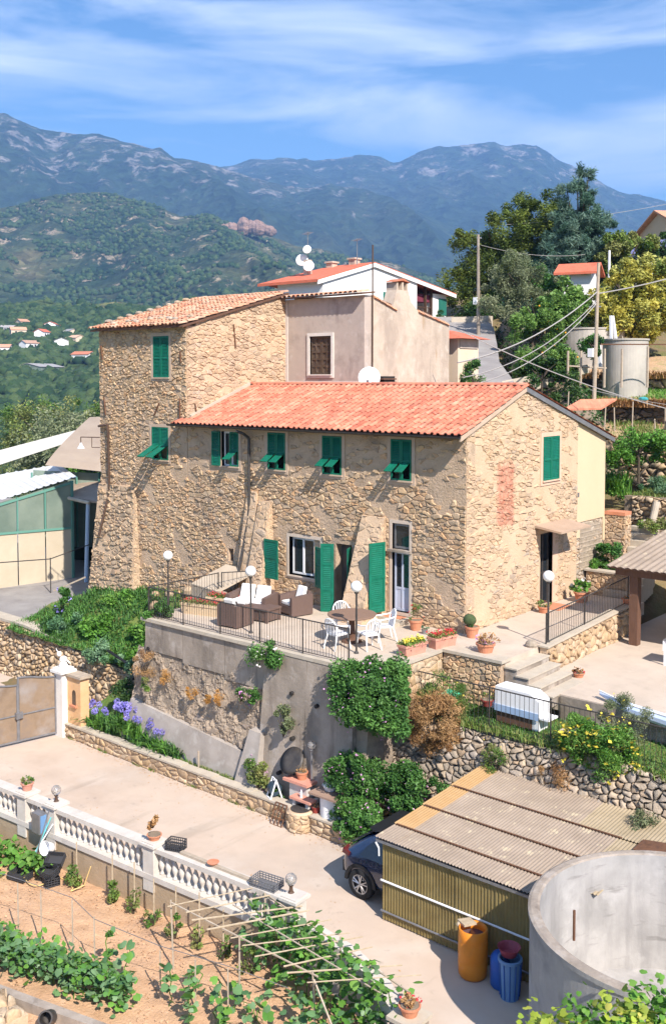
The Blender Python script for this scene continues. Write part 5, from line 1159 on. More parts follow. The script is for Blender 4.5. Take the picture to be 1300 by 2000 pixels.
P_pot((.65, 5.95, 0), .25, .34, 'terracotta pot with big leaved white flowering plant right of the gable door', .36, .26, 360, .16, lf_bright, 36, fl_white, 28, .12)
P_pot((3.35, .35, -.68), .16, .12, 'shallow terracotta bowl with a reddish succulent on the lowest patio step', .15, .07, 120, .07, lf_dry, 37, fl_red, 20)
P_pot((2.42, 5.5, .29), .17, .16, 'terracotta pot at the end of the parapet wall in the shade of the shed', .14, .06, 80, .05, lf_dry, 38)
st_ = thing('round_stone', 'rounded rough stone ball beside the foot of the parapet wall', 'stone', (2.2, -.0, -.1))
mb = MB(); mb.sphere((2.12, .0, .06), .17, 9, 6, .4, (1, 1, .8)); P('stone', mb, st_d, st_)
# wooden cover by the buttress
t = thing('wooden_cover', 'sloping weathered plywood cover leaning against the wall foot left of the terrace', 'cover', (-9.0, -.8, 0))
mb = MB(); mb.hexa([(-9.9, -1.6, .35), (-8.4, -1.75, .3), (-8.1, -.3, .78), (-9.6, -.25, .85)], [(-9.9, -1.6, .39), (-8.4, -1.75, .34), (-8.1, -.3, .82), (-9.6, -.25, .89)]); P('lid', mb, pm('plywood', [(.42, .34, .25), (.5, .42, .32)], ns=2, bump=.2), t)
for k in range(6): mb = MB(); a = k / 5; mb.hexa([(-9.85 + a * 1.4, -1.6 - a * .14, -.2), (-9.6 + a * 1.4, -1.62 - a * .14, -.2), (-9.6 + a * 1.4, -1.55, -.2), (-9.85 + a * 1.4, -1.55, -.2)], [(-9.85 + a * 1.4, -1.6 - a * .14, .33), (-9.6 + a * 1.4, -1.62 - a * .14, .32), (-9.6 + a * 1.4, -1.55, .32), (-9.85 + a * 1.4, -1.55, .33)]); P('front_board', mb, wood_g, t)
# ------------------------------------------------------------------ shed on the right (brown timber)
sh = thing('timber_shed', 'open brown timber shelter with corrugated grey roof at the right edge of the patio', 'shelter', (5, 6, -.68))
mb = MB(); mb.box(3.0, 4.32, -.68, 3.26, 4.58, 1.42); P('post', mb, wood_b, sh)
mb = MB(); mb.box(2.95, 8.3, -.68, 3.15, 8.5, 1.7); P('post', mb, wood_b, sh)
mb = MB(); mb.box(8.2, 4.3, -.68, 8.45, 4.55, 1.42); P('post', mb, wood_b, sh)
mb = MB(); mb.box(2.6, 4.2, 1.42, 9.4, 4.62, 1.64); P('beam', mb, wood_b, sh)
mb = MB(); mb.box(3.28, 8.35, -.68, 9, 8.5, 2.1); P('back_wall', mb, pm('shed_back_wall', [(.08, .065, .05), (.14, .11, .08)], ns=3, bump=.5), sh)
mb = MB(); mb.grid(170, 1, lambda u, v: (2.4 + 7.4 * u, 3.95 + 5.0 * v, 1.7 + .62 * v + .018 * math.sin(u * 170 * math.pi / 2.5)))
P('roof_sheet', mb, corr_g, sh)
mb = MB(); mb.box(2.45, 3.98, 1.64, 9.4, 4.06, 1.695); P('fascia', mb, wood_b, sh)
t = thing('garden_table', 'edge of a white garden table standing in the shade of the timber shelter', 'table', (5.0, 3.2, -.68))
mb = MB(); mb.box(-.35, -.35, .7, .8, .35, .74); PL('top', mb, metal_g, t)
for sx in (-.32, .75):
    for sy in (-.3, .3): mb = MB(); mb.box(sx - .025, sy - .025, 0, sx + .025, sy + .025, .7); PL('leg', mb, wpaint, t)
mb = MB(); mb.box(-.36, -.36, .42, -.34, .36, .7); PL('cloth', mb, wpaint, t)
# steps and walls at the back right
t = thing('back_wall_low', 'low dark stone wall holding the leafy bed behind the gable', 'wall', (.3, 7.6, 0))
mb = MB(); mb.box(.0, 7.6, -.2, 1.5, 7.85, .72); b_ = P('wall_body', mb, mo_f, t); mb = MB(); mb.box(-.05, 7.52, .72, 1.4, 7.9, .78); P('coping', mb, coping, t)
S3 = Stones(t, 100); S3.add(rubble(lambda s, t_, d: (.0 + s, 7.6 - d, -.1 + t_), 1.45, .82, .16, .1, 140, depth=.035), b_, st_f); S3.done()
t = thing('garden_steps', 'pale stone garden steps climbing up behind the gable', 'steps', (1.3, 8.2, 0))
for i in range(10):
    mb = MB(); mb.box(.75 - (.35 if i > 6 else 0), 7.3 + i * .32 - .0, -.2, 2.0 - i * .07, 7.62 + i * .32, .2 + i * .2); P('step', mb, coping, t)
t = thing('side_pier', 'rough stone pier with a terracotta top at the end of the cream extension', 'wall', (.2, 9.4, 0))
mb = MB(); mb.box(-.1, 9.15, -.2, .7, 9.6, 2.5); b_ = P('wall_body', mb, mo_f, t)
S3 = Stones(t, 120); S3.add(rubble(lambda s, q, d: (.7 + d, 9.15 + s, q), .45, 2.5, .15, .11, 141, depth=.03), b_, st_f); S3.add(rubble(lambda s, q, d: (-.1 + s, 9.15 - d, q), .8, 2.5, .17, .12, 142, depth=.03), b_, st_f); S3.done()
mb = MB(); mb.box(-.05, 9.1, 2.5, .7, 9.65, 2.62); P('cap', mb, terra, t)
t = thing('garden_wall_grey', 'grey rendered garden wall beside the garden steps', 'wall', (2, 9.9, 0))
mb = MB(); mb.box(.75, 10.5, -.2, 9, 10.75, 2.1); P('wall_body', mb, conc_d, t); mb = MB(); mb.box(.7, 10.42, 2.1, 9, 10.8, 2.2); P('coping', mb, coping, t)
t = thing('upper_garden_wall', 'warm dry stone wall with a round clay pipe in front below the lemon tree', 'wall', (3, 11.2, 2))
mb = MB(); mb.box(-.3, 11.3, 1.5, 9, 11.7, 2.95); b_ = P('wall_body', mb, dark_earth, t)
S3 = Stones(t, 250); S3.add(rubble(lambda s, q, d: (.0 + s, 11.3 - d, 1.9 + q + .05 * math.sin(s * 3)), 9, 1.05, .25, .15, 143, depth=.09), b_, st_t); S3.done()
t = thing('clay_pipe', 'upright round clay pipe leaning on the upper garden wall', 'pipe', (.95, 10.95, 2.2)); mb = MB(); mb.bar((.95, 10.95, 2.2), (1.02, 11.1, 2.85), .13, n=12); P('pipe', mb, coping, t)
t = thing('grey_handrail', 'grey tubular handrail behind the timber shelter roof', 'handrail', (2.7, 9.2, 1.0)); mb = MB(); mb.path([(2.3, 8.6, 1.2), (2.3, 9.6, 2.3), (5, 9.9, 2.5)], .03, 6); mb.path([(2.45, 8.9, 1.2), (2.5, 9.7, 2.1), (5, 10.0, 2.25)], .02, 6); mb.bar((3.6, 9.8, 1.2), (3.6, 9.8, 2.4), .02); P('rail', mb, metal_g, t)
# ------------------------------------------------------------------ white garden unit on the lower lawn, blue strip, green box
t = thing('white_garden_unit', 'white box shaped garden unit with slanted end and small side shelves behind the fence', 'garden grill', (3.15, -2.3, -1.3), R(-3)); t.scale = (.84, .9, .95)
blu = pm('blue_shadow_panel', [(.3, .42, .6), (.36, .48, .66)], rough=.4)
mb = MB(); mb.prism([(-.75, -.28, .38), (.75, -.28, .38), (.75, -.28, .78), (.45, -.28, .95), (-.75, -.28, .95)], (0, .55, 0)); PL('body', mb, wpaint, t)
mb = MB(); mb.box(-.76, -.3, .3, .76, -.282, .48); PL('front_shade_strip', mb, blu, t)  # blue strip painted on for the shade low on the white front
mb = MB(); mb.box(.75, -.25, .33, 1.05, .25, .38); PL('side_shelf', mb, wpaint, t)
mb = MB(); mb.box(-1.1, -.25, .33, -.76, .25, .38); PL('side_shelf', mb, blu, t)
mb = MB(); mb.box(-.72, -.24, .0, .5, .24, .3); PL('lower_cupboard', mb, wood_b, t)
mb = MB(); mb.box(.52, -.24, .0, .72, .24, .3); PL('leg', mb, wpaint, t)
pt = pot((2.3, -2.55, -.95), .16, .16, 'dark red pot standing on the left shelf of the white garden unit', mat=pm('dark_red_pot', [(.25, .04, .03)]), name='red_pot'); potplant(pt, (2.3, -2.55, -.95), .14, .1, 150, .05, lf_mix, 39, fl_yellow, 10, z0=.25)
t = thing('green_box', 'small bright green lidded box on the lawn below the stone wall', 'box', (1.0, -2.2, -1.3)); gbm = pm('mint_plastic', [(.08, .5, .3)], rough=.4); mb = MB(); mb.box(-.18, -.14, 0, .18, .14, .3); PL('body', mb, gbm, t); mb = MB(); mb.hexa([(-.21, -.17, .3), (.21, -.17, .3), (.21, .17, .3), (-.21, .17, .3)], [(-.15, -.1, .38), (.15, -.1, .38), (.15, .1, .38), (-.15, .1, .38)]); PL('lid', mb, gbm, t)
t = thing('rolled_awning', 'long pale blue and white rolled awning lying along the patio edge', 'awning', (6, -1.3, -.7))
aw = pm('pale_blue_fabric', [(.5, .6, .78), (.62, .7, .84)], ns=3, rough=.6)
mb = MB(); mb.path([(4.6, -.95, -.55), (5.6, -1.4, -.62), (7.2, -1.62, -.7), (8.5, -1.6, -.72)], lambda i: (.05, .14, .17, .17)[min(i, 3)], 10); P('roll', mb, aw, t)
mb = MB(); mb.path([(4.6, -1.03, -.46), (5.6, -1.48, -.5), (7.2, -1.72, -.55), (8.5, -1.7, -.56)], .02, 5); P('seam', mb, wpaint, t)
for i, (x, y) in enumerate(((4.5, -1.9), (4.9, -2.0), (4.7, -2.4), (4.3, -2.2), (5.1, -2.45))):
    t = thing('stepping_stone', 'flat stepping stone in the lower lawn near the white garden unit', 'stepping stone', (x, y, -1.3), group='stepping stones in the lower lawn'); mb = MB(); mb.lathe((0, 0, 0), [(.17, 0), (.17, .06), (.15, .08)], 7); PL('stone', mb, coping, t)
# ------------------------------------------------------------------ corrugated garage
gar = thing('corrugated_garage', 'low lean garage with yellow translucent corrugated walls and patched corrugated roof', 'garage', (4.8, -5.4, -4.2))
def gz(x, y): return -2.42 + .30 * (y + 7.6) / 4.3
GX0, GX1, GY0, GY1 = 2.75, 9.2, -7.62, -3.4
def csheet(x0, x1, y0, y1, mat, name, lift=0., par=gar, step=.075):
    n = max(6, int((x1 - x0) / step * 4)); mb = MB()
    mb.grid(n, 3, lambda u, v: (x0 + (x1 - x0) * u, y0 + (y1 - y0) * v, gz(0, y0 + (y1 - y0) * v) + .014 * math.sin(u * (x1 - x0) / step * 2 * math.pi) + lift * (1 - v) + .006)); return P(name, mb, mat, par, smooth=True)
rows = [(-7.66, -6.95), (-6.98, -5.9), (-5.93, -4.75), (-4.78, -3.35)]
rg = random.Random(4)
for j, (y0, y1) in enumerate(rows):
    cols = [(2.7, 3.2, corr_g if j < 1 else corr_o), (3.2, 4.1, corr_g), (4.1, 5.0, corr_g), (5.0, 5.9, corr_g), (5.9, 6.8, corr_t if j > 2 else corr_g), (6.8, 7.9, corr_t if j > 0 else corr_g), (7.9, 9.2, corr_t)]
    for (a, b, m) in cols:
      if j < 3: b = min(b, (6.92, 7.4, 8.2)[j]); 
      if b > a: csheet(a - .02, b + .02, y0, y1, m, 'roof_sheet', .035)
    mb = MB(); mb.box(2.75, y1 - .035, gz(0, y1) + .03, 6.9, y1, gz(0, y1) + .05); P('rusty_batten', mb, rust, gar)
def vsheet(p, q, z0, z1, mat, name, step=.075):
    p = Vector(p); q = Vector(q); d = q - p; L_ = d.length; nn_ = Vector((d.y, -d.x)).normalized(); n = max(4, int(L_ / step * 4)); mb = MB()
    mb.grid(n, 2, lambda u, v: (p.x + d.x * u + nn_.x * .012 * math.sin(u * L_ / step * 2 * math.pi), p.y + d.y * u + nn_.y * .012 * math.sin(u * L_ / step * 2 * math.pi), z0 + (z1 - z0) * v)); return P(name, mb, mat, gar, smooth=True)
for i in range(4): vsheet((2.82 + i * .92, GY0 + .06 - .004 * i), (2.82 + i * .92 + .93, GY0 + .06 - .004 * i), -4.17, -2.5, corr_y, 'wall_sheet')
vsheet((6.45, GY0 + .05), (6.85, GY0 + .05), -4.17, -2.5, corr_y, 'wall_sheet')
vsheet((9.1, -5.3), (9.1, GY1), -4.17, -2.3, corr_y, 'wall_sheet')
for z in (-3.98, -3.32): mb = MB(); mb.bar((2.8, GY0 + .03, z), (6.86, GY0 + .03, z), .022); P('rail', mb, wpaint if z > -3.5 else metal_g, gar)
for x in (2.85, 4.05, 5.2, 6.4): mb = MB(); mb.box(x - .035, GY0 + .09, -4.2, x + .035, GY0 + .16, -2.5); P('post', mb, cane, gar)
for x in (2.85, 6.4, 9.0): mb = MB(); mb.box(x - .035, GY1 - .1, -4.2, x + .035, GY1 - .03, -2.2); P('post', mb, wood_b, gar)
mb = MB(); mb.box(2.7, GY0 - .02, -2.5, 6.85, GY0 + .03, -2.44); P('eave_beam', mb, metal_g, gar)
mb = MB(); mb.box(2.78, GY0, -2.5, 2.84, GY1, -2.44); P('side_beam', mb, metal_g, gar)
mb = MB(); mb.path([(2.72, GY0 - .05, -2.5), (2.78, GY0 - .02, -2.62), (2.77, GY0, -2.8)], .018, 6); P('gutter_pipe', mb, wpaint, gar)
t = thing('rusty_plate', 'small rusty sheet metal plate lying on the roof beside the tank rim', 'plate', (7.6, -4.9, -2.2)); mb = MB(); mb.hexa([(-.3, -.25, .03), (.3, -.25, .03), (.3, .25, .05), (-.3, .25, .05)], [(-.3, -.25, .05), (.3, -.25, .1), (.3, .25, .16), (-.3, .25, .07)]); PL('plate', mb, rust, t)
# ------------------------------------------------------------------ round tank
TC = (9.3, -7.95); TR = 2.42; TZ = -1.7
tk = thing('round_concrete_tank', 'large open round concrete water tank in the bottom right corner', 'tank', (TC[0], TC[1], -4.2))
tko = pm('tank_outside', [(.19, .195, .2), (.31, .31, .3), (.25, .25, .25)], ns=1.3, bump=.4, bs=16, bd=.01, stain=[((.15, .15, .15), 1.3, .5, .7, .75, (1, 1, .35)), ((.5, .5, .49), 2.4, .58, .72, .5, (1, 1, .3))])  # streaked concrete, darker and cooler than inside: the outer wall's shade is in the colour
tki = pm('tank_inside', [(.3, .29, .275), (.45, .43, .41)], ns=1.2, bump=.4, bs=16, bd=.01, stain=[((.2, .19, .185), 1.5, .48, .68, .7, (1, 1, .2)), ((.56, .54, .52), 1.8, .55, .72, .5), ((.16, .15, .14), 3.2, .6, .7, .5, (.4, .4, 2.))])
mb = MB(); mb.lathe((*TC, 0), [(TR, -4.3), (TR, TZ - .1), (TR + .03, TZ - .08), (TR + .03, TZ)], 96, capb=False, capt=False); P('outer_wall', mb, tko, tk)
mb = MB(); mb.lathe((*TC, 0), [(TR - .17, TZ), (TR - .17, -3.95)], 96, capb=False, capt=False); P('inner_wall', mb, tki, tk)
mb = MB(); mb.lathe((*TC, 0), [(TR + .03, TZ), (TR - .02, TZ + .02), (TR - .13, TZ + .02), (TR - .17, TZ)], 96, capb=False, capt=False); P('rim', mb, conc, tk)
mb = MB(); mb.lathe((*TC, 0), [(TR - .17, -3.9), (0.01, -3.88)], 96, capb=False, capt=False); P('tank_floor', mb, tki, tk)
mb = MB(); mb.bar((8.15, -9.4, -1.85), (8.15, -9.4, -1.35), .025); P('rim_pipe', mb, rust, tk)
# ------------------------------------------------------------------ barrels beside the tank
t = thing('orange_barrel', 'tall orange plastic barrel with open top standing by the garage wall', 'barrel', (5.35, -8.0, -4.2))
ob = pm('orange_plastic', [(.66, .2, .015), (.74, .26, .03)], rough=.45, ns=1.5, stain=[((.35, .14, .03), 2, .58, .75, .4)])
mb = MB(); mb.lathe((0, 0, 0), [(.24, 0), (.275, .05), (.285, .3), (.275, .33), (.285, .36), (.285, .68), (.275, .71), (.285, .74), (.28, .93), (.255, .95), (.25, .8), (.25, .1)], 28, capt=False); PL('drum', mb, ob, t, smooth=True)
mb = MB(); mb.lathe((0, 0, .78), [(.25, 0), (.0, .001)], 24, capb=False, capt=False); PL('water', mb, pm('dark_water', [(.12, .08, .09)], rough=.1), t)
mb = MB(); mb.hexa([(-.36, .0, .94), (-.12, -.12, .95), (.02, .1, .96), (-.2, .2, .95)], [(-.36, .0, .98), (-.12, -.12, .99), (.02, .1, 1.0), (-.2, .2, .99)]); mb.sphere((-.3, -.02, .9), .06, 8, 6); PL('wooden_lid_piece', mb, cane, t)
bluep = pm('blue_plastic', [(.02, .09, .35), (.03, .12, .42)], rough=.4); blueg = pm('blue_grey_plastic', [(.12, .24, .42), (.17, .3, .5)], rough=.5)
t = thing('blue_barrel', 'small dark blue plastic barrel in the shade of the tank', 'barrel', (5.95, -7.95, -4.2)); mb = MB(); mb.lathe((0, 0, 0), [(.18, 0), (.21, .05), (.21, .55), (.17, .62), (.12, .66)], 20); PL('drum', mb, bluep, t, smooth=True)
t = thing('blue_basket', 'tall slatted blue grey laundry basket nearest the tank', 'basket', (6.25, -8.15, -4.2)); mb = MB(); mb.lathe((0, 0, 0), [(.17, 0), (.21, .7), (.23, .72), (.23, .76), (.19, .76)], 18, capt=False); PL('basket', mb, blueg, t)
for k in range(12): a = 2 * math.pi * k / 12; mb = MB(); mb.bar((.18 * math.cos(a), .18 * math.sin(a), .03), (.22 * math.cos(a), .22 * math.sin(a), .7), .01, n=4); PL('slat', mb, bluep, t)
t = thing('red_basin', 'dark pinkish red basin resting on top of the blue basket', 'basin', (6.2, -8.1, -3.43)); mb = MB(); mb.lathe((0, 0, 0), [(.14, 0), (.2, .15), (.22, .16), (.19, .14), (.12, .03)], 18, capt=True); PL('basin', mb, pm('dark_red_plastic', [(.3, .06, .08)], rough=.4), t)
# ------------------------------------------------------------------ car
car = thing('dark_blue_car', 'dark blue compact suv with ten spoke alloy wheel parked half inside the corrugated garage', 'car', (1.27, -6.3, -4.2))
cp = pm('dark_blue_car_paint', [(.005, .014, .045), (.006, .017, .052)], rough=.22, coat=1., spec=.5); blk = pm('black_trim', [(.015, .015, .016)], rough=.55); tyre = pm('tyre_rubber', [(.02, .02, .02)], rough=.9); alloy = pm('alloy', [(.5, .5, .52)], rough=.3, metal=.8)
W2 = .9   # local x: 0 tail .. 4.3 nose (to the right), y -W2..W2
secs = [  # x, bottom z, belt half width, roof z, roof half width, belt z
 (0.0, .42, .60, .84, .56, .70), (.08, .34, .78, .95, .62, .80), (.2, .3, .86, 1.02, .68, .86), (.42, .28, .895, 1.22, .62, .92), (.62, .26, .9, 1.36, .62, .94), (.95, .26, .9, 1.5, .66, .95),
 (1.4, .26, .9, 1.56, .7, .94), (2.2, .26, .9, 1.56, .71, .92), (2.7, .26, .9, 1.46, .68, .92), (3.2, .26, .9, 1.1, .7, .92), (3.35, .26, .9, .98, .74, .9), (3.9, .28, .86, .88, .72, .82), (4.2, .34, .75, .74, .64, .68), (4.3, .42, .6, .62, .52, .58)]
vs = []; NB = 14
for (x, zb, bw_, zr_, rw_, bz) in secs:
    ring = [(0, zb), (bw_ * .8, zb), (bw_, zb + .12), (bw_ * 1.01, (zb + bz) / 2), (bw_, bz), (rw_ + (bw_ - rw_) * .35, bz + (zr_ - bz) * .62), (rw_ * .92, zr_ - .03), (0, zr_ + .0)]
    full = [(y, z) for y, z in ring] + [(-y, z) for y, z in ring[-2:0:-1]]
    vs += [(x, y, z) for y, z in full]
nr = len(full); fs = [(k * nr + i, k * nr + (i + 1) % nr, (k + 1) * nr + (i + 1) % nr, (k + 1) * nr + i) for k in range(len(secs) - 1) for i in range(nr)]
fs += [tuple(range(nr))[::-1], tuple((len(secs) - 1) * nr + i for i in range(nr))]
mb = MB(); mb.add(vs, fs); body = PL('body', mb, cp, car, smooth=True); ss_ = body.modifiers.new('s', 'SUBSURF'); ss_.levels = 2; ss_.render_levels = 2
def cloth_win(pts, off=.0, name='window', mat=glass): mb = MB(); mb.prism(pts, (0, off, 0)); return PL(name, mb, mat, car)
for s in (-1, 1):
    cloth_win([(.62, s * .865, .97), (1.3, s * .875, .96), (1.35, s * .735, 1.40), (.98, s * .72, 1.37), (.78, s * .78, 1.2)], .02 * s)
    cloth_win([(1.38, s * .875, .96), (2.15, s * .875, .95), (2.1, s * .745, 1.42), (1.42, s * .735, 1.42)], .02 * s)
    cloth_win([(2.2, s * .875, .95), (3.05, s * .87, .94), (2.65, s * .75, 1.36), (2.16, s * .745, 1.42)], .02 * s)
mb = MB(); mb.prism([(.20, -.6, 1.04), (.20, .6, 1.04), (.80, .54, 1.455), (.80, -.54, 1.455)], (-.035, 0, .03)); PL('rear_window', mb, glass, car)
mb = MB(); mb.hexa([(.78, -.6, 1.46), (.78, .6, 1.46), (1.3, .6, 1.55), (1.3, -.6, 1.55)], [(.66, -.58, 1.51), (.66, .58, 1.51), (1.3, .58, 1.585), (1.3, -.58, 1.585)]); PL('roof_spoiler', mb, blk, car)
for s in (-1, 1):
    mb = MB(); mb.hexa([(-.0, s * .5, .84), (.05, s * .8, .84), (.3, s * .89, .86), (.3, s * .8, .86)], [(.02, s * .5, .93), (.07, s * .79, .93), (.32, s * .885, .93), (.32, s * .8, .93)]); PL('tail_light', mb, pm('tail_light', [(.12, .02, .02)], rough=.2), car)
mb = MB(); mb.box(-.04, -.66, .34, .15, .66, .58); PL('rear_bumper', mb, blk, car)
mb = MB(); mb.box(-.055, -.26, .62, -.035, .26, .73); PL('number_plate', mb, wpaint, car)
for wx in (.66, 3.45):
    for s in (-1, 1):
        mb = MB(); pa = [math.pi * i / 12 for i in range(13)]
        for i in range(12):
            a, b = pa[i], pa[i + 1]; q = lambda an, r: (wx + r * math.cos(an), .34 + r * math.sin(an))
            p1, p2, p3, p4 = q(a, .36), q(b, .36), q(b, .44), q(a, .44)
            mb.hexa([(p1[0], s * .6, p1[1]), (p2[0], s * .6, p2[1]), (p3[0], s * .6, p3[1]), (p4[0], s * .6, p4[1])], [(p1[0], s * .93, p1[1]), (p2[0], s * .93, p2[1]), (p3[0], s * .925, p3[1]), (p4[0], s * .925, p4[1])])
        PL('wheel_arch', mb, blk, car)
        wz = link('wheel', None, car, (wx, s * .83, .335)); wz.empty_display_size = .2
        wz['label'] = 'alloy wheel with split spokes'
        tb = MB(); pr_t = [(.215, -.1), (.31, -.1), (.335, -.07), (.335, .07), (.31, .1), (.225, .1)]
        n = 32; vs = [(r * math.cos(2 * math.pi * i / n), y, r * math.sin(2 * math.pi * i / n)) for (r, y) in pr_t for i in range(n)]
        tb.add(vs, [(k * n + i, k * n + (i + 1) % n, (k + 1) * n + (i + 1) % n, (k + 1) * n + i) for k in range(len(pr_t) - 1) for i in range(n)]); PL('tyre', tb, tyre, wz, smooth=True)
        rb = MB(); y0 = s * .07
        for i in range(n):
            a, b = 2 * math.pi * i / n, 2 * math.pi * (i + 1) / n
            rb.hexa([(.2 * math.cos(a), y0, .2 * math.sin(a)), (.2 * math.cos(b), y0, .2 * math.sin(b)), (.23 * math.cos(b), y0, .23 * math.sin(b)), (.23 * math.cos(a), y0, .23 * math.sin(a))],
                    [(.2 * math.cos(a), y0 + s * .02, .2 * math.sin(a)), (.2 * math.cos(b), y0 + s * .02, .2 * math.sin(b)), (.23 * math.cos(b), y0 + s * .02, .23 * math.sin(b)), (.23 * math.cos(a), y0 + s * .02, .23 * math.sin(a))])
        for k in range(5):
            for dd_ in (-.16, .16):
                a = 2 * math.pi * k / 5 + .3; rb.bar((.03 * math.cos(a), y0 + s * .015, .03 * math.sin(a)), (.12 * math.cos(a + dd_), y0 + s * .02, .12 * math.sin(a + dd_)), .016, .014, 5); rb.bar((.12 * math.cos(a + dd_), y0 + s * .02, .12 * math.sin(a + dd_)), (.215 * math.cos(a + dd_ * 1.3), y0 + s * .015, .215 * math.sin(a + dd_ * 1.3)), .014, .016, 5)
        PL('rim', rb, alloy, wz)
        hb = MB(); n = 16; vs = [(0, y0 + s * .03, 0)] + [(.045 * math.cos(2 * math.pi * i / n), y0 + s * .025, .045 * math.sin(2 * math.pi * i / n)) for i in range(n)]; hb.add(vs, [(0, i + 1, (i + 1) % n + 1) for i in range(n)]); PL('hub_cap', hb, metal_g, wz)
        db = MB(); vs = [(0, y0 - s * .03, 0)] + [(.215 * math.cos(2 * math.pi * i / n), y0 - s * .03, .215 * math.sin(2 * math.pi * i / n)) for i in range(n)]; db.add(vs, [(0, i + 1, (i + 1) % n + 1) for i in range(n)]); PL('brake_disc', db, blk, wz)
# ------------------------------------------------------------------ well, sinks, hose reel below the wall
t = thing('round_well', 'low round stone well with a dark lid set in the planter wall', 'well', (-1.42, -5.45, -4.2))
mb = MB(); mb.lathe((0, 0, 0), [(.34, 0), (.34, .46), (.3, .5)], 22); b_ = PL('well_body', mb, mo_g, t)
W3 = Stones(t, 120); cx, cy_ = -1.42, -5.45
W3.add(rubble(lambda s, q, d: (cx + (.345 + d) * math.cos(s / .345 + 3.6), cy_ + (.345 + d) * math.sin(s / .345 + 3.6), -4.2 + q), 1.5, .46, .15, .12, 150, depth=.03), b_, st_t); W3.done()
mb = MB(); mb.lathe((0, 0, .5), [(.26, 0), (.27, .02), (.2, .035)], 22); mb.lathe((0.08, -.05, .535), [(.05, 0), (.05, .03)], 10); PL('lid', mb, metal_d, t)
t = thing('stone_sink', 'grey rendered outdoor wash basin unit with two tiled shelves above the round well', 'sink', (-1.5, -5.0, -4.2))
lc = pm('sink_render', [(.5, .47, .44), (.58, .55, .5)], ns=3, bump=.3)
mb = MB(); mb.box(-2.05, -5.2, -4.2, -1.45, -4.9, -3.2); P('pier', mb, lc, t)
mb = MB(); mb.box(-2.2, -5.3, -3.2, -1.35, -4.85, -3.13); P('shelf', mb, terra_p, t)
mb = MB(); mb.box(-1.75, -5.42, -4.2, -1.65, -5.21, -3.52); mb.box(-1.3, -5.42, -4.2, -1.2, -5.0, -3.52); P('side_cheek', mb, lc, t)
mb = MB(); mb.box(-1.8, -5.48, -3.52, -1.1, -5.21, -3.46); P('shelf', mb, terra_p, t)
t = thing('white_barrel_cabinet', 'curved white rendered cabinet with a brown slab top right of the wash basin', 'cabinet', (-.62, -5.15, -4.12))
mb = MB(); n = 10; pl = [(.33, .3, 0), (-.33, .3, 0), (-.33, -.1, 0)] + [(-.33 + .66 * i / n, -.1 - .2 * math.sin(math.pi * i / n), 0) for i in range(1, n)] + [(.33, -.1, 0)]
mb.prism(pl, (0, 0, .95)); PL('body', mb, white_r, t)
mb = MB(); mb.box(-.45, -.42, .95, .45, .4, 1.0); PL('slab_top', mb, pm('brown_slab', [(.28, .18, .13), (.34, .23, .17)]), t)
t = thing('white_bowl', 'white oval bowl of shells and flowers on the slab top', 'bowl', (-.7, -5.15, -3.11)); mb = MB(); mb.lathe((0, 0, 0), [(.12, 0), (.17, .1), (.19, .12), (.15, .1)], 16, sx=1.15); PL('bowl', mb, wplas, t)
g = np.random.default_rng(5); np_leaf_local(t, 'flowers', g.normal(size=(120, 3)) * .05 + np.array([0, 0, .14]), .06, fl_white, 6)
P_pot((-1.75, -5.05, -3.13), .16, .2, 'square terracotta pot on the upper shelf of the wash basin', .12, .08, 90, .05, lf_dry, 41, mat=terra)
P_pot((-1.05, -5.3, -3.74), .11, .16, 'dark red pot in the niche between basin and white cabinet', .1, .05, 50, .05, lf_dry, 42, mat=pm('dark_red_pot', [(.25, .04, .03)]), name='red_pot')
t = thing('white_bottle', 'small white bottle standing on the lower basin shelf', 'bottle', (-1.5, -5.35, -3.46)); mb = MB(); mb.lathe((0, 0, 0), [(.035, 0), (.035, .13), (.015, .16), (.015, .2)], 12); PL('bottle', mb, wplas, t)
t = thing('hose_reel', 'white hose reel with dark hose leaning on the planter wall', 'hose reel', (-2.5, -5.3, -3.74), R(-25))
mb = MB()
for s in (-.13, .13): mb.path([(s, -.16, 0), (s, 0, .5), (s, .16, 0)], .022, 6); 
mb.bar((-.13, 0, .5), (.13, 0, .5), .02); mb.bar((-.13, -.16, 0.02), (.13, -.16, .02), .02); PL('frame', mb, wplas, t)
mb = MB(); n = 20; vs = [(x, r * math.cos(2 * math.pi * i / n), .24 + r * math.sin(2 * math.pi * i / n)) for (x, r) in ((-.1, .07), (-.1, .17), (.1, .17), (.1, .07)) for i in range(n)]
mb.add(vs, [(k * n + i, k * n + (i + 1) % n, (k + 1) * n + (i + 1) % n, (k + 1) * n + i) for k in range(3) for i in range(n)]); PL('hose_coil', mb, pm('dark_hose', [(.03, .05, .07)], rough=.5), t)
t = thing('rusty_grate', 'rusty iron grate leaning against the planter wall beside the well', 'grate', (-2.0, -5.65, -4.2))
mb = MB()
for i in range(4): x = -.2 + .13 * i; mb.bar((x, -.12, 0), (x, .1, .5), .015)
for i in range(4): k = i / 3; mb.bar((-.2, -.12 + .22 * k, .5 * k), (.19, -.12 + .22 * k, .5 * k), .015)
PL('grate', mb, rust, t)
t = thing('black_parasol_base', 'round dark metal disc on a short stem standing upright behind the wash basin', 'parasol base', (-2.1, -5.0, -3.55))
mb = MB(); mb.lathe((0, 0, 0), [(.0, 0), (.2, .02), (.36, .07), (.37, .08), (.2, .035), (.0, .015)], 26, capb=False, capt=False); o = PL('disc', mb, metal_d, t, smooth=True); o.location = (0, 0, .78); o.rotation_euler = (R(52), R(-18), R(15))
mb = MB(); mb.bar((.05, 0, 0), (0, 0, .76), .035); PL('stem', mb, metal_d, t)
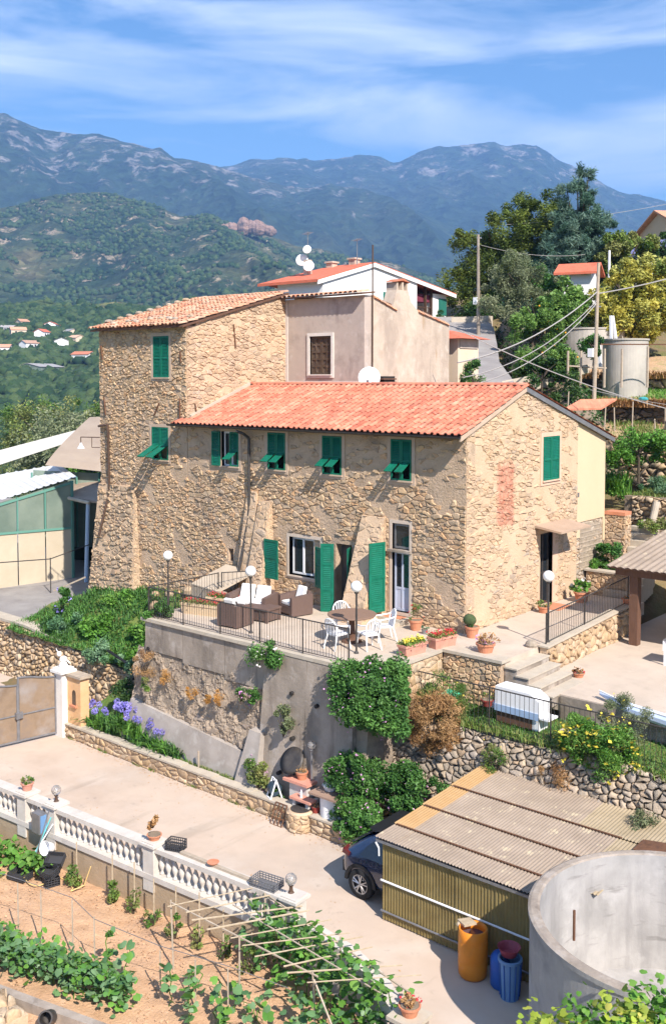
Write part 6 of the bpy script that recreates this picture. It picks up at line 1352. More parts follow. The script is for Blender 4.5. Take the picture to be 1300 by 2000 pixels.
# ------------------------------------------------------------------ clear globe lamps and pots on the balustrade
def onbal(s, o=.0, z=-3.35): return bq(s, o, z)
def pil_lamp(s, label, r=.125):
    t = thing('pillar_lamp', label, 'lamp', onbal(s), group='clear globe lamps on the balustrade pillars'); mb = MB(); mb.lathe((0, 0, 0), [(.07, 0), (.045, .03), (.035, .12), (.06, .16)], 10); PL('base', mb, brown_m, t)
    mb = MB(); mb.sphere((0, 0, .16 + r), r, 18, 12); PL('globe', mb, globe_c, t, smooth=True); mb = MB(); mb.sphere((0, 0, .2 + r * .6), .035, 8, 6, 0, (1, 1, 1.6)); PL('bulb', mb, globe_m, t, smooth=True)
pil_lamp(4.62, 'clear globe lamp on the pillar just right of the potted one'); pil_lamp(12.2, 'clear globe lamp at the right end of the balustrade')
l_ = onbal(3.45); P_pot(l_, .16, .2, 'pink terracotta pot with a spiky plant on the left balustrade pillar', .16, .1, 160, .09, lf_mix, 51, mat=terra_p)
l_ = onbal(8.15); P_pot(l_, .17, .12, 'bowl with a tall brown dried plant ball on the middle balustrade pillar', .14, .2, 420, .08, lf_dry, 52, z=.32, mat=terra)
def crate(loc, rz, label, sz=(.5, .32, .2), mat=None, tilt=0.):
    t = thing('plastic_crate', label, 'crate', loc, rz); t.rotation_euler = (tilt, 0, rz); m = mat or pm('black_crate_plastic', [(.045, .045, .048)], rough=.6); a, b, h = sz[0] / 2, sz[1] / 2, sz[2]
    mb = MB(); mb.box(-a, -b, 0, a, b, .015); PL('bottom', mb, m, t)
    mb = MB(); 
    for k in range(4):
        z = .02 + (h - .03) * k / 3
        for (x0, y0, x1, y1) in ((-a, -b, a, -b), (a, -b, a, b), (a, b, -a, b), (-a, b, -a, -b)): mb.bar((x0, y0, z), (x1, y1, z), .012, n=4)
    PL('rails', mb, m, t); mb = MB()
    for k in range(9):
        x = -a + 2 * a * k / 8
        for y in (-b, b): mb.bar((x, y, 0), (x, y, h), .009, n=4)
    for k in range(6):
        y = -b + 2 * b * k / 5
        for x in (-a, a): mb.bar((x, y, 0), (x, y, h), .009, n=4)
    PL('slats', mb, m, t); return t
l_ = bq(8.75, -.1, -3.45); crate(l_, R(20), 'black slatted plastic crate on the rail right beside the dried plant bowl', (.4, .28, .22))
l_ = bq(11.5, -.05, -3.45); crate(l_, R(8), 'long grey slatted crate on the rail near the right globe lamp', (.62, .36, .18), metal_g)
crate((-5.9, -10.75, -4.93), R(15), 'black crate lying at the left edge of the vegetable garden', (.5, .34, .16))
crate((-5.15, -10.4, -4.93), R(-20), 'black crate at the bottom of the jumbled crate pile', (.5, .34, .2)); crate((-5.15, -10.42, -4.73), R(10), 'black crate in the middle of the jumbled pile', (.42, .3, .18), tilt=.25); crate((-5.2, -10.2, -4.5), R(30), 'tilted black crate at the top of the jumbled pile', (.42, .3, .16), tilt=.5)
t = thing('wooden_plank', 'weathered plank lying on the balustrade rail between the two crates', 'plank', bq(10, 0, -3.45)); mb = MB(); a, b = bq(9.0, -.02, -3.44), bq(11.3, .0, -3.44); mb.bar(a, b, .07, .06, 4); P('plank', mb, wood_g, t)
t = thing('terracotta_saucer', 'small terracotta saucer of dry flowers on the rail plank', 'saucer', bq(10.0, 0, -3.38)); mb = MB(); mb.lathe((0, 0, 0), [(.1, 0), (.14, .04), (.12, .04)], 14); PL('saucer', mb, terra, t)
# electrical box, pan, poles by the left pillar
t = thing('grey_meter_box', 'grey box fixed in front of the left lamp pillar', 'box', bq(4.35, .3, -4.1)); mb = MB(); mb.box(-.17, -.13, 0, .17, .1, .5); PL('box', mb, metal_g, t); mb = MB(); mb.box(.17, -.1, .03, .18, .07, .47); PL('door', mb, blueg, t)
t = thing('white_bucket', 'white enamel bucket hanging tilted below the grey box', 'bucket', bq(4.85, .36, -4.35)); mb = MB(); mb.lathe((0, 0, 0), [(.12, 0), (.17, .2), (.18, .21), (.16, .2), (.11, .02)], 18); o = PL('bucket', mb, wplas, t, smooth=False); o.rotation_euler = (R(70), R(20), 0)
for i, (dx, m, lb_) in enumerate(((-.1, wpaint, 'white pole leaning on the left lamp pillar'), (.05, pm('teal_pole', [(.15, .5, .5)]), 'teal pole leaning on the left lamp pillar'), (.2, metal_g, 'grey pole leaning on the left lamp pillar'))):
    t = thing('leaning_pole', lb_, 'pole', bq(4.2, .8, -4.93)); a = bq(4.35 + dx, .75, -4.95); b = bq(4.75 - dx * .5, .25, -3.7 + dx); mb = MB(); mb.bar(a, b, .018); P('pole', mb, m, t)
t = thing('yellow_hose', 'yellow garden hose coiled on the soil below the leaning poles', 'hose', (-4.6, -10.4, -4.93)); mb = MB(); g_ = random.Random(3); pts = [(-4.0, -10.05, -4.3), (-4.2, -10.1, -4.8)] + [(-4.9 + .55 * math.cos(a * .9) + g_.uniform(-.06, .06) - a * .12, -10.35 + .28 * math.sin(a * .9) - a * .03, -4.91) for a in [i * .5 for i in range(26)]]
mb.path(pts, .014, 5); P('hose', mb, pm('yellow_hose', [(.7, .5, .2)], rough=.5), t)
# end pillar, kerb wall of the drive
t = thing('kerb_wall', 'low broken white kerb wall continuing from the balustrade under the bean frame', 'wall', (4, -9.6, -4.95)); kp = [(2.1, -9.2), (3.2, -9.35), (4.3, -9.75), (5.2, -10.3)]
for i in range(3):
    a, b = Vector(kp[i]), Vector(kp[i + 1]); mb = MB(); mb.hexa([(a.x, a.y, -5), (b.x, b.y, -5), (b.x + .1, b.y + .3, -5), (a.x + .1, a.y + .3, -5)], [(a.x, a.y, -3.95), (b.x, b.y, -3.95), (b.x + .1, b.y + .3, -3.95), (a.x + .1, a.y + .3, -3.95)]); P('wall_body', mb, bw, t)
t = thing('end_pillar', 'grey concrete pillar with a white switch plate and a flower pot at the bottom centre', 'pillar', (5.55, -10.35, -4.9)); mb = MB(); mb.box(-.24, -.24, 0, .24, .24, 1.1); PL('shaft', mb, conc, t); mb = MB(); mb.box(-.29, -.29, 1.1, .29, .29, 1.17); PL('cap', mb, coping, t); mb = MB(); mb.box(.241, -.09, .78, .26, .09, .96); PL('switch_plate', mb, wpaint, t); mb = MB(); mb.box(.261, -.04, .84, .27, .04, .9); PL('socket', mb, metal_d, t)
P_pot((5.55, -10.35, -3.73), .19, .18, 'terracotta bowl with dry red plant on top of the end pillar', .16, .1, 200, .06, lf_dry, 55, fl_red, 30)
P_pot((6.45, -10.9, -4.2), .3, .3, 'big terracotta pot with round green leaves at the bottom edge beside the end pillar', .36, .16, 420, .14, lf_bright, 56)
# ================================================================== SHRUBS AND GARDEN PLANTS NEAR THE HOUSE
def shrub(name, label, cat, c, r, n, size, mat, seed, fl=None, nf=0, fs=.06, k=14, cr=.42, hang=0., stems=True, group=None, up=.4, asp=.55, zmin=None, shell=.5, more=()):
    g = np.random.default_rng(seed); t = thing(name, label, cat, (c[0], c[1], c[2] - r[2]), group=group)
    p, ti = crown(c, r, k, cr, n, g, shell=shell, zmin=zmin)
    for (c2, r2, f2) in more: p2, t2 = crown(c2, r2, max(5, int(k * f2)), cr, int(n * f2), g, shell=shell); p = np.concatenate([p, p2]); ti = np.concatenate([ti, t2])
    leaves('foliage', p, size, mat, t, seed, tint=ti, hang=hang, up=up, asp=asp)
    if fl:
        q, _ = crown(c, [v * 1.02 for v in r], k * 2, cr * .6, nf, g, shell=1.); 
        if zmin is not None: q = q[q[:, 2] > zmin]
        leaves('flowers', q, fs, fl, t, seed + 1, up=1., asp=.95, kind='stuff')
    if stems:
        mb = MB(); rg = random.Random(seed); b = Vector((c[0], c[1], c[2] - r[2]))
        for i in range(7):
            a = 2 * math.pi * i / 7; mid = b + Vector((math.cos(a) * r[0] * .25, math.sin(a) * r[1] * .25, r[2] * .6)); e = b + Vector((math.cos(a) * r[0] * .6, math.sin(a) * r[1] * .6, r[2] * rg.uniform(.9, 1.4)))
            mb.bar(b, mid, .018, .012, 5); mb.bar(mid, e, .012, .004, 5)
        P('stem', mb, bark, t)
    return t
shrub('geranium_bush', 'huge green bush with small pink flowers spilling over the right end of the wall', 'bush', (.2, -4.8, -.6), (.92, .75, .82), 26000, .085, lf_bush, 61, fl_pink, 170, .06, 80, .26, more=(((.5, -4.3, -.1), (.8, .6, .45), .3), ((-.45, -4.75, -.3), (.5, .4, .45), .22), ((.8, -4.6, -1.0), (.5, .4, .4), .2)))
shrub('geranium_bush', 'pink flowered bush low against the retaining wall foot, the upper of two', 'bush', (-.1, -4.9, -2.6), (.8, .5, .45), 14000, .08, lf_bush, 62, fl_pink, 100, .06, 50, .22)
shrub('geranium_bush', 'pink flowered bush by the tail of the blue car', 'bush', (.28, -5.2, -3.6), (.75, .5, .55), 16000, .08, lf_bush, 63, fl_pink, 120, .06, 50, .22)
shrub('geranium_bush', 'darker green bush between the pale dry stones and the brown dead bush', 'bush', (.95, -4.4, -2.85), (.7, .5, .6), 12000, .08, lf_bush, 64, fl_pink, 80, .055, 44, .22)
shrub('dead_bush', 'large brown dried out bush draped over the dry stone wall', 'bush', (1.3, -3.5, -1.35), (.85, .45, .75), 18000, .11, lf_dry, 65, None, 0, .05, 70, .24, asp=.12, hang=.3)
shrub('wild_bush', 'olive green twiggy bush behind the dead bush along the fence', 'bush', (1.35, -2.95, -.8), (.85, .35, .5), 3600, .07, lf_mix, 66, fl_yellow, 10, .04, 16, .26, asp=.3)
shrub('rose_bush', 'bush with white and pink flowers growing through the terrace railing', 'bush', (-3.3, -4.7, -.12), (.62, .35, .36), 3600, .075, lf_bush, 67, fl_white, 80, .075, 14, .22)
shrub('rose_bush', 'small hanging rose clump with pale pink flowers on the rough wall face', 'bush', (-3.7, -5.0, -1.35), (.26, .16, .22), 900, .07, lf_bush, 68, fl_pink, 26, .07, 8, .12)
shrub('hanging_plant', 'grey green plant with tiny yellow dots hanging from the concrete wall', 'plant', (-2.4, -5.05, -1.75), (.26, .18, .42), 1600, .065, lf_olive, 69, fl_yellow, 10, .03, 10, .14, hang=.6)
shrub('hanging_plant', 'small green tuft beside the hanging rose clump', 'plant', (-4.1, -4.95, -1.4), (.16, .12, .2), 500, .06, lf_bush, 70, None, 0, .03, 5, .1)
for i, (x, z, r, lb_) in enumerate(((-7.25, -1.55, .22, 'largest golden dry tuft on the rough wall face'), (-6.1, -1.75, .16, 'middle golden dry tuft on the rough wall face'), (-5.0, -1.6, .2, 'golden dry tuft on the wall face nearest the hanging roses'), (-5.4, -1.8, .1, 'faint golden tuft left of the tuft nearest the roses'))):
    shrub('dry_tuft', lb_, 'tuft', (x, -5.0 - .0, z), (r, r * .7, r * 1.15), 900, .06, lf_gold, 71 + i, k=6, cr=r * .6, asp=.2, stems=False, group='golden dry tufts on the retaining wall')
shrub('dry_shrub', 'reddish dry shrub at the upper left corner of the retaining wall', 'bush', (-8.3, -4.9, -1.3), (.4, .25, .4), 1700, .07, lf_dry, 76, k=9, cr=.18, asp=.2)
shrub('wall_plant', 'small green plant in a crack left of the largest golden tuft', 'plant', (-8.0, -5.1, -1.9), (.2, .12, .18), 400, .07, lf_mix, 77, k=5, cr=.1, stems=False)
shrub('terrace_plant', 'bushy green plant at the foot of the far left globe lamp', 'bush', (-8.2, -4.45, .1), (.5, .3, .3), 2400, .09, lf_bush, 78, None, 0, k=10, cr=.2)
shrub('bedding_rose', 'yellowing shrub with pink blossoms between hose reel and agapanthus bed', 'bush', (-3.3, -5.15, -3.4), (.38, .22, .42), 2300, .085, lf_mix, 79, fl_pink, 22, .09, 10, .18)
shrub('small_bush', 'low green bush at the base of the grey lamp post', 'bush', (-2.55, -5.15, -3.7), (.3, .18, .2), 1000, .07, lf_bush, 80, k=8, cr=.12)
g = np.random.default_rng(8)
t = thing('agapanthus_bed', 'row of agapanthus with strap leaves below blue purple flower globes in the planter', 'flower bed', (-9, -5, -3.85)); t['kind'] = 'stuff'
def agap(x, y, z, n, nf, seed, label, sp=.3, h=.42):
    t = thing('agapanthus', label, 'agapanthus', (x, y, z), group=None); g = np.random.default_rng(seed)
    b = np.stack([x + g.normal(0, sp, n), y + g.normal(0, .12, n), np.full(n, z)], 1); o = blades('leaves', b, h, .045, lf_bright if seed % 2 else lf_bush, t, seed, lean=.9)
    for i in range(nf):
        fx, fy, fh = x + g.normal(0, sp), y + g.normal(0, .12), g.uniform(.55, .85); mb = MB(); mb.bar((fx, fy, z), (fx + .03, fy - .05, z + fh), .008, n=4); st_ = P('stalk', mb, lf_bright, t)
        d = g.normal(size=(90, 3)); d /= np.linalg.norm(d, axis=1)[:, None]; leaves('flower_head', np.array([fx + .03, fy - .05, z + fh]) + d * .085, .055, fl_purple, t, seed * 10 + i, up=0, asp=.6)
bpy.data.objects.remove(t)
for i, (x, nf, lb_) in enumerate(((-10.95, 3, 'agapanthus clump nearest the white gate pillar'), (-10.3, 4, 'agapanthus clump in front of the orange mailbox wall'), (-9.4, 8, 'agapanthus clump with the densest cluster of flowers'), (-8.75, 7, 'agapanthus clump in front of the dry stone wall end'), (-8.15, 4, 'agapanthus clump below the concrete footing'), (-7.5, 3, 'agapanthus clump with few flowers toward the bed end'), (-6.95, 0, 'flowerless last agapanthus clump of the bed'))):
    agap(x, -5.02, -3.83 + (.25 if i in (2, 3) else 0), 260, nf, 200 + i, lb_, .27)
shrub('creeper', 'green creeping plant on the slope above the agapanthus', 'bush', (-10.0, -4.5, -2.9), (.5, .3, .7), 2600, .09, lf_dark, 90, None, 0, k=10, cr=.25)
bb = np.stack([g.uniform(-6.6, -3.8, 700), g.uniform(-5.25, -4.95, 700), np.full(700, -3.85)], 1); o = blades('bed_grass', bb, .13, .02, lf_mix, None, 91, lean=.8, kind='stuff', off=(0, 0, 0))
mb = MB(); mb.box(-5.62, -5.2, -3.85, -5.58, -5.16, -3.3); t = thing('bed_stake', 'bare wooden stake at the end of the agapanthus bed', 'stake', (-5.6, -5.2, -3.85)); P('stake', mb, wood_g, t)
# bank vegetation
n = 16000; x = g.uniform(-18.8, -8.7, n); y = g.uniform(-3.1, .4, n); keep = (y < -.1) & ~((x > -13.2) & (x < -9.6) & (y > -1.7) & (g.uniform(0, 1, n) < .5)) & (g.uniform(0, 1, n) < .55 + .45 * (np.sin(x * 2.1 + y) > -.2))
b = np.stack([x, y, np.array([bankz(a, c) for a, c in zip(x, y)])], 1)[keep]
leaves('bank_ground_cover', b + np.array([0, 0, .06]), .12, lf_bush, None, 92, up=.8, off=(0, 0, 0), kind='stuff', tint=g.uniform(0, .8, len(b)), asp=.4)
blades('bank_grass', b[::2], .22, .03, lf_bush, None, 93, lean=.7, kind='stuff', off=(0, 0, 0))
for i, (x, y, r, h, m, sz, lb_) in enumerate(((-15.9, -2.3, .8, .4, lf_blue, .1, 'feathery blue green ground shrub above the roadside wall'), (-14.2, -2.2, .75, .42, lf_bright, .17, 'bright green leafy clump left of centre on the bank'), (-12.1, -2.25, .62, .45, lf_bright, .17, 'bright green leafy clump nearest the retaining wall corner'), (-12.9, -2.9, .9, .35, lf_blue, .1, 'feathery blue green shrub spilling over the roadside wall'), (-11.0, -2.9, .55, .5, lf_bright, .16, 'leafy clump hanging over the stone wall end'), (-10.4, -3.6, .6, .6, lf_blue, .1, 'feathery shrub tumbling down beside the concrete wall'), (-14.6, -1.0, .6, .25, lf_bright, .12, 'low green clump at the foot of the tower'), (-12.6, -.9, .5, .2, lf_bush, .12, 'low green clump at the foot of the pale buttress'), (-16.9, -2.4, .5, .3, lf_bush, .1, 'green clump at the road edge'), (-11.6, -1.3, .45, .25, lf_bush, .1, 'green clump between boulders and terrace'), (-9.5, -2.4, .55, .35, lf_bush, .1, 'green clump against the terrace end railing'), (-9.6, -3.4, .4, .4, lf_dark, .1, 'dark green clump at the retaining wall corner'))):
    z = bankz(x, y) + h * .5 if y > -3.1 else -2.5
    shrub('bank_shrub', lb_, 'shrub', (x, y, z), (r, r * .6, h), 1500, sz, m, 300 + i, None, 0, k=10, cr=r * .4, stems=False, group='green shrubs on the bank below the tower')
for i in range(14):
    rg = random.Random(i + 50); x = rg.uniform(-13.2, -9.5); y = -.25 - rg.uniform(0, .5) if i < 9 else rg.uniform(-2, -1); r = rg.uniform(.16, .32)
    t = thing('boulder', 'golden brown rock at the foot of the stone wall between tower and terrace', 'rock', (x, y, bankz(x, y)), group='rocks at the foot of the house wall')
    mb = MB(); mb.sphere((x, y, bankz(x, y) + r * .5), r, 7, 5, rg.random(), (1.2, .8, .75)); P('rock', mb, st_t, t)
t = shrub('flowering_shrub', 'small shrub with blue flowers at the road edge below the leaning stake', 'shrub', (-16.9, -1.9, -1.1), (.3, .25, .55), 900, .12, lf_bush, 330, fl_purple, 50, .09, 7, .16)
# black pipe on the bank
t = thing('black_pipe', 'black plastic pipe lying across the bank above the wall end', 'pipe', (-11, -3, -2)); mb = MB(); mb.path([(-12.6, -3.1, -2.05), (-10.6, -3.5, -2.2), (-9.6, -4.3, -2.2)], .05, 7); P('pipe', mb, blk, t)
# fence side vegetation
shrub('yellow_broom', 'broom bush with yellow flowers growing through the iron fence', 'bush', (5.6, -3.1, -1.05), (.95, .42, .68), 14000, .08, lf_bright, 340, fl_yellow, 260, .09, 34, .26, asp=.3, hang=-.4)
shrub('green_broom', 'taller olive green broom with a leaning spike above the fence', 'bush', (5.95, -2.75, -.4), (.65, .35, .65), 6500, .06, lf_olive, 341, fl_yellow, 40, .05, 14, .22, asp=.25, hang=-.6)
shrub('green_broom', 'low olive green shrub left of the yellow broom', 'bush', (5.0, -3.1, -1.0), (.5, .3, .4), 1800, .06, lf_mix, 342, fl_yellow, 25, .05, 10, .2, asp=.3)
shrub('dead_creeper', 'brown dead creeper hanging on the dry stone wall below the fence', 'creeper', (4.5, -3.5, -1.95), (.5, .2, .6), 2600, .06, lf_dry, 343, k=14, cr=.2, asp=.2, hang=.4)
shrub('wall_creeper', 'yellow green creeper on the dry stone wall below the white unit', 'creeper', (3.1, -3.5, -1.9), (.35, .18, .45), 1500, .06, lf_mix, 344, fl_yellow, 10, .04, 9, .16, asp=.3)
shrub('wall_bush', 'dry yellow green bush low on the dry stone wall behind the garage roof', 'bush', (6.9, -4.0, -2.25), (.5, .25, .4), 1900, .07, lf_olive, 345, k=10, cr=.18, asp=.25)
shrub('wall_plant', 'small bright green plant at the left foot of the garage roof', 'plant', (1.9, -4.15, -2.6), (.28, .16, .18), 600, .07, lf_bush, 346, k=6, cr=.12, stems=False)
n = 9000; bb = np.stack([g.uniform(-.2, 11, n), g.uniform(-3.15, -1.36, n), np.full(n, -1.31)], 1); blades('lawn_grass', bb, .06, .02, lf_bush, None, 350, lean=.7, kind='stuff', off=(0, 0, 0))
n = 1500; bb = np.stack([g.uniform(-.6, 9, n), g.normal(-3.12, .12, n), np.full(n, -1.36)], 1); blades('wall_top_weeds', bb, .16, .025, lf_mix, None, 351, lean=.7, kind='stuff', off=(0, 0, 0))
shrub('lawn_shrub', 'green shrub behind the fence left of the green box', 'bush', (.6, -2.7, -.95), (.4, .3, .3), 1700, .07, lf_bush, 352, k=8, cr=.18)
# ------------------------------------------------------------------ vegetable garden
def garden_stake(p, h, label, r=.016, mat=cane, lean=(0, 0)):
    t = thing('garden_stake', label, 'stake', p, group='stakes in the vegetable garden'); mb = MB(); mb.bar((0, 0, -.1), (lean[0], lean[1], h), r, r * .8, 5); PL('stake', mb, mat, t); return t
sp = [(-4.6, -10.02), (-3.3, -9.95), (-2.55, -9.9), (-1.8, -9.95), (-1.05, -9.95), (-.4, -9.85), (.35, -9.85), (1.1, -9.75)]
nm = ['first', 'second', 'third', 'fourth', 'fifth', 'sixth', 'seventh', 'eighth']
for i, (x, y) in enumerate(sp):
    garden_stake((x, y, -4.95), 1.05 + .06 * (i % 3), nm[i] + ' stake from the left in the row along the balustrade plinth', .02)
    shrub('tomato_plant', nm[i] + ' young staked plant from the left in the row along the balustrade plinth', 'vegetable plant', (x + .05, y - .08, -4.7), (.2, .18, .28), 170 if i > 1 else 420, .09, lf_mix, 360 + i, k=5, cr=.12, group='young plants along the balustrade')
def big_leaves(t, pts, size, seed, mat=lf_cuc):
    """lobed leaves as five-sided fans with a folded midrib"""
    g = np.random.default_rng(seed); n = len(pts); nrm = g.normal(size=(n, 3)) * .8; nrm[:, 2] = np.abs(nrm[:, 2]) + .7; nrm /= np.linalg.norm(nrm, axis=1)[:, None]
    tt = g.normal(size=(n, 3)); tt[:, 2] -= .5; tt -= (tt * nrm).sum(1)[:, None] * nrm; tt /= np.linalg.norm(tt, axis=1)[:, None]; b = np.cross(nrm, tt); s = (size * g.uniform(.55, 1.25, n))[:, None]
    prof_ = [(-.35, .0, 0), (-.5, .3, -.06), (-.1, .55, -.12), (.3, .38, -.12), (.62, 0, -.1), (.3, -.38, -.12), (-.1, -.55, -.12), (-.5, -.3, -.06)]
    ring = np.stack([pts + tt * s * a + b * s * w_ + nrm * s * z for a, w_, z in prof_], 1); k = np.arange(n)[:, None] * 8
    F = np.concatenate([k + np.array(q) for q in ([0, 1, 2, 4], [2, 3, 4, 4], [0, 4, 6, 7], [4, 5, 6, 6])], 1).reshape(-1, 4)
    F = np.concatenate([k + np.array(q) for q in ([0, 1, 2, 3], [0, 3, 4, 4], [0, 4, 5, 5], [0, 5, 6, 7])], 1).reshape(-1, 4)
    F3 = np.concatenate([k + np.array(q) for q in ([0, 1, 2], [0, 2, 3], [0, 3, 4], [0, 4, 5], [0, 5, 6], [0, 6, 7])], 1).reshape(-1, 3)
    T = np.repeat(g.uniform(.001, .999, n), 6); return np_obj('leaves', ring.reshape(-1, 3), F3, T, mat, t, tuple(wloc(t)))
def vine(x, y, n, h, r, label, seed, size=.17, z=-4.95, name='cucumber_plant', mat=lf_cuc, group='single leafy plants in the vegetable garden'):
    t = thing(name, label, 'vegetable plant', (x, y, z), group=group); g = np.random.default_rng(seed)
    p = np.stack([x + g.normal(0, r * .5, n), y + g.normal(0, r * .5, n), z + .08 + g.uniform(0, 1, n) ** .8 * h], 1); big_leaves(t, p, size, seed, mat)
    mb = MB(); pts = [(x, y, z)]; 
    for i in range(4): pts.append((x + g.normal(0, .05), y + g.normal(0, .05), z + h * (i + 1) / 4))
    mb.path(pts, .01, 4); P('stem', mb, lf_bright, t); return t
A_ = Vector((-3.9, -13.3)); B_ = Vector((.2, -12.35)); nn2 = 22
for i in range(nn2):
    u = i / (nn2 - 1); q = A_.lerp(B_, u) ; rg = random.Random(i); vine(q.x + rg.uniform(-.1, .1), q.y + rg.uniform(-.12, .12), 52, .6, .32, 'broad leaved vegetable plant merging into the dense row along the bottom', 400 + i, .13, group='plants of the dense bottom row')
for i in range(10):
    u = i / 9; q = Vector((-3.9, -12.75)).lerp(Vector((-.6, -12.1)), u); vine(q.x, q.y, 36, .38, .32, 'paler green leafy plant peeking out behind the dense bottom row', 430 + i, .12, mat=lf_bright, group='paler plants behind the dense bottom row')
for i, (x, y, h, n) in enumerate(((-.75, -12.0, 1.15, 14), (-.2, -11.95, 1.0, 12), (.75, -11.7, .8, 16), (1.25, -11.55, .95, 16), (1.75, -11.35, .7, 12), (.8, -10.95, .4, 10), (1.85, -10.95, .45, 12), (2.35, -10.9, .4, 10), (1.55, -11.9, .7, 22), (2.2, -11.6, .6, 18), (2.8, -11.3, .6, 18), (3.4, -11.1, .5, 16))):
    vine(x, y, n, h, .2, ['single climbing plant reaching up a string, left one', 'single climbing plant reaching up a string, right one', 'sparse plant right of the dense row', 'sparse plant on a thin stake', 'sparse plant in front of the frame', 'lone seedling clump on the bare soil', 'lone seedling clump under the cane frame edge', 'lone seedling clump by the frame post', 'plant at the bottom edge below the frame', 'second plant at the bottom edge below the frame', 'third plant at the bottom edge below the frame', 'fourth plant at the bottom edge below the frame'][i], 450 + i, .16)
for i, (x, y) in enumerate(((-4.2, -12.45), (-3.6, -12.25), (-2.95, -12.1), (-2.1, -11.9), (-1.2, -12.0), (.45, -11.65), (1.2, -11.4), (1.9, -11.2))):
    garden_stake((x, y, -4.95), 1.25 if i < 5 else 1.0, nm[i] + ' pale stake from the left carrying the string over the lower rows', .018, wood_g)
t = thing('support_string', 'grey string tied along the pale stakes of the lower rows', 'string', (-1.5, -12, -3.6)); mb = MB(); mb.path([(-4.4, -12.5, -3.55), (-3.6, -12.25, -3.6), (-2.95, -12.1, -3.62), (-2.1, -11.9, -3.65), (-1.2, -12.0, -3.75), (.45, -11.65, -3.85), (1.9, -11.2, -3.9), (3.2, -10.9, -3.95)], .007, 4); P('string', mb, metal_g, t)
for i in range(8):
    q = Vector((-8.6, -10.75)).lerp(Vector((-5.6, -10.35)), i / 7); vine(q.x, q.y, 60, .42, .36, 'broad leaved plant in the row left of the crate pile below the balustrade', 470 + i, .15, mat=lf_bright, group='leafy plants left of the crate pile')
vine(-6.35, -11.2, 30, .25, .25, 'low clump beside the black crate at the left edge', 479, .13, mat=lf_bright)
# cane frame with beans
t = thing('cane_frame', 'rickety frame of cane poles over the bean plants by the driveway kerb', 'plant frame', (2.3, -10, -4.95))
rg = random.Random(9)
for (a, b, r) in (((-.2, -10.8, -3.55), (3.7, -10.65, -3.65), .018), ((1.1, -9.35, -3.5), (5.3, -9.9, -3.7), .018), ((.9, -10.1, -3.5), (4.9, -10.3, -3.65), .014)):
    mb = MB(); mb.bar(a, b, r, n=5); P('long_pole', mb, wood_g, t)
for i in range(10):
    u = i / 9; x = -.1 + 3.9 * u; mb = MB(); mb.bar((x + rg.uniform(-.15, .15), -10.95 + rg.uniform(-.1, .1), -3.53 - .1 * u), (x + 1.2 + rg.uniform(-.2, .2), -9.2 - .2 * u + rg.uniform(-.1, .15), -3.45 - .15 * u), rg.uniform(.011, .018), n=5); P('cross_cane', mb, cane, t)
for (x, y, h) in ((-.15, -10.8, 1.45), (1.75, -10.75, 1.4), (3.65, -10.65, 1.35), (1.2, -9.4, 1.5), (3.4, -9.65, 1.5), (5.2, -9.95, 1.35), (5.4, -10.75, 1.2)):
    mb = MB(); mb.bar((x, y, -5), (x + rg.uniform(-.08, .08), y, -4.95 + h), .02, n=5); P('upright', mb, wood_g, t)
mb = MB(); mb.bar((3.65, -10.7, -3.7), (4.9, -11.1, -4.8), .02, n=5); P('brace', mb, wood_g, t); mb = MB(); mb.bar((4.7, -11.3, -5), (5.0, -10.6, -4.0), .02, n=5); P('brace', mb, wood_g, t)
for i in range(12):
    u = i / 11; x = 1.3 + 3.7 * u; y = -9.55 - .65 * u; vine(x, y, 70 - 2 * i, 1.42, .42, ['first', 'second', 'third', 'fourth', 'fifth', 'sixth', 'seventh', 'eighth', 'ninth', 'tenth', 'eleventh', 'last'][i] + ' bean plant from the balustrade end climbing the cane frame along the kerb', 500 + i, .15, group='bean plants along the driveway kerb', name='bean_plant', mat=[lf_cuc, lf_bush, lf_bright][i % 3])
for i in range(5): vine(3.3 + .4 * i, -10.6 - .05 * i, 34, .75, .35, ['leftmost', 'second', 'middle', 'fourth', 'rightmost'][i] + ' bushy bean plant in the group under the right end of the frame', 520 + i, .14, group='bushy bean plants under the frame end', name='bean_plant')
shrub('feathery_plant', 'light green feathery plant at the bottom under the cane frame', 'vegetable plant', (5.0, -10.9, -4.55), (.35, .3, .35), 1500, .1, lf_bright, 530, k=8, cr=.2, asp=.25)
# bottom left corner: concrete edge, stones, pipe
t = thing('concrete_edging', 'worn concrete edging beam crossing the bottom left corner', 'edging', (-2, -13.6, -4.9)); mb = MB(); mb.hexa([(-3.6, -14.2, -5), (1.0, -13.05, -5), (.9, -12.9, -5), (-3.7, -14.0, -5)], [(-3.6, -14.2, -4.72), (1.0, -13.05, -4.72), (.9, -12.9, -4.72), (-3.7, -14.0, -4.72)]); P('beam', mb, conc, t)
t = thing('stone_pier', 'pale rubble stone pier at the bottom left corner', 'pier', (-1.2, -14.0, -5)); mb = MB(); mb.box(-2.1, -14.6, -6, -.9, -13.75, -4.75); b_ = P('core', mb, mo_g, t)
S3 = Stones(t, 60); S3.add(rubble(lambda s, q, d: (-2.1 + s, -14.6 + q, -4.75 + d), 1.2, .85, .25, .2, 160, depth=.12), b_, st_t); S3.done()
t = thing('grey_pipe_end', 'open grey pipe end beside the pale stone pier', 'pipe', (-.55, -13.5, -4.8)); mb = MB(); mb.lathe((0, 0, 0), [(.14, 0), (.14, .35), (.11, .35), (.11, .05)], 16, capt=False); o = PL('pipe', mb, metal_d, t); o.rotation_euler = (R(60), 0, R(40))
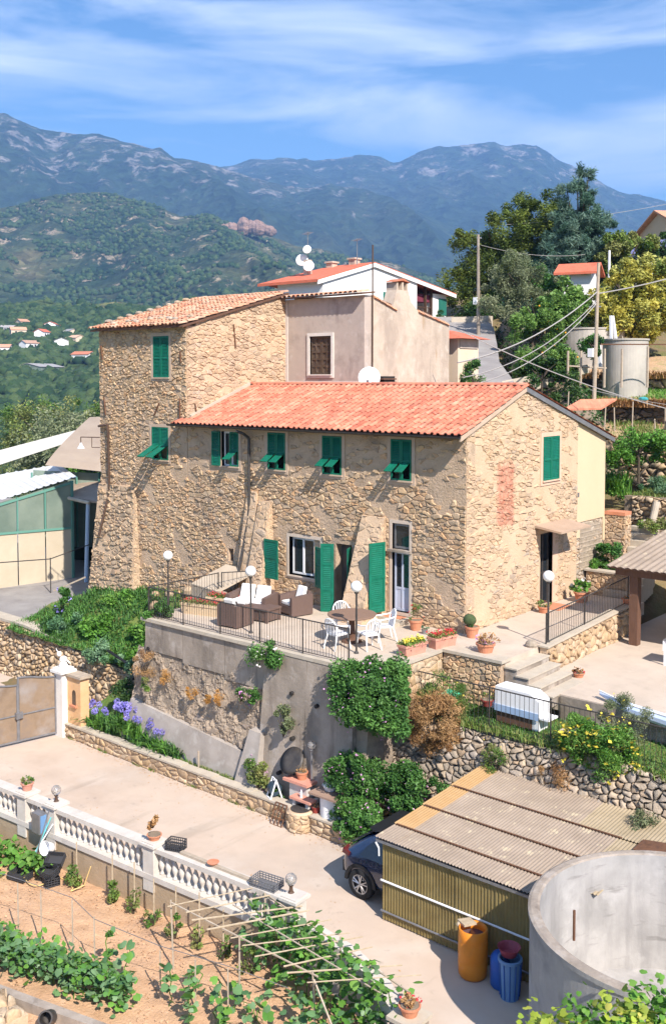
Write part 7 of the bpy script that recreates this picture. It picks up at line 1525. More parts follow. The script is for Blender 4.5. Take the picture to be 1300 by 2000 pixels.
# bottom right: vine leaves
for i, (r_, d_, z, n) in enumerate(((2.95, 13.0, -1.5, 220), (3.5, 13.1, -1.42, 260), (4.0, 13.0, -1.3, 300), (4.5, 13.1, -1.2, 320))):
    x, y, _ = V(r_, d_)
    t = thing('grape_vine', ['yellow green vine shoot at the bottom edge in front of the tank, leftmost', 'yellow green vine shoot at the bottom edge in front of the tank, second from left', 'green vine foliage in front of the tank near the right edge', 'green vine foliage in the bottom right corner'][i], 'vine', (x, y, -4.9)); g = np.random.default_rng(600 + i)
    p = np.stack([x + np.clip(g.normal(0, .26, n), -.45, .45), y + g.normal(0, .18, n), z + g.uniform(-.5, .22, n)], 1); big_leaves(t, p, .1, 600 + i, lf_bright if i % 2 else leafm('leaf_vine', [(.2, .26, .03), (.3, .36, .05), (.14, .22, .03), (.4, .36, .08)]))
    mb = MB(); mb.path([(x, y, -4.9), (x + .1, y, -4), (x, y + .05, z - .2)], .03, 6); P('stem', mb, bark, t)

g = np.random.default_rng(77); n = 300; fx = g.uniform(-11, .3, n); pts = np.stack([fx, -5.56 - np.abs(g.normal(0, .16, n)), np.full(n, -4.185)], 1); pts2 = np.stack([g.uniform(-11, 5, 90), g.uniform(-9.3, -5.8, 90), np.full(90, -4.188)], 1)
leaves('fallen_leaves', np.concatenate([pts, pts2]), .045, lf_dry, None, 78, up=3., off=(0, 0, 0), kind='stuff')
pts = np.stack([g.uniform(-8.4, 2, 260), g.uniform(-4.3, -.2, 260), np.full(260, .012)], 1); leaves('terrace_leaves', pts, .035, lf_dry, None, 79, up=3., off=(0, 0, 0), kind='stuff')
n = 900; fx = g.uniform(-11.4, .3, n); blades('kerb_weeds', np.stack([fx, np.full(n, -5.53) - np.abs(g.normal(0, .02, n)), np.full(n, -4.2)], 1)[np.sin(fx * 3.1) + np.sin(fx * 7.7) > .5], .09, .012, lf_mix, None, 80, lean=.8, kind='stuff', off=(0, 0, 0))
# ================================================================== HILLSIDE BEHIND THE HOUSE
def hillz(r, d):
    """ground height in the drone's right/forward metres"""
    pts = [(0, -6.0), (26, -5.6), (33, -1.5), (36, 1.0), (38.5, 2.6), (41, 4.2), (45, 5.6), (50, 7.0), (56, 8.3), (62, 9.6), (70, 11.5), (85, 14), (110, 17), (150, 12), (260, -30)]
    for i in range(len(pts) - 1):
        if pts[i][0] <= d <= pts[i + 1][0]:
            z = pts[i][1] + (pts[i + 1][1] - pts[i][1]) * (d - pts[i][0]) / (pts[i + 1][0] - pts[i][0]); break
    else: z = pts[-1][1]
    k = min(1, max(0, (r + 6 + .12 * (d - 40)) / 14.0)) ; k = k * k * (3 - 2 * k)
    low = -5.5 if d < 34 else -5.5 - min(40, (d - 60) * .12 if d > 60 else 0)
    if d > 34 and r < 0: low = -4.2 + (-(d - 60) * .15 if d > 60 else 0)
    return low + (z - low) * k + .12 * smooth_noise(r, d, .5)
def zone(r, d):
    p = V(r, d); 
    return p
mb = MB(); N1, N2 = 120, 130
def hf(u, v):
    d = 33.5 + 230 * v ** 1.9; r = (-.42 + 1.25 * u) * d * .85
    z = hillz(r, d); p = V(r, d, z)
    if p[0] > -12 and p[0] < 14 and p[1] < 9.4 : z = min(z, -.45)
    if p[0] > 2.2 and p[1] < 10: z = min(z, -1.2)
    if p[0] <= -11.8 and p[1] < 14 and r < 6: z = min(z, -2.6)
    if -13 < p[0] < 13 and 9.4 <= p[1] < 32: z = min(z, 2.3 if p[1] < 15.2 else 4.3 if p[1] < 20.2 else 5.7 if p[1] < 25.2 else 7.0)
    return (p[0], p[1], z)
mb.grid(N1, N2, hf); struct('hillside', mb, earth, smooth=True)
mb = MB(); mb.grid(60, 60, lambda u, v: (V(-60 + 90 * u, 10 + 32 * v)[0], V(-60 + 90 * u, 10 + 32 * v)[1], -5.3 if 1 else -5.3)); struct('ground', mb, earth)
def terrace_bed(x0, x1, y0, y1, z0, z1, m, name='hill_terrace', amp=.1, nx=50, ny=14):
    mb = MB(); mb.grid(nx, ny, lambda u, v: (x0 + (x1 - x0) * u, y0 + (y1 - y0) * v, z0 + (z1 - z0) * v + amp * smooth_noise(u * (x1 - x0), v * (y1 - y0), 1.1) * (0 if v in (0, 1) else 1))); struct(name, mb, m, smooth=True)
grass_hill = pm('hill_grass', [(.14, .22, .045), (.22, .28, .07), (.32, .25, .13)], ns=.7, bump=.8, bs=8, bd=.06)
soil_hill = pm('hill_soil', [(.4, .25, .14), (.5, .33, .19), (.26, .26, .09)], ns=.8, bump=.8, bs=8, bd=.06)
terrace_bed(-.3, 12, 11.5, 15.05, 2.78, 3.3, grass_hill); terrace_bed(-9, 12, 15.3, 20.1, 4.85, 5.25, soil_hill); terrace_bed(-12, 8, 20.4, 25.1, 6.15, 6.75, grass_hill); terrace_bed(-10, 8, 25.4, 32, 7.45, 8.6, soil_hill)
def hwall(label, x0, x1, y, z0, z1, seed, mat=st_d, sx=.32, sy=.2, body=dark_earth, name='terrace_stone_wall', lim=150):
    t = thing(name, label, 'retaining wall', ((x0 + x1) / 2, y, z0)); mb = MB(); mb.box(x0, y, z0 - .6, x1, y + .5, z1); b_ = P('wall_body', mb, body, t)
    S = Stones(t, lim); S.add(rubble(lambda s, q, d: (x0 + s, y - d + .08 * math.sin(s), z0 - .1 + q + .07 * math.sin(s * 1.3)), x1 - x0, z1 - z0 + .12, sx, sy, seed, depth=.12), b_, mat); S.done()
hwall('stone wall behind the lemon tree right of the cream extension', -5, 3, 15.0, 3.1, 4.85, 170, st_t)
hwall('dark stone wall with dry grass below the grassy terrace', -9, 0, 20.1, 5.1, 6.15, 171, leafm('stone_dark_mossy', [(.05, .04, .03), (.09, .07, .05), (.12, .09, .06)], rough=.9, tr=0))
hwall('broken dark stone wall between grassy terrace and tanks', -8, 0, 25.1, 6.6, 7.45, 172, st_d)
t = thing('road_kerb_wall', 'low cream parapet wall beside the lane below the citrus tree', 'wall', V(10.5, 47, 6.6)); 
mb = MB(); a = V(7.6, 45, 6.3); b = V(12.4, 49, 7.6); mb.hexa([a, b, (b[0], b[1] + .3, b[2]), (a[0], a[1] + .3, a[2])], [(a[0], a[1], 7.2), (b[0], b[1], 8.0), (b[0], b[1] + .3, 8.0), (a[0], a[1] + .3, 7.2)]); P('wall_body', mb, coping, t)
# lane climbing to the white house
mb = MB(); lane = [(6.6, 38, 5.2), (7.0, 42, 6.2), (7.2, 46, 7.1), (7.3, 50, 7.9), (8.0, 55, 8.9), (8.6, 60, 10.1), (8.6, 64, 11.0), (7.5, 68, 11.2)]
L1 = [V(r - w_, d, z + .25) for (r, d, z), w_ in zip(lane, (1.4, 1.4, 1.3, 1.2, 1.2, 2., 3.5, 5.))]; L2 = [V(r + 1.0, d, z + .25) for r, d, z in lane]
for i in range(len(lane) - 1): mb.hexa([(L1[i][0], L1[i][1], L1[i][2] - .6), (L2[i][0], L2[i][1], L2[i][2] - .6), (L2[i + 1][0], L2[i + 1][1], L2[i + 1][2] - .6), (L1[i + 1][0], L1[i + 1][1], L1[i + 1][2] - .6)], [L1[i], L2[i], L2[i + 1], L1[i + 1]])
struct('lane', mb, asph)
t = thing('ivy_bank', 'dark overgrown bank rising on the right side of the climbing lane', 'bank', V(10, 52, 8))
def ivb(u, v):
    d = 43 + 18 * u; w_ = math.sin(math.pi * min(1, v * .85 + .02)) ; zb = hillz(9.6, d) - .3; return V(9.3 + .3 * u + 2.6 * v + .15 * smooth_noise(u * 30, v * 5), d, zb + (1.0 + 1.4 * u) * w_ + .12 * smooth_noise(u * 22, v * 9))
mb = MB(); mb.grid(60, 14, ivb); P('bank_face', mb, dark_earth, t, smooth=True)
g = np.random.default_rng(700); pp_ = np.array([ivb(a, b) for a, b in g.uniform(0, 1, (7000, 2))]); leaves('ivy', pp_ + g.normal(size=(7000, 3)) * .14, .17, lf_dark, t, 701)
t = thing('low_lane_wall', 'pale low wall with rocks at the top of the lane beside the white pole', 'wall', V(8.6, 61.5, 10.6)); mb = MB(); a = V(7.3, 62, 10.2); b = V(9.6, 62, 10.4); mb.hexa([a, b, (b[0], b[1] + .5, b[2]), (a[0], a[1] + .5, a[2])], [(a[0], a[1], 11.1), (b[0], b[1], 11.2), (b[0], b[1] + .5, 11.2), (a[0], a[1] + .5, 11.1)]); P('wall_body', mb, coping, t)
t = thing('mesh_fence', 'green wire mesh fence above the dark overgrown wall', 'fence', V(10.3, 58.5, 11)); a = Vector(V(9.8, 58, 10.9)); b = Vector(V(11.8, 57, 10.8))
for i in range(5): mb = MB(); p = a.lerp(b, i / 4); mb.bar(p, p + Vector((0, 0, 1.1)), .03, n=5); P('post', mb, green_d, t)
mb = MB()
for i in range(26): p = a.lerp(b, i / 25); mb.bar(p, p + Vector((0, 0, 1.)), .008, n=3)
for k in range(8): mb.bar(a + Vector((0, 0, .12 * k + .1)), b + Vector((0, 0, .12 * k + .1)), .008, n=3)
P('wire_mesh', mb, green_d, t)
# round tanks on the hill
def htank(label, r, d, z, rad, h):
    t = thing('hill_tank', label, 'tank', V(r, d, z), group='round concrete tanks on the hillside'); m = pm('hill_tank_concrete', [(.36, .33, .29), (.5, .46, .4)], ns=.9, bump=.3, bs=8, stain=[((.22, .2, .18), 1.2, .52, .72, .6, (1, 1, .3))])
    mb = MB(); mb.lathe((0, 0, 0), [(rad, -1), (rad, h - .08), (rad + .05, h - .08), (rad + .05, h), (rad - .2, h), (rad - .2, h - .5)], 48, capt=False); PL('wall', mb, m, t); mb = MB(); mb.lathe((0, 0, h - .5), [(rad - .2, 0), (.01, .0)], 40, capb=False, capt=False); PL('inside', mb, m, t)
htank('wide low round tank behind the citrus tree', 14.7, 57.4, 7.5, 1.75 + .15, 2.65); htank('taller narrow round tank in front of the yellow tree', 14.35, 49.2, 7.3, 1.08, 1.95)
t = thing('white_stub', 'short white chimney stub behind the wide round tank', 'post', V(12.9, 59, 10)); mb = MB(); mb.bar((0, 0, -1), (0, 0, .75), .42, n=12); PL('stub', mb, coping, t)
for i, (r, dx) in enumerate(((14.35, -.06), (14.75, -.22), (13.75, -.05))):
    t = thing('white_plank', ['upright white plank left of two leaning behind the narrow tank', 'leaning white plank right of two behind the narrow tank', 'small leaning plank between the two round tanks'][i], 'plank', V(r, 51.5, 8.8)); mb = MB(); mb.bar((0, 0, -1), (dx * 2, 0, 1.75 if i < 2 else .6), .1, .08, 4); PL('plank', mb, wpaint, t)
# poles and wires
def pole(label, r, d, z0, z1, mat, lean=0., arms=(), rad=.11):
    t = thing('utility_pole', label, 'utility pole', V(r, d, z0)); mb = MB(); mb.bar((0, 0, -.8), (lean, lean * .3, z1 - z0), rad, rad * .7, 10); PL('pole', mb, mat, t)
    for (z, L_) in arms: mb = MB(); mb.bar((-L_, -.1, z), (L_, .1, z), .04, n=5); PL('crossarm', mb, metal_g, t)
    mb = MB(); mb.box(-.25, -.2, 1.3, .0, .1, 1.7); PL('junction_box', mb, wpaint, t); return t
pole('tall pale concrete pole between the white house and the olive tree', 8.4, 58, 10.3, 15.6, conc, -.05, ((5.1, .1),)); pole('weathered wooden pole carrying the cable bundle beside the narrow round tank', 12.0, 46, 7.0, 12.6, wood_g, .12, ((3.6, .25),), .1)
pole('short white pole behind the white hut', 17.0, 62, 11, 15.2, wpaint, 0, (), .1)
def wire(label, a, b, sag, r=.02, mat=None, name='overhead_cable'):
    t = thing(name, label, 'cable', tuple((Vector(a) + Vector(b)) / 2)); a = Vector(a); b = Vector(b); pts = [a.lerp(b, i / 16) - Vector((0, 0, sag * 4 * (i / 16) * (1 - i / 16))) for i in range(17)]
    mb = MB(); mb.path(pts, r, 5); P('cable', mb, mat or pm('pale_cable', [(.34, .32, .3)], rough=.5), t)
pt_ = V(12.1, 46, 10.9); he = V(4.3, 36.5, 7.8)
wire('thick upper overhead cable running from the wooden pole down to the house roof', V(12.1, 46, 11.3), V(4.6, 37.0, 7.9), .5, .03); wire('middle overhead cable from the wooden pole to the house roof', pt_, V(4.8, 37, 7.35), .6, .02); wire('lowest overhead cable from the wooden pole to the house roof', V(12.1, 46, 10.8), V(5.0, 37, 7.05), .65, .02)
wire('cable sagging from the wooden pole off to the right edge', V(12.1, 46, 11.2), V(19, 46, 13.1), .2, .03); wire('cable from the plastered house down to the garden terraces', V(4.9, 39, 9.2), V(13.5, 38.5, 6.0), .3, .02); wire('thin line over the grassy terrace', V(9.5, 37, 6.9), V(17, 44, 5.9), .1, .01)
wire('thin high cable between the concrete pole and the cedar', V(8.5, 58, 15.0), V(16, 64, 15.2), .3, .015); wire('thin high cable from the pole to the orange roofed house', V(12, 70, 18.0), V(24, 72, 19.8), .2, .015)
for i in range(14):
    rg = random.Random(i + 20); r = 8.5 + i * .62; d = 44 + rg.uniform(-1, 1) - .2 * i; t = thing('fence_stake', 'weathered stake of the loose fence across the hillside terraces', 'stake', V(r, d, hillz(r, d) + .2), group='weathered stakes across the hillside terraces'); mb = MB(); mb.bar((0, 0, -.4), (rg.uniform(-.08, .08), 0, rg.uniform(.8, 1.3)), .04, .03, 5); PL('stake', mb, wood_g, t)
t = thing('terrace_fence', 'rough timber rail fence in front of the narrow round tank', 'fence', V(12.5, 46, 7.2))
for (r, z) in ((10.9, 0), (11.5, 0), (12.6, .1), (13.4, .1), (14.6, .2)): mb = MB(); p = V(r, 46.5, 6.9); mb.bar(p, (p[0], p[1], 8.6 + z), .06, n=6); P('post', mb, wood_g, t)
mb = MB(); mb.path([V(12.4, 46.5, 8.9), V(13.4, 46.5, 8.9), V(16, 46.5, 8.9)], .03, 5); P('rail', mb, rust, t); mb = MB(); mb.path([V(10.9, 46.5, 7.9), V(12.7, 46.5, 7.8)], .04, 5); P('rail', mb, wood_g, t)
t = thing('compost_blue', 'small teal tarpaulin heap on the grassy terrace', 'tarpaulin', V(13.9, 44.8, 6.3)); mb = MB(); mb.sphere((0, 0, .1), .2, 8, 5, 0, (1.2, 1, .5)); PL('heap', mb, pm('teal_tarp', [(.05, .3, .32)]), t)
mb = MB(); t = thing('small_red_roof', 'little red tiled lean roof just behind the long farmhouse ridge', 'roof', V(9.6, 40, 5.8)); a = V(9.0, 39, 6.05); b = V(10.9, 40.6, 6.05); mb.hexa([a, b, (b[0], b[1] + 1.4, 6.4), (a[0], a[1] + 1.4, 6.4)], [(a[0], a[1], 6.13), (b[0], b[1], 6.13), (b[0], b[1] + 1.4, 6.48), (a[0], a[1] + 1.4, 6.48)]); P('tiles', mb, tile_n, t)
# ------------------------------------------------------------------ trees
def tree(name, label, cat, r, d, z0, crowns, size, mat, seed, trunk=.2, n=6000, cr=.55, k=26, nb=7, up=.4, asp=.5, hang=0., group=None, fruit=None, shell=.5, th=None):
    c0 = V(r, d, z0); t = thing(name, label, cat, c0, group=group); g = np.random.default_rng(seed); P_, T_ = [], []
    for (dr, dd, cz, rr, rz_) in crowns:
        c = V(r + dr, d + dd, cz); f = (rr * rr * rz_) ** .66 / sum((q[3] * q[3] * q[4]) ** .66 for q in crowns); p, ti = crown(c, (rr, rr, rz_), max(6, int(k * f)), cr, int(n * f), g, shell=shell); P_.append(p); T_.append(ti)
    o = leaves('crown', np.concatenate(P_), size, mat, t, seed, tint=np.concatenate(T_), up=up, asp=asp, hang=hang)
    mb = MB(); cz = sum(q[2] for q in crowns) / len(crowns); cR = max(q[3] for q in crowns); limbs(mb, c0, V(r, d, th or cz), trunk, g, nb, cR * .9, cR * .8)
    for (dr, dd, czz, rr, rz_) in crowns: mb.bar(V(r, d, z0 + (czz - z0) * .4), V(r + dr, d + dd, czz), trunk * .5, trunk * .15, 6)
    P('trunk', mb, bark, t)
    if fruit:
        mb = MB()
        for _ in range(fruit): dr, dd, czz, rr, rz_ = crowns[g.integers(len(crowns))]; v = g.normal(size=3); v /= np.linalg.norm(v); c = V(r + dr, d + dd, czz); mb.sphere((c[0] + v[0] * rr, c[1] + v[1] * rr, c[2] + v[2] * rz_), .05, 6, 5)
        P('fruit', mb, fr_orange, t)
    return t
tree('pine_tree', 'large umbrella shaped stone pine on the skyline left of the cedar', 'tree', 11.5, 72, 10.5, [(3.0, 0, 18.9, 2.4, 1.5), (4.4, 0, 17.6, 2.0, 1.6), (.8, -1, 17.6, 2.2, 1.6), (-1.6, 0, 16.6, 1.7, 1.5), (-.2, -1.5, 15.0, 2.0, 1.8), (-2.4, -.5, 13.6, 1.6, 1.5), (-1.5, -1, 12.3, 1.6, 1.4), (3.0, 0, 16.0, 2.2, 2.), (1.5, -1, 13.2, 2.4, 2.4)], .22, lf_pine, 801, .3, 75000, .7, 300, asp=.4, up=.5)
cc = []; rgc = random.Random(7)
for k in range(13):
    z = 14.0 + 7.2 * k / 12; rad = 2.75 * (1 - (k / 12) ** 1.5) + .15; m_ = max(1, int(7 * (1 - k / 12) + 1))
    for q_ in range(m_): a = 2 * math.pi * q_ / m_ + k * 1.1; cc.append((math.cos(a) * rad * .66 + rgc.uniform(-.3, .3), math.sin(a) * rad * .4, z + rgc.uniform(-.25, .25), max(.3, rad * rgc.uniform(.35, .55)), .36))
tree('cedar_tree', 'tall blue green cedar with drooping layered branches on the skyline', 'tree', 16.1, 66, 12.8, cc, .42, lf_cedar, 802, .2, 75000, .36, 620, asp=.13, up=.3, hang=.25, th=18, nb=0)
tree('olive_tree', 'silvery olive tree in front of the pine beside the pale pole', 'tree', 10.9, 58, 10.0, [(-.3, 0, 13.2, 1.5, 1.3), (.6, 0, 12.3, 1.4, 1.2), (-1.3, 0, 12.0, 1.1, 1.1), (.2, 0, 11.3, 1.4, .9)], .14, lf_olive, 803, .16, 30000, .5, 110, asp=.35)
tree('fig_tree', 'bright green broad leaved fig tree right of the olive tree', 'tree', 13.0, 57, 9.5, [(0, 0, 12.0, 1.25, .9), (1., 0, 11.2, 1.0, .7), (-.3, -.5, 11.2, 1.3, .9)], .24, lf_tree, 804, .14, 8000, .45, 40, asp=.8)
tree('laurel_tree', 'dark green laurel tree behind the fig tree', 'tree', 12.6, 62, 10, [(-.6, 0, 13.6, 1.1, .9), (.5, 0, 12.6, 1.2, 1.)], .2, lf_bush, 805, .12, 4500, .45, 20)
tree('shrub_tree', 'yellow green shrub below the fig tree with a few oranges', 'tree', 10.7, 53, 8.2, [(0, 0, 10.4, 1.3, .9), (1.2, 0, 10.8, 1.1, .8), (-1.0, 0, 10.0, .9, .7), (.4, 0, 9.7, 1.2, .7)], .16, lf_tree, 806, .1, 12000, .4, 34, fruit=8)
tree('citrus_tree', 'dense orange tree with fruit in front of the wide round tank', 'tree', 10.0, 47.5, 7.0, [(0, 0, 8.2, 1.2, .75), (.9, 0, 8.0, .9, .65), (-.7, 0, 7.8, .7, .6)], .15, lf_tree, 807, .1, 15000, .35, 44, fruit=9)
tree('dark_citrus', 'small dark green tree at the foot of the wooden pole', 'tree', 12.6, 48.5, 7.4, [(0, 0, 8.9, .55, .45)], .15, lf_bush, 808, .07, 2400, .3, 14)
tree('mimosa_tree', 'big yellow leaved tree right of the white hut', 'tree', 17.0, 57, 9.3, [(-.3, 0, 12.6, 1.5, 1.3), (.9, 0, 13.0, 1.5, 1.3), (-1.3, 0, 11.2, 1.4, 1.3), (.6, 0, 11.0, 1.9, 1.4), (1.7, 0, 11.7, 1.4, 1.4), (-.2, 0, 10.4, 1.9, 1.1)], .24, lf_yellow, 809, .16, 34000, .45, 190, asp=.5)
tree('green_tree', 'mid green tree cut by the right edge behind the yellow tree', 'tree', 19.3, 57, 9.3, [(0, 0, 13.2, 1.3, 1.3), (-.4, 0, 11.5, 1.2, 1.4)], .18, lf_mix, 810, .14, 6000, .45, 30)
tree('magnolia_tree', 'dark olive leaved tree right of the cedar in front of the blue parapet', 'tree', 18.1, 64, 12, [(0, 0, 15.6, 1.2, 1.0), (1.3, 0, 15.9, 1.0, .7), (-.5, 0, 14.6, 1.1, 1.)], .2, lf_mix, 811, .14, 14000, .45, 34)
tree('evergreen_tree', 'dark evergreen below the magnolia at the right skyline', 'tree', 22.0, 66, 12.5, [(0, 0, 16.2, 1.5, 1.), (-1, 0, 15.0, 1.5, 1.2)], .2, lf_dark, 812, .14, 5500, .5, 26)
tree('dark_tree', 'dark tree mass between the pine and the white hut', 'tree', 14.6, 70, 12, [(0, 0, 15.0, 2.2, 1.6), (-2.5, 0, 14.0, 1.8, 1.6)], .24, lf_dark, 813, .2, 16000, .6, 40)
tree('roadside_bush', 'green bush mass right of the white pole at the lane top', 'tree', 9.9, 66, 10.5, [(0, 0, 11.8, 1.4, .9), (-2.2, 1, 11.4, 1.1, .6)], .2, lf_dark, 814, .1, 3500, .45, 20)
tree('dark_bush', 'dark bushes peeking over the white house roof end', 'tree', 7.0, 75, 11, [(0, 0, 12.9, 1.0, .8)], .22, lf_dark, 815, .1, 1800, .4, 10)
tree('hedge_bush', 'dark bush on the right bank of the lane', 'bush', 9.6, 46, 6.5, [(0, 0, 7.6, .9, .9), (.8, -1, 7.0, .8, .8)], .15, lf_dark, 816, .06, 4000, .35, 20)
tree('lane_hedge', 'green hedge strip on the left bank of the lane beside the annex', 'bush', 6.0, 42.5, 5.5, [(0, 0, 7.2, .45, 1.1)], .12, lf_bush, 817, .05, 2000, .25, 10)
# right foreground garden trees (house frame given through right/forward metres)
tree('lemon_tree', 'round lemon tree with white blossoms on the garden terrace right of the cream extension', 'tree', 11.6, 37.8, 2.9, [(0, 0, 4.75, 1.0, .6), (1.2, 0, 4.8, .9, .55), (-.8, 0, 4.6, .6, .45)], .13, lf_bright, 820, .07, 9000, .3, 50)
shrub('rosemary_bush', 'feathery blue green bush below the lemon tree', 'bush', (.35, 12.6, 3.1), (.85, .6, .4), 3000, .12, lf_blue, 821, k=14, cr=.3, asp=.2)
shrub('grass_palm', 'long bladed green grass clump left of the lemon tree', 'plant', (-1.2, 12.3, 3.1), (.7, .5, .35), 400, .1, lf_bright, 822, k=5, cr=.2, stems=False)
g = np.random.default_rng(5); blades('garden_grass', np.stack([g.uniform(-1.9, -.6, 260), g.uniform(11.9, 12.7, 260), np.full(260, 2.85)], 1), 1.0, .05, lf_bright, None, 823, lean=.9, kind='stuff', off=(0, 0, 0))
n = 9000; bb = np.stack([g.uniform(-.3, 7, n), g.uniform(11.5, 15, n), np.zeros(n)], 1); bb[:, 2] = 2.8 + (bb[:, 1] - 11.5) * .15; blades('terrace_grass', bb, .22, .03, lf_mix, None, 824, lean=.7, kind='stuff', off=(0, 0, 0))
n = 9000; bb = np.stack([g.uniform(-12, 3, n), g.uniform(20.4, 25, n), np.zeros(n)], 1); bb[:, 2] = 6.15 + (bb[:, 1] - 20.4) * .13; blades('terrace_grass', bb, .14, .03, lf_bright, None, 825, lean=.7, kind='stuff', off=(0, 0, 0))
for x_, n_ in ((20.0, 2600), (25.0, 1600)): blades('wall_dry_grass', np.stack([g.uniform(-9, 1, n_), g.normal(x_ - .1, .15, n_), np.full(n_, 6.0 if x_ < 22 else 7.3)], 1), .45, .04, lf_dry, None, 826 + int(x_), lean=.9, kind='stuff', off=(0, 0, 0))
n = 8000; bb = np.stack([g.uniform(-9, 5, n), g.uniform(15.3, 20, n), np.zeros(n)], 1); bb[:, 2] = 4.85 + (bb[:, 1] - 15.3) * .085; bb = bb[g.uniform(0, 1, n) < .4 + .4 * np.sin(bb[:, 0] * 1.5 + bb[:, 1])]; blades('terrace_weeds', bb, .22, .03, lf_mix, None, 828, lean=.7, kind='stuff', off=(0, 0, 0))
shrub('leafy_shrub', 'green leafy shrub beside the garden steps behind the gable', 'bush', (.55, 8.35, 1.15), (.55, .4, .5), 2600, .12, lf_bush, 829, k=12, cr=.24)
shrub('ground_cover_bed', 'bright green low plants filling the bed behind the low dark wall', 'bush', (.45, 7.95, .85), (.6, .22, .15), 1800, .06, lf_bright, 830, k=10, cr=.16, stems=False)
shrub('shade_plant', 'green plants by the grey wall next to the garden steps', 'bush', (1.4, 9.9, 2.1), (.5, .3, .3), 1000, .1, lf_mix, 831, k=8, cr=.2, stems=False)
bl = thing('glass_frame', 'white framed cold frame edge at the right above the lemon tree', 'cold frame', V(15.6, 41, 5.4)); mb = MB(); mb.box(-1.5, -.5, 0, 1.5, .5, .5); PL('box', mb, coping, bl); mb = MB(); mb.box(-1.55, -.55, .5, 1.55, .55, .56); PL('lid', mb, wpaint, bl)
# ================================================================== LEFT: GREENHOUSES
gh = thing('greenhouse', 'low greenhouse with white ribbed roof and green framed glass above cream corrugated panels', 'greenhouse', V(-13.5, 45, -1))
def gv(r, d, z): return V(r, d, z)
wrib = pm('white_rib_sheet', [(.62, .61, .59), (.74, .73, .7)], rough=.5, ns=1, transl=.1)
gglass = pm('greenhouse_glass', [(.14, .2, .16), (.3, .36, .29)], rough=.3, ns=.5, transl=.25, spec=.5)
gfr = pm('greenhouse_frame_green', [(.12, .28, .22)], rough=.5)
crmp = pm('cream_corrugated', [(.5, .42, .3), (.58, .5, .37)], ns=1, rough=.6, transl=.1)
def ribroof(name, A, B, C_, D_, n, mat, amp=.05, par=gh):
    A, B, C_, D_ = map(Vector, (A, B, C_, D_)); nrm = (B - A).cross(D_ - A).normalized(); nrm = nrm if nrm.z > 0 else -nrm; mb = MB(); seg = n * 4
    mb.grid(seg, 1, lambda u, v: tuple(A.lerp(B, u).lerp(D_.lerp(C_, u), v) + nrm * amp * max(0, math.sin(u * n * 2 * math.pi)))); return P(name, mb, mat, par)
# front wall line from left/near to the right corner
c1 = (-12.2, 46.5); c0 = (-17.5, 43.0)
def along(u, z): return gv(c0[0] + (c1[0] - c0[0]) * u, c0[1] + (c1[1] - c0[1]) * u, z)
def zt(u): return 1.0 + 1.55 * u
for i in range(5):
    u0, u1 = i / 5, (i + 1) / 5; mb = MB(); a, b = along(u0 + .004, -2.3), along(u1 - .004, -2.3); 
    n = 24; vs = []
    for k in range(n + 1):
        f = k / n; q = Vector(a).lerp(Vector(b), f) ; o_ = .025 * math.sin(f * 12 * math.pi * 2)
        vs += [(q.x + o_ * .5, q.y - o_ * .5, -2.3), (q.x + o_ * .5, q.y - o_ * .5, .3)]
    mb.add(vs, [(2 * k, 2 * k + 2, 2 * k + 3, 2 * k + 1) for k in range(n)]); P('corrugated_panel', mb, crmp, gh)
    mb = MB(); mb.add([along(u0 + .01, .35), along(u1 - .01, .35), along(u1 - .01, zt(u1)), along(u0 + .01, zt(u0))], [(0, 1, 2, 3)]); P('glass_pane', mb, gglass, gh)
    mb = MB(); mb.bar(along(u0, .3), along(u0, zt(u0)), .05, n=4); P('mullion', mb, gfr, gh)
mb = MB(); mb.bar(along(1, -2.3), along(1, zt(1)), .08, n=4); P('mullion', mb, gfr, gh)
mb = MB(); mb.bar(along(0, .33), along(1, .33), .07, n=4); mb.bar(along(0, zt(0) - .1), along(1, zt(1) - .1), .07, n=4); P('frame_rail', mb, gfr, gh)
ribroof('ribbed_roof', along(-.1, zt(-.1) + .1), along(1.04, zt(1.04) + .1), gv(-14.3, 52, zt(1) + .3), gv(-24, 50, 1.2), 22, wrib)
mb = MB(); a = along(1, -2.3); b = gv(-15, 52, -2.3); mb.add([a, b, (b[0], b[1], 2.4), (a[0], a[1], 2.4)], [(0, 1, 2, 3)]); P('side_wall', mb, gglass, gh)
gh2 = thing('second_greenhouse', 'second greenhouse bay with brown curved roof sheet and white ribbed strip behind the first', 'greenhouse', V(-14, 54, -1))
tanr = pm('tan_shade_roof', [(.3, .235, .18), (.37, .3, .23)], ns=.6, bump=.2, bs=10)
mb = MB(); mb.grid(12, 14, lambda u, v: tuple(Vector(gv(-14.0 + 3.6 * u, 48.5 + 9 * v * 1.0, 3.1 + 2.0 * v ** .8 + .5 * u * v - .4 * u)))); P('brown_roof', mb, tanr, gh2)
mb = MB(); mb.grid(6, 8, lambda u, v: tuple(Vector(gv(-24 + 10.4 * v, 49 + 9.5 * v, .6 + 3.6 * v ** 1.0 + 1.2 * u * (1 - v * .6))))); P('white_roof', mb, wrib, gh2)
ribroof('ribbed_strip', gv(-12.6, 49.5, 2.8), gv(-10.2, 48.5, 2.6), gv(-10.4, 52, 3.4), gv(-13.6, 52, 3.5), 9, wrib, par=gh2)
mb = MB(); mb.add([gv(-14.8, 49, -1), gv(-10.4, 49, -1), gv(-10.4, 49, 2.6), gv(-14.8, 49.2, 2.8)], [(0, 1, 2, 3)]); P('glass_wall', mb, gglass, gh2)
for i in range(5): mb = MB(); r_ = -14.8 + 1.1 * i; mb.bar(gv(r_, 48.95, -1), gv(r_, 48.95, 2.7), .05, n=4); P('mullion', mb, gfr, gh2)
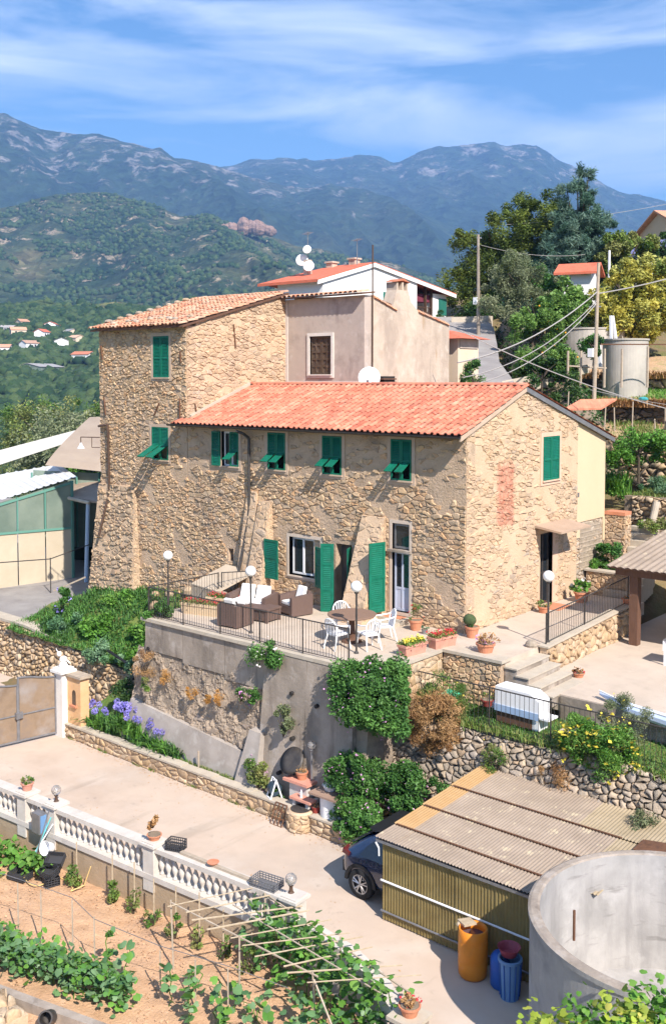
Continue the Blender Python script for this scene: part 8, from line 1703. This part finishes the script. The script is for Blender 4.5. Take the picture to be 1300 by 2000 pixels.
t = thing('carport_roof', 'grey flat sheet roof on a pale blue post between greenhouse and tower', 'carport', V(-11, 45, -2)); mb = MB(); mb.hexa([gv(-13.3, 47.5, 1.7), gv(-9.6, 44.0, 1.65), gv(-8.8, 48, 2.3), gv(-12.6, 50.5, 2.3)], [gv(-13.3, 47.5, 1.8), gv(-9.6, 44.0, 1.75), gv(-8.8, 48, 2.4), gv(-12.6, 50.5, 2.4)]); P('roof_sheet', mb, corr_g, t)
mb = MB(); mb.bar(gv(-11.35, 45.5, -2.2), gv(-11.2, 45.5, 1.7), .09, n=8); P('post', mb, pm('pale_blue_pipe', [(.4, .52, .66)]), t); mb = MB(); mb.bar(gv(-12.3, 46.3, 1.75), gv(-11.1, 45.3, 1.65), .08, n=6); P('gutter', mb, coping, t)
mb = MB(); mb.add([gv(-13.4, 51, -2.2), gv(-9, 49, -2.2), gv(-9, 49, 2.2), gv(-13.4, 51, 2.2)], [(0, 1, 2, 3)]); P('back_wall', mb, pm('dark_green_wall', [(.07, .08, .05)]), t)
t = thing('bracket_lamp', 'small white cone lamp on a brown bracket fixed to the tower left edge', 'lamp', (-17.0, -.2, 4.6)); mb = MB(); mb.path([(-16.97, -.02, 5.0), (-17.75, -.35, 5.0), (-17.75, -.35, 4.75)], .02, 5); mb.path([(-16.97, -.02, 4.6), (-17.3, -.16, 4.6), (-17.3, -.16, 5.0)], .015, 5); P('bracket', mb, brown_m, t); mb = MB(); mb.lathe((-17.75, -.35, 4.55), [(.15, 0), (.06, .14), (.04, .22)], 12); P('lamp_shade', mb, wpaint, t)
t = thing('road_railing', 'thin dark handrail in front of the greenhouse panels', 'railing', V(-13, 43, -2)); mb = MB(); mb.path([V(-17, 42, -.7), V(-12.4, 43.5, -.6), V(-10.9, 45.5, -.2), V(-10.3, 46, 0)], .025, 5)
for (r_, d_) in ((-15.9, 42.2), (-12.4, 43.5), (-10.9, 45.5)): mb.bar(V(r_, d_, -2.3), V(r_, d_, -.55), .025, n=5)
P('rail', mb, metal_d, t)
t = thing('leaning_plank', 'brown timber leaning stake over the road edge below the tower', 'plank', (-17.1, -1.5, -1)); mb = MB(); mb.bar((-17.6, -1.8, -.9), (-16.4, -1.2, -.3), .04, n=4); P('plank', mb, wood_g, t)
# trees behind the greenhouses
for i, (r, d, z, rr, m, lb_) in enumerate(((-25, 92, 1.2, 4.2, lf_olive, 'large grey green tree behind the greenhouse at the left edge'), (-20.5, 84, .6, 3.4, lf_olive, 'grey green tree behind the white roof'), (-30, 104, 2.2, 4.6, lf_mix, 'leftmost olive tree on the valley edge'), (-23.5, 106, 2.0, 4., lf_mix, 'rounded mid green tree of the valley edge row'), (-17.5, 74, 2.2, 1.9, lf_bright, 'bright green small tree above the brown roof'), (-15.2, 72, 3.2, 2.1, lf_dark, 'dark green tree touching the tower left edge'), (-16.5, 88, 3.2, 2.4, lf_bright, 'pale green tree just left of the dark tree'), (-21, 96, .5, 3.2, lf_mix, 'yellowish green tree between the grey green ones'), (-14.5, 95, 1.5, 3, lf_mix, 'tree behind the dark tree at the tower edge'))):
    tree('valley_tree', lb_, 'tree', r, d, z - rr * 1.2 - 3, [(0, 0, z, rr, rr * .75), (-rr * .5, 0, z - rr * .7, rr * .8, rr * .7), (rr * .5, 0, z - rr * .6, rr * .8, rr * .7)], .3, m, 850 + i, .2, 20000, rr * .26, 130, asp=.45, group='trees behind the greenhouses')
# ================================================================== VALLEY AND MOUNTAINS
def fbm(x, y, sd, oct=6, ridged=False, sc=1.):
    """gradient-free value noise, vectorised"""
    rs = np.random.RandomState(sd); T = rs.rand(256, 256); v = np.zeros_like(x); a = 1.; tot = 0; f = sc
    for o in range(oct):
        X = x * f + 37.3 * o; Y = y * f + 11.7 * o; xi = np.floor(X).astype(int); yi = np.floor(Y).astype(int); fx = X - xi; fy = Y - yi; fx = fx * fx * (3 - 2 * fx); fy = fy * fy * (3 - 2 * fy)
        q = (T[xi % 256, yi % 256] * (1 - fx) * (1 - fy) + T[(xi + 1) % 256, yi % 256] * fx * (1 - fy) + T[xi % 256, (yi + 1) % 256] * (1 - fx) * fy + T[(xi + 1) % 256, (yi + 1) % 256] * fx * fy)
        if ridged: q = 1 - np.abs(2 * q - 1)
        v += a * q; tot += a; a *= .5; f *= 2.03
    return v / tot
def forest(name, greens, rock, rz0, rz1, rth, scale=1., rs=.006, tree_s=.05, rmask=.5):
    m = bpy.data.materials.new(name); m.use_nodes = True; t = m.node_tree; t.nodes.clear(); K = t.links.new
    o = nn(t, 'ShaderNodeOutputMaterial'); b = nn(t, 'ShaderNodeBsdfPrincipled'); ge = nn(t, 'ShaderNodeNewGeometry'); K(b.outputs[0], o.inputs[0]); b.inputs['Roughness'].default_value = .95; b.inputs['Specular IOR Level'].default_value = .1
    m1_ = nn(t, 'ShaderNodeMapping'); m1_.inputs['Rotation'].default_value = (0, 0, -YAW); K(ge.outputs['Position'], m1_.inputs['Vector']); m2_ = nn(t, 'ShaderNodeMapping'); m2_.inputs['Scale'].default_value = (1, .42, 1); K(m1_.outputs[0], m2_.inputs['Vector'])
    def noise(sc, de=6, ro=.6, di=0):
        n = nn(t, 'ShaderNodeTexNoise'); n.inputs['Scale'].default_value = sc; n.inputs['Detail'].default_value = de; n.inputs['Roughness'].default_value = ro; n.inputs['Distortion'].default_value = di; K(m2_.outputs[0], n.inputs['Vector']); return n.outputs['Fac']
    def rng_(s, a, b_, c=0, d=1):
        r = nn(t, 'ShaderNodeMapRange'); K(s, r.inputs[0]); r.inputs[1].default_value = a; r.inputs[2].default_value = b_; r.inputs[3].default_value = c; r.inputs[4].default_value = d; return r.outputs[0]
    cr = nn(t, 'ShaderNodeValToRGB'); e = cr.color_ramp.elements
    while len(e) < len(greens): e.new(.5)
    for i, c in enumerate(greens): e[i].position = .33 + .34 * i / (len(greens) - 1); e[i].color = (*c, 1)
    K(noise(rs * 1.3, 7, .65), cr.inputs[0])
    vo = nn(t, 'ShaderNodeTexVoronoi'); vo.inputs['Scale'].default_value = tree_s; K(ge.outputs['Position'], vo.inputs['Vector'])
    mm = nn(t, 'ShaderNodeMix', data_type='RGBA', blend_type='MULTIPLY'); mm.inputs['Factor'].default_value = 1; K(cr.outputs[0], mm.inputs[6])
    K(rng_(vo.outputs['Color'], .1, .9, .55, 1.35), mm.inputs[7])
    sx = nn(t, 'ShaderNodeSeparateXYZ'); K(ge.outputs['Position'], sx.inputs[0]); zf = rng_(sx.outputs['Z'], rz0, rz1)
    nf = noise(rs * 5.5, 9, .75, .4); ad = nn(t, 'ShaderNodeMath', operation='MULTIPLY_ADD'); K(zf, ad.inputs[0]); ad.inputs[1].default_value = rmask; K(nf, ad.inputs[2])
    rf = rng_(ad.outputs[0], rth, rth + .07)
    rc = nn(t, 'ShaderNodeValToRGB'); rc.color_ramp.elements[0].color = (*[c * .55 for c in rock], 1); rc.color_ramp.elements[1].color = (*rock, 1); rc.color_ramp.elements[0].position = .35; rc.color_ramp.elements[1].position = .62; K(noise(rs * 12, 6, .7), rc.inputs[0])
    mx = nn(t, 'ShaderNodeMix', data_type='RGBA'); K(rf, mx.inputs['Factor']); K(mm.outputs[2], mx.inputs[6]); K(rc.outputs[0], mx.inputs[7]); K(mx.outputs[2], b.inputs['Base Color'])
    bp = nn(t, 'ShaderNodeBump'); bp.inputs['Strength'].default_value = 1; bp.inputs['Distance'].default_value = .35 / tree_s; K(vo.outputs['Distance'], bp.inputs['Height'])
    b2 = nn(t, 'ShaderNodeBump'); b2.inputs['Strength'].default_value = 1; b2.inputs['Distance'].default_value = .3 / rs * .25; K(noise(rs * 4, 8, .65), b2.inputs['Height']); K(bp.outputs[0], b2.inputs['Normal']); K(b2.outputs[0], b.inputs['Normal'])
    m['x'] = 1; return m
def mountain(name, prof, R0, R1, zb, mat, seed, nx=360, ny=120, amp=.12, nsc=.004, shape=1.25, spurs=.25, back=True):
    """prof: (right/forward ratio, slope above camera level) of the crest at distance R1; foot at R0, height zb"""
    a = np.linspace(prof[0][0], prof[-1][0], nx); cz = np.interp(a, [p[0] for p in prof], [p[1] for p in prof]) * R1 + CAM[2]
    v = np.concatenate([np.linspace(0, 1, ny), [1.12, 1.3]]); A, Vv = np.meshgrid(a, v); CZ = np.tile(cz, (len(v), 1))
    D = R0 + (R1 - R0) * Vv; wx = A * D; X = np.clip(Vv, 0, 1)
    base = zb + (CZ - zb) * X ** shape
    n1_ = fbm(wx * nsc * 1.5 + D * nsc * .25, D * nsc * .4, seed, 7, True) - .62; n2_ = fbm(wx * nsc * .5 + D * nsc * .12, D * nsc * .14, seed + 9, 4, True) - .6
    env = np.sin(np.pi * np.clip(X, 0, 1)) ** .7 * .9 + .1 * (X < 1.001)
    H = (cz.max() - zb); Z = base + H * (amp * n1_ + spurs * n2_ * .8) * env
    Z += (fbm(wx * nsc * 5, D * nsc * 5, seed + 3, 4) - .5) * H * amp * .22 * (X >= .98)
    Z = np.where(Vv > 1, CZ - (Vv - 1) * (CZ - zb) * 1.6, Z)
    pos = np.stack([CAM[0] + RT.x * wx + FW.x * D, CAM[1] + RT.y * wx + FW.y * D, Z], -1).reshape(-1, 3); M_ = len(v)
    I = (np.arange(M_ - 1)[:, None] * nx + np.arange(nx - 1)[None]).ravel(); F = np.stack([I, I + 1, I + nx + 1, I + nx], 1)
    o = np_obj(name, pos, F, np.zeros(len(F)), mat, None, (0, 0, 0), 'structure', smooth=True); return o
def pr_(pts): return [((x - 650) / 1950, (740 - y) / 1950) for x, y in pts]
G1 = [(.014, .03, .016), (.025, .045, .024), (.045, .06, .035)]
mountain('far_mountain', pr_([(-500, 420), (200, 400), (445, 332), (500, 322), (560, 318), (620, 322), (700, 308), (735, 312), (770, 321), (800, 310), (830, 298), (870, 291), (920, 289), (960, 284), (985, 292), (1010, 290), (1042, 290), (1060, 300), (1080, 316), (1110, 329), (1140, 345), (1200, 380), (1240, 388), (1300, 403), (1500, 430), (1900, 500)]), 2300, 4600, 60,
         forest('far_mountain_ground', G1, (.26, .24, .23), 300, 900, .70, rs=.0022, tree_s=.03, rmask=.16), 21, 420, 150, .14, .0026, 1.15, .34)
mountain('left_mountain', pr_([(-600, 230), (-200, 225), (0, 234), (25, 240), (60, 250), (90, 262), (120, 269), (165, 268), (200, 276), (240, 288), (270, 291), (300, 297), (318, 293), (330, 302), (345, 312), (370, 318), (400, 326), (440, 334), (500, 352), (560, 368), (600, 372), (640, 368), (700, 376), (760, 396), (820, 420), (880, 447), (940, 470), (1100, 520), (1400, 600)]), 1500, 3300, 30,
         forest('left_mountain_ground', G1, (.24, .225, .21), 250, 620, .72, rs=.003, tree_s=.04, rmask=.2), 31, 420, 150, .14, .0034, 1.2, .34)
mountain('middle_hill', pr_([(-600, 430), (0, 412), (60, 398), (100, 386), (150, 379), (200, 378), (260, 390), (300, 404), (350, 424), (385, 430), (420, 434), (460, 446), (500, 458), (540, 468), (600, 486), (680, 500), (760, 512), (860, 540), (1000, 580), (1300, 640)]), 620, 1700, -20,
         forest('middle_hill_ground', [(.012, .03, .015), (.03, .05, .025), (.06, .075, .035), (.12, .11, .055)], (.36, .29, .2), -200, 260, .6, rs=.006, tree_s=.085, rmask=.05), 43, 420, 150, .14, .006, 1.1, .34)
mountain('valley_slope', pr_([(-600, 640), (0, 602), (80, 588), (150, 598), (230, 590), (300, 600), (380, 590), (450, 602), (600, 600), (700, 590), (850, 610), (1000, 640), (1300, 700)]), 160, 760, -50,
         forest('valley_ground', [(.02, .045, .015), (.045, .075, .02), (.09, .12, .04), (.18, .16, .07)], (.45, .36, .26), -400, -200, 1.12, rs=.012, tree_s=.13, rmask=.5), 57, 420, 130, .16, .014, .9, .3)
# pinkish quarry cliff
rockm = pm('cliff_rock', [(.22, .15, .12), (.34, .22, .17), (.14, .11, .08)], ns=.06, bump=1, bs=.15, bd=6)
cl = thing('quarry_cliff', 'pinkish bare rock outcrop on the middle hill left of centre', 'cliff', V(-240, 1500, 200))
rg = np.random.default_rng(3); mb = MB()
for i in range(26):
    u = i / 25; px_ = 375 + 160 * u; d = 1560; r = (px_ - 650) / 1950 * d; zz = 7.3 + (740 - (452 + 6 * math.sin(u * 7))) / 1950 * d; s = 5 + 5 * math.sin(u * math.pi) * (1 if u < .45 or u > .6 else .3) + rg.uniform(-2, 3)
    p = V(r, d, zz); mb.sphere(p, s, 7, 5, 0, (1.1, 1.0, rg.uniform(.9, 1.5)))
P('rock_face', mb, rockm, cl)
# scattered woodland on the slopes: real crowns, one joined mass each
def wood_on(name, obj, n, size, mat, seed, dmin, dmax, amin=-.36, amax=.15, dens=None):
    g = np.random.default_rng(seed); me = obj.data; co = np.empty(len(me.vertices) * 3, np.float32); me.vertices.foreach_get('co', co); co = co.reshape(-1, 3)
    rel = co[:, :2] - np.array(CAM[:2]); D = rel @ np.array([FW.x, FW.y]); Rr = rel @ np.array([RT.x, RT.y]); ok = np.where((D > dmin) & (D < dmax) & (Rr / D > amin) & (Rr / D < amax))[0]
    nxv = 420; ok = ok[(ok % nxv < nxv - 1) & (ok < len(co) - nxv * 4)]
    i = g.choice(ok, n); a = g.uniform(0, 1, n)[:, None]; b = g.uniform(0, 1, n)[:, None]; p = co[i] * (1 - a) * (1 - b) + co[i + 1] * a * (1 - b) + co[i + nxv] * (1 - a) * b + co[i + nxv + 1] * a * b
    if dens is not None: k = fbm(p[:, 0] * dens, p[:, 1] * dens, seed, 4) > .49; p = p[k]
    n = len(p); s = size * g.uniform(.6, 1.25, n) ** 2
    # each crown an irregular 6x3 blob
    U = 6; base = []
    for (rr, zz) in ((.75, -.1), (1., .45), (.62, .95)):
        for k in range(U): an = 2 * math.pi * k / U + zz; base.append((rr * math.cos(an), rr * math.sin(an), zz))
    base.append((0, 0, 1.2)); base = np.array(base); Vv = p[:, None, :] + base[None] * s[:, None, None] * g.uniform(.75, 1.2, (n, 19, 1)); F = []
    for l in range(2):
        for k in range(U): F.append((l * U + k, l * U + (k + 1) % U, (l + 1) * U + (k + 1) % U, (l + 1) * U + k))
    for k in range(0, U, 2): F.append((12 + k, 12 + (k + 1) % U, 12 + (k + 2) % U, 18))
    F = np.array(F); FF = (F[None] + (np.arange(n) * 19)[:, None, None]).reshape(-1, 4); T = np.repeat(g.uniform(.001, .999, n), len(F))
    return np_obj(name, Vv.reshape(-1, 3), FF, T, mat, None, (0, 0, 0), 'stuff', smooth=False)
lf_wood = leafm('leaf_woodland', [(.01, .03, .01), (.022, .05, .016), (.04, .07, .025), (.06, .09, .03)], rough=.9, tr=0., k=1.15)
ob = bpy.data.objects
wood_on('valley_woodland', ob['valley_slope'], 24000, 2.8, lf_wood, 5, 380, 790, -.4, .25, .02); wood_on('near_woodland', ob['valley_slope'], 16000, 1.5, lf_wood, 15, 180, 400, -.4, .1, .03)
wood_on('hill_woodland', ob['middle_hill'], 34000, 3.0, lf_wood, 6, 640, 1690, -.4, .25, .02)
# small houses far below
def surf(obj, r, d):
    me = obj.data; best = None
    co = np.empty(len(me.vertices) * 3, np.float32); me.vertices.foreach_get('co', co); co = co.reshape(-1, 3); p = V(r, d); k = ((co[:, 0] - p[0]) ** 2 + (co[:, 1] - p[1]) ** 2).argmin(); return float(co[k, 2])
far = [(85, 600, 8, 6, 4, 'white_render', 'tile_r', 'tiny distant white house with the red roof on the valley floor'), (38, 610, 9, 6, 4, 'cream_annex_render', 'tile_o', 'tiny distant pale house left of the red roofed one'), (120, 590, 16, 8, 3, 'white_render', 'hill_tank_concrete', 'long pale distant building right of the red roofed house'), (10, 560, 8, 6, 4, 'white_render', 'tile_o', 'tiny distant house at the left photo edge'), (60, 560, 9, 7, 3, 'white_render', 'tile_o', 'distant house just below the red roofed one'), (150, 600, 10, 7, 3, 'cream_annex_render', 'tile_o', 'distant low house near the tower edge'), (80, 500, 20, 14, 2, 'greenhouse_glass', 'pale_cable', 'distant glasshouse block below the cluster of houses')]
MATS['tile_r'] = tile_r; MATS['tile_o'] = tile_o; vsl = ob['valley_slope']
for i, (px_, d) in enumerate(((20, 640), (55, 650), (105, 640), (140, 630), (165, 560))): far.append((px_, d, 9 + 3 * (i % 3), 7, 2.5, ['white_render', 'cream_annex_render'][i % 2], ['pale_cable', 'tile_o', 'tile_r'][i % 3], ['tiny pale building in the upper row of the valley cluster, left', 'tiny building beside the pale house of the valley cluster', 'tiny building uphill of the long pale building', 'tiny farm building right of the long pale building', 'tiny pale building touching the tower edge', 'tiny shed low at the left photo edge', 'tiny shed beside the distant glasshouse', 'tiny pale hut left of the distant glasshouse', 'highest tiny house above the valley cluster', 'tiny house above the cluster at the left photo edge'][i]))
for (px_, d, a, b, h, m1, m2, lb_) in far:
    r = (px_ - 650) / 1950 * d; z = surf(vsl, r, d); hill_house('distant_house', lb_, V(r, d, z + 1.0), a, b, h, 1.6, MATS[m1], MATS[m2], R(30 + px_), wins=((.25, 1.2), (.6, 1.2)))
mid = ob['middle_hill']
for i, (px_, d) in enumerate(((212, 860), (265, 870), (100, 900), (430, 900), (240, 1000), (500, 980), (45, 980))):
    r = (px_ - 650) / 1950 * d; z = surf(mid, r, d); hill_house('distant_house', ['pale distant farmhouse above the tower roof edge', 'second pale distant farmhouse on the same spur', 'distant cream house on the left slope', 'distant house over the old tiled roof', 'distant house higher on the spur', 'distant house above the antenna', 'distant house at the far left slope'][i], V(r, d, z + 2), 13, 8, 4, 1.8, MATS['cream_annex_render'], tile_o, R(20 + i * 13), wins=((.25, 1.5), (.6, 1.5)))
# ------------------------------------------------------------------ outer ground to the horizon and haze
n = 64; rr = [0.1, 40, 120, 400, 1200, 3000, 5600]; zz = [-5.6, -5.7, -30, -80, -90, -60, -60]; vs = []; fs = []
mb = MB()
for k, (r, z) in enumerate(zip(rr, zz)):
    for i in range(n): a = 2 * math.pi * i / n; vs.append((CAM[0] + r * math.cos(a), CAM[1] + r * math.sin(a), z))
for k in range(len(rr) - 1):
    for i in range(n): j = (i + 1) % n; fs.append((k * n + i, k * n + j, (k + 1) * n + j, (k + 1) * n + i))
mb.add(vs, fs); struct('outer_ground', mb, MATS['turf'])
hz = bpy.data.materials.new('haze'); hz.use_nodes = True; t = hz.node_tree; t.nodes.clear(); o = nn(t, 'ShaderNodeOutputMaterial'); pv = nn(t, 'ShaderNodeVolumePrincipled')
pv.inputs['Color'].default_value = (.25, .5, 1, 1); pv.inputs['Density'].default_value = HAZE; pv.inputs['Anisotropy'].default_value = 0; t.links.new(pv.outputs[0], o.inputs['Volume'])
mb = MB(); mb.box(CAM[0] - 5800, CAM[1] - 5800, -120, CAM[0] + 5800, CAM[1] + 5800, 1180)
if HAZE > 0: link('haze', mb.mesh('haze', hz), kind='stuff')
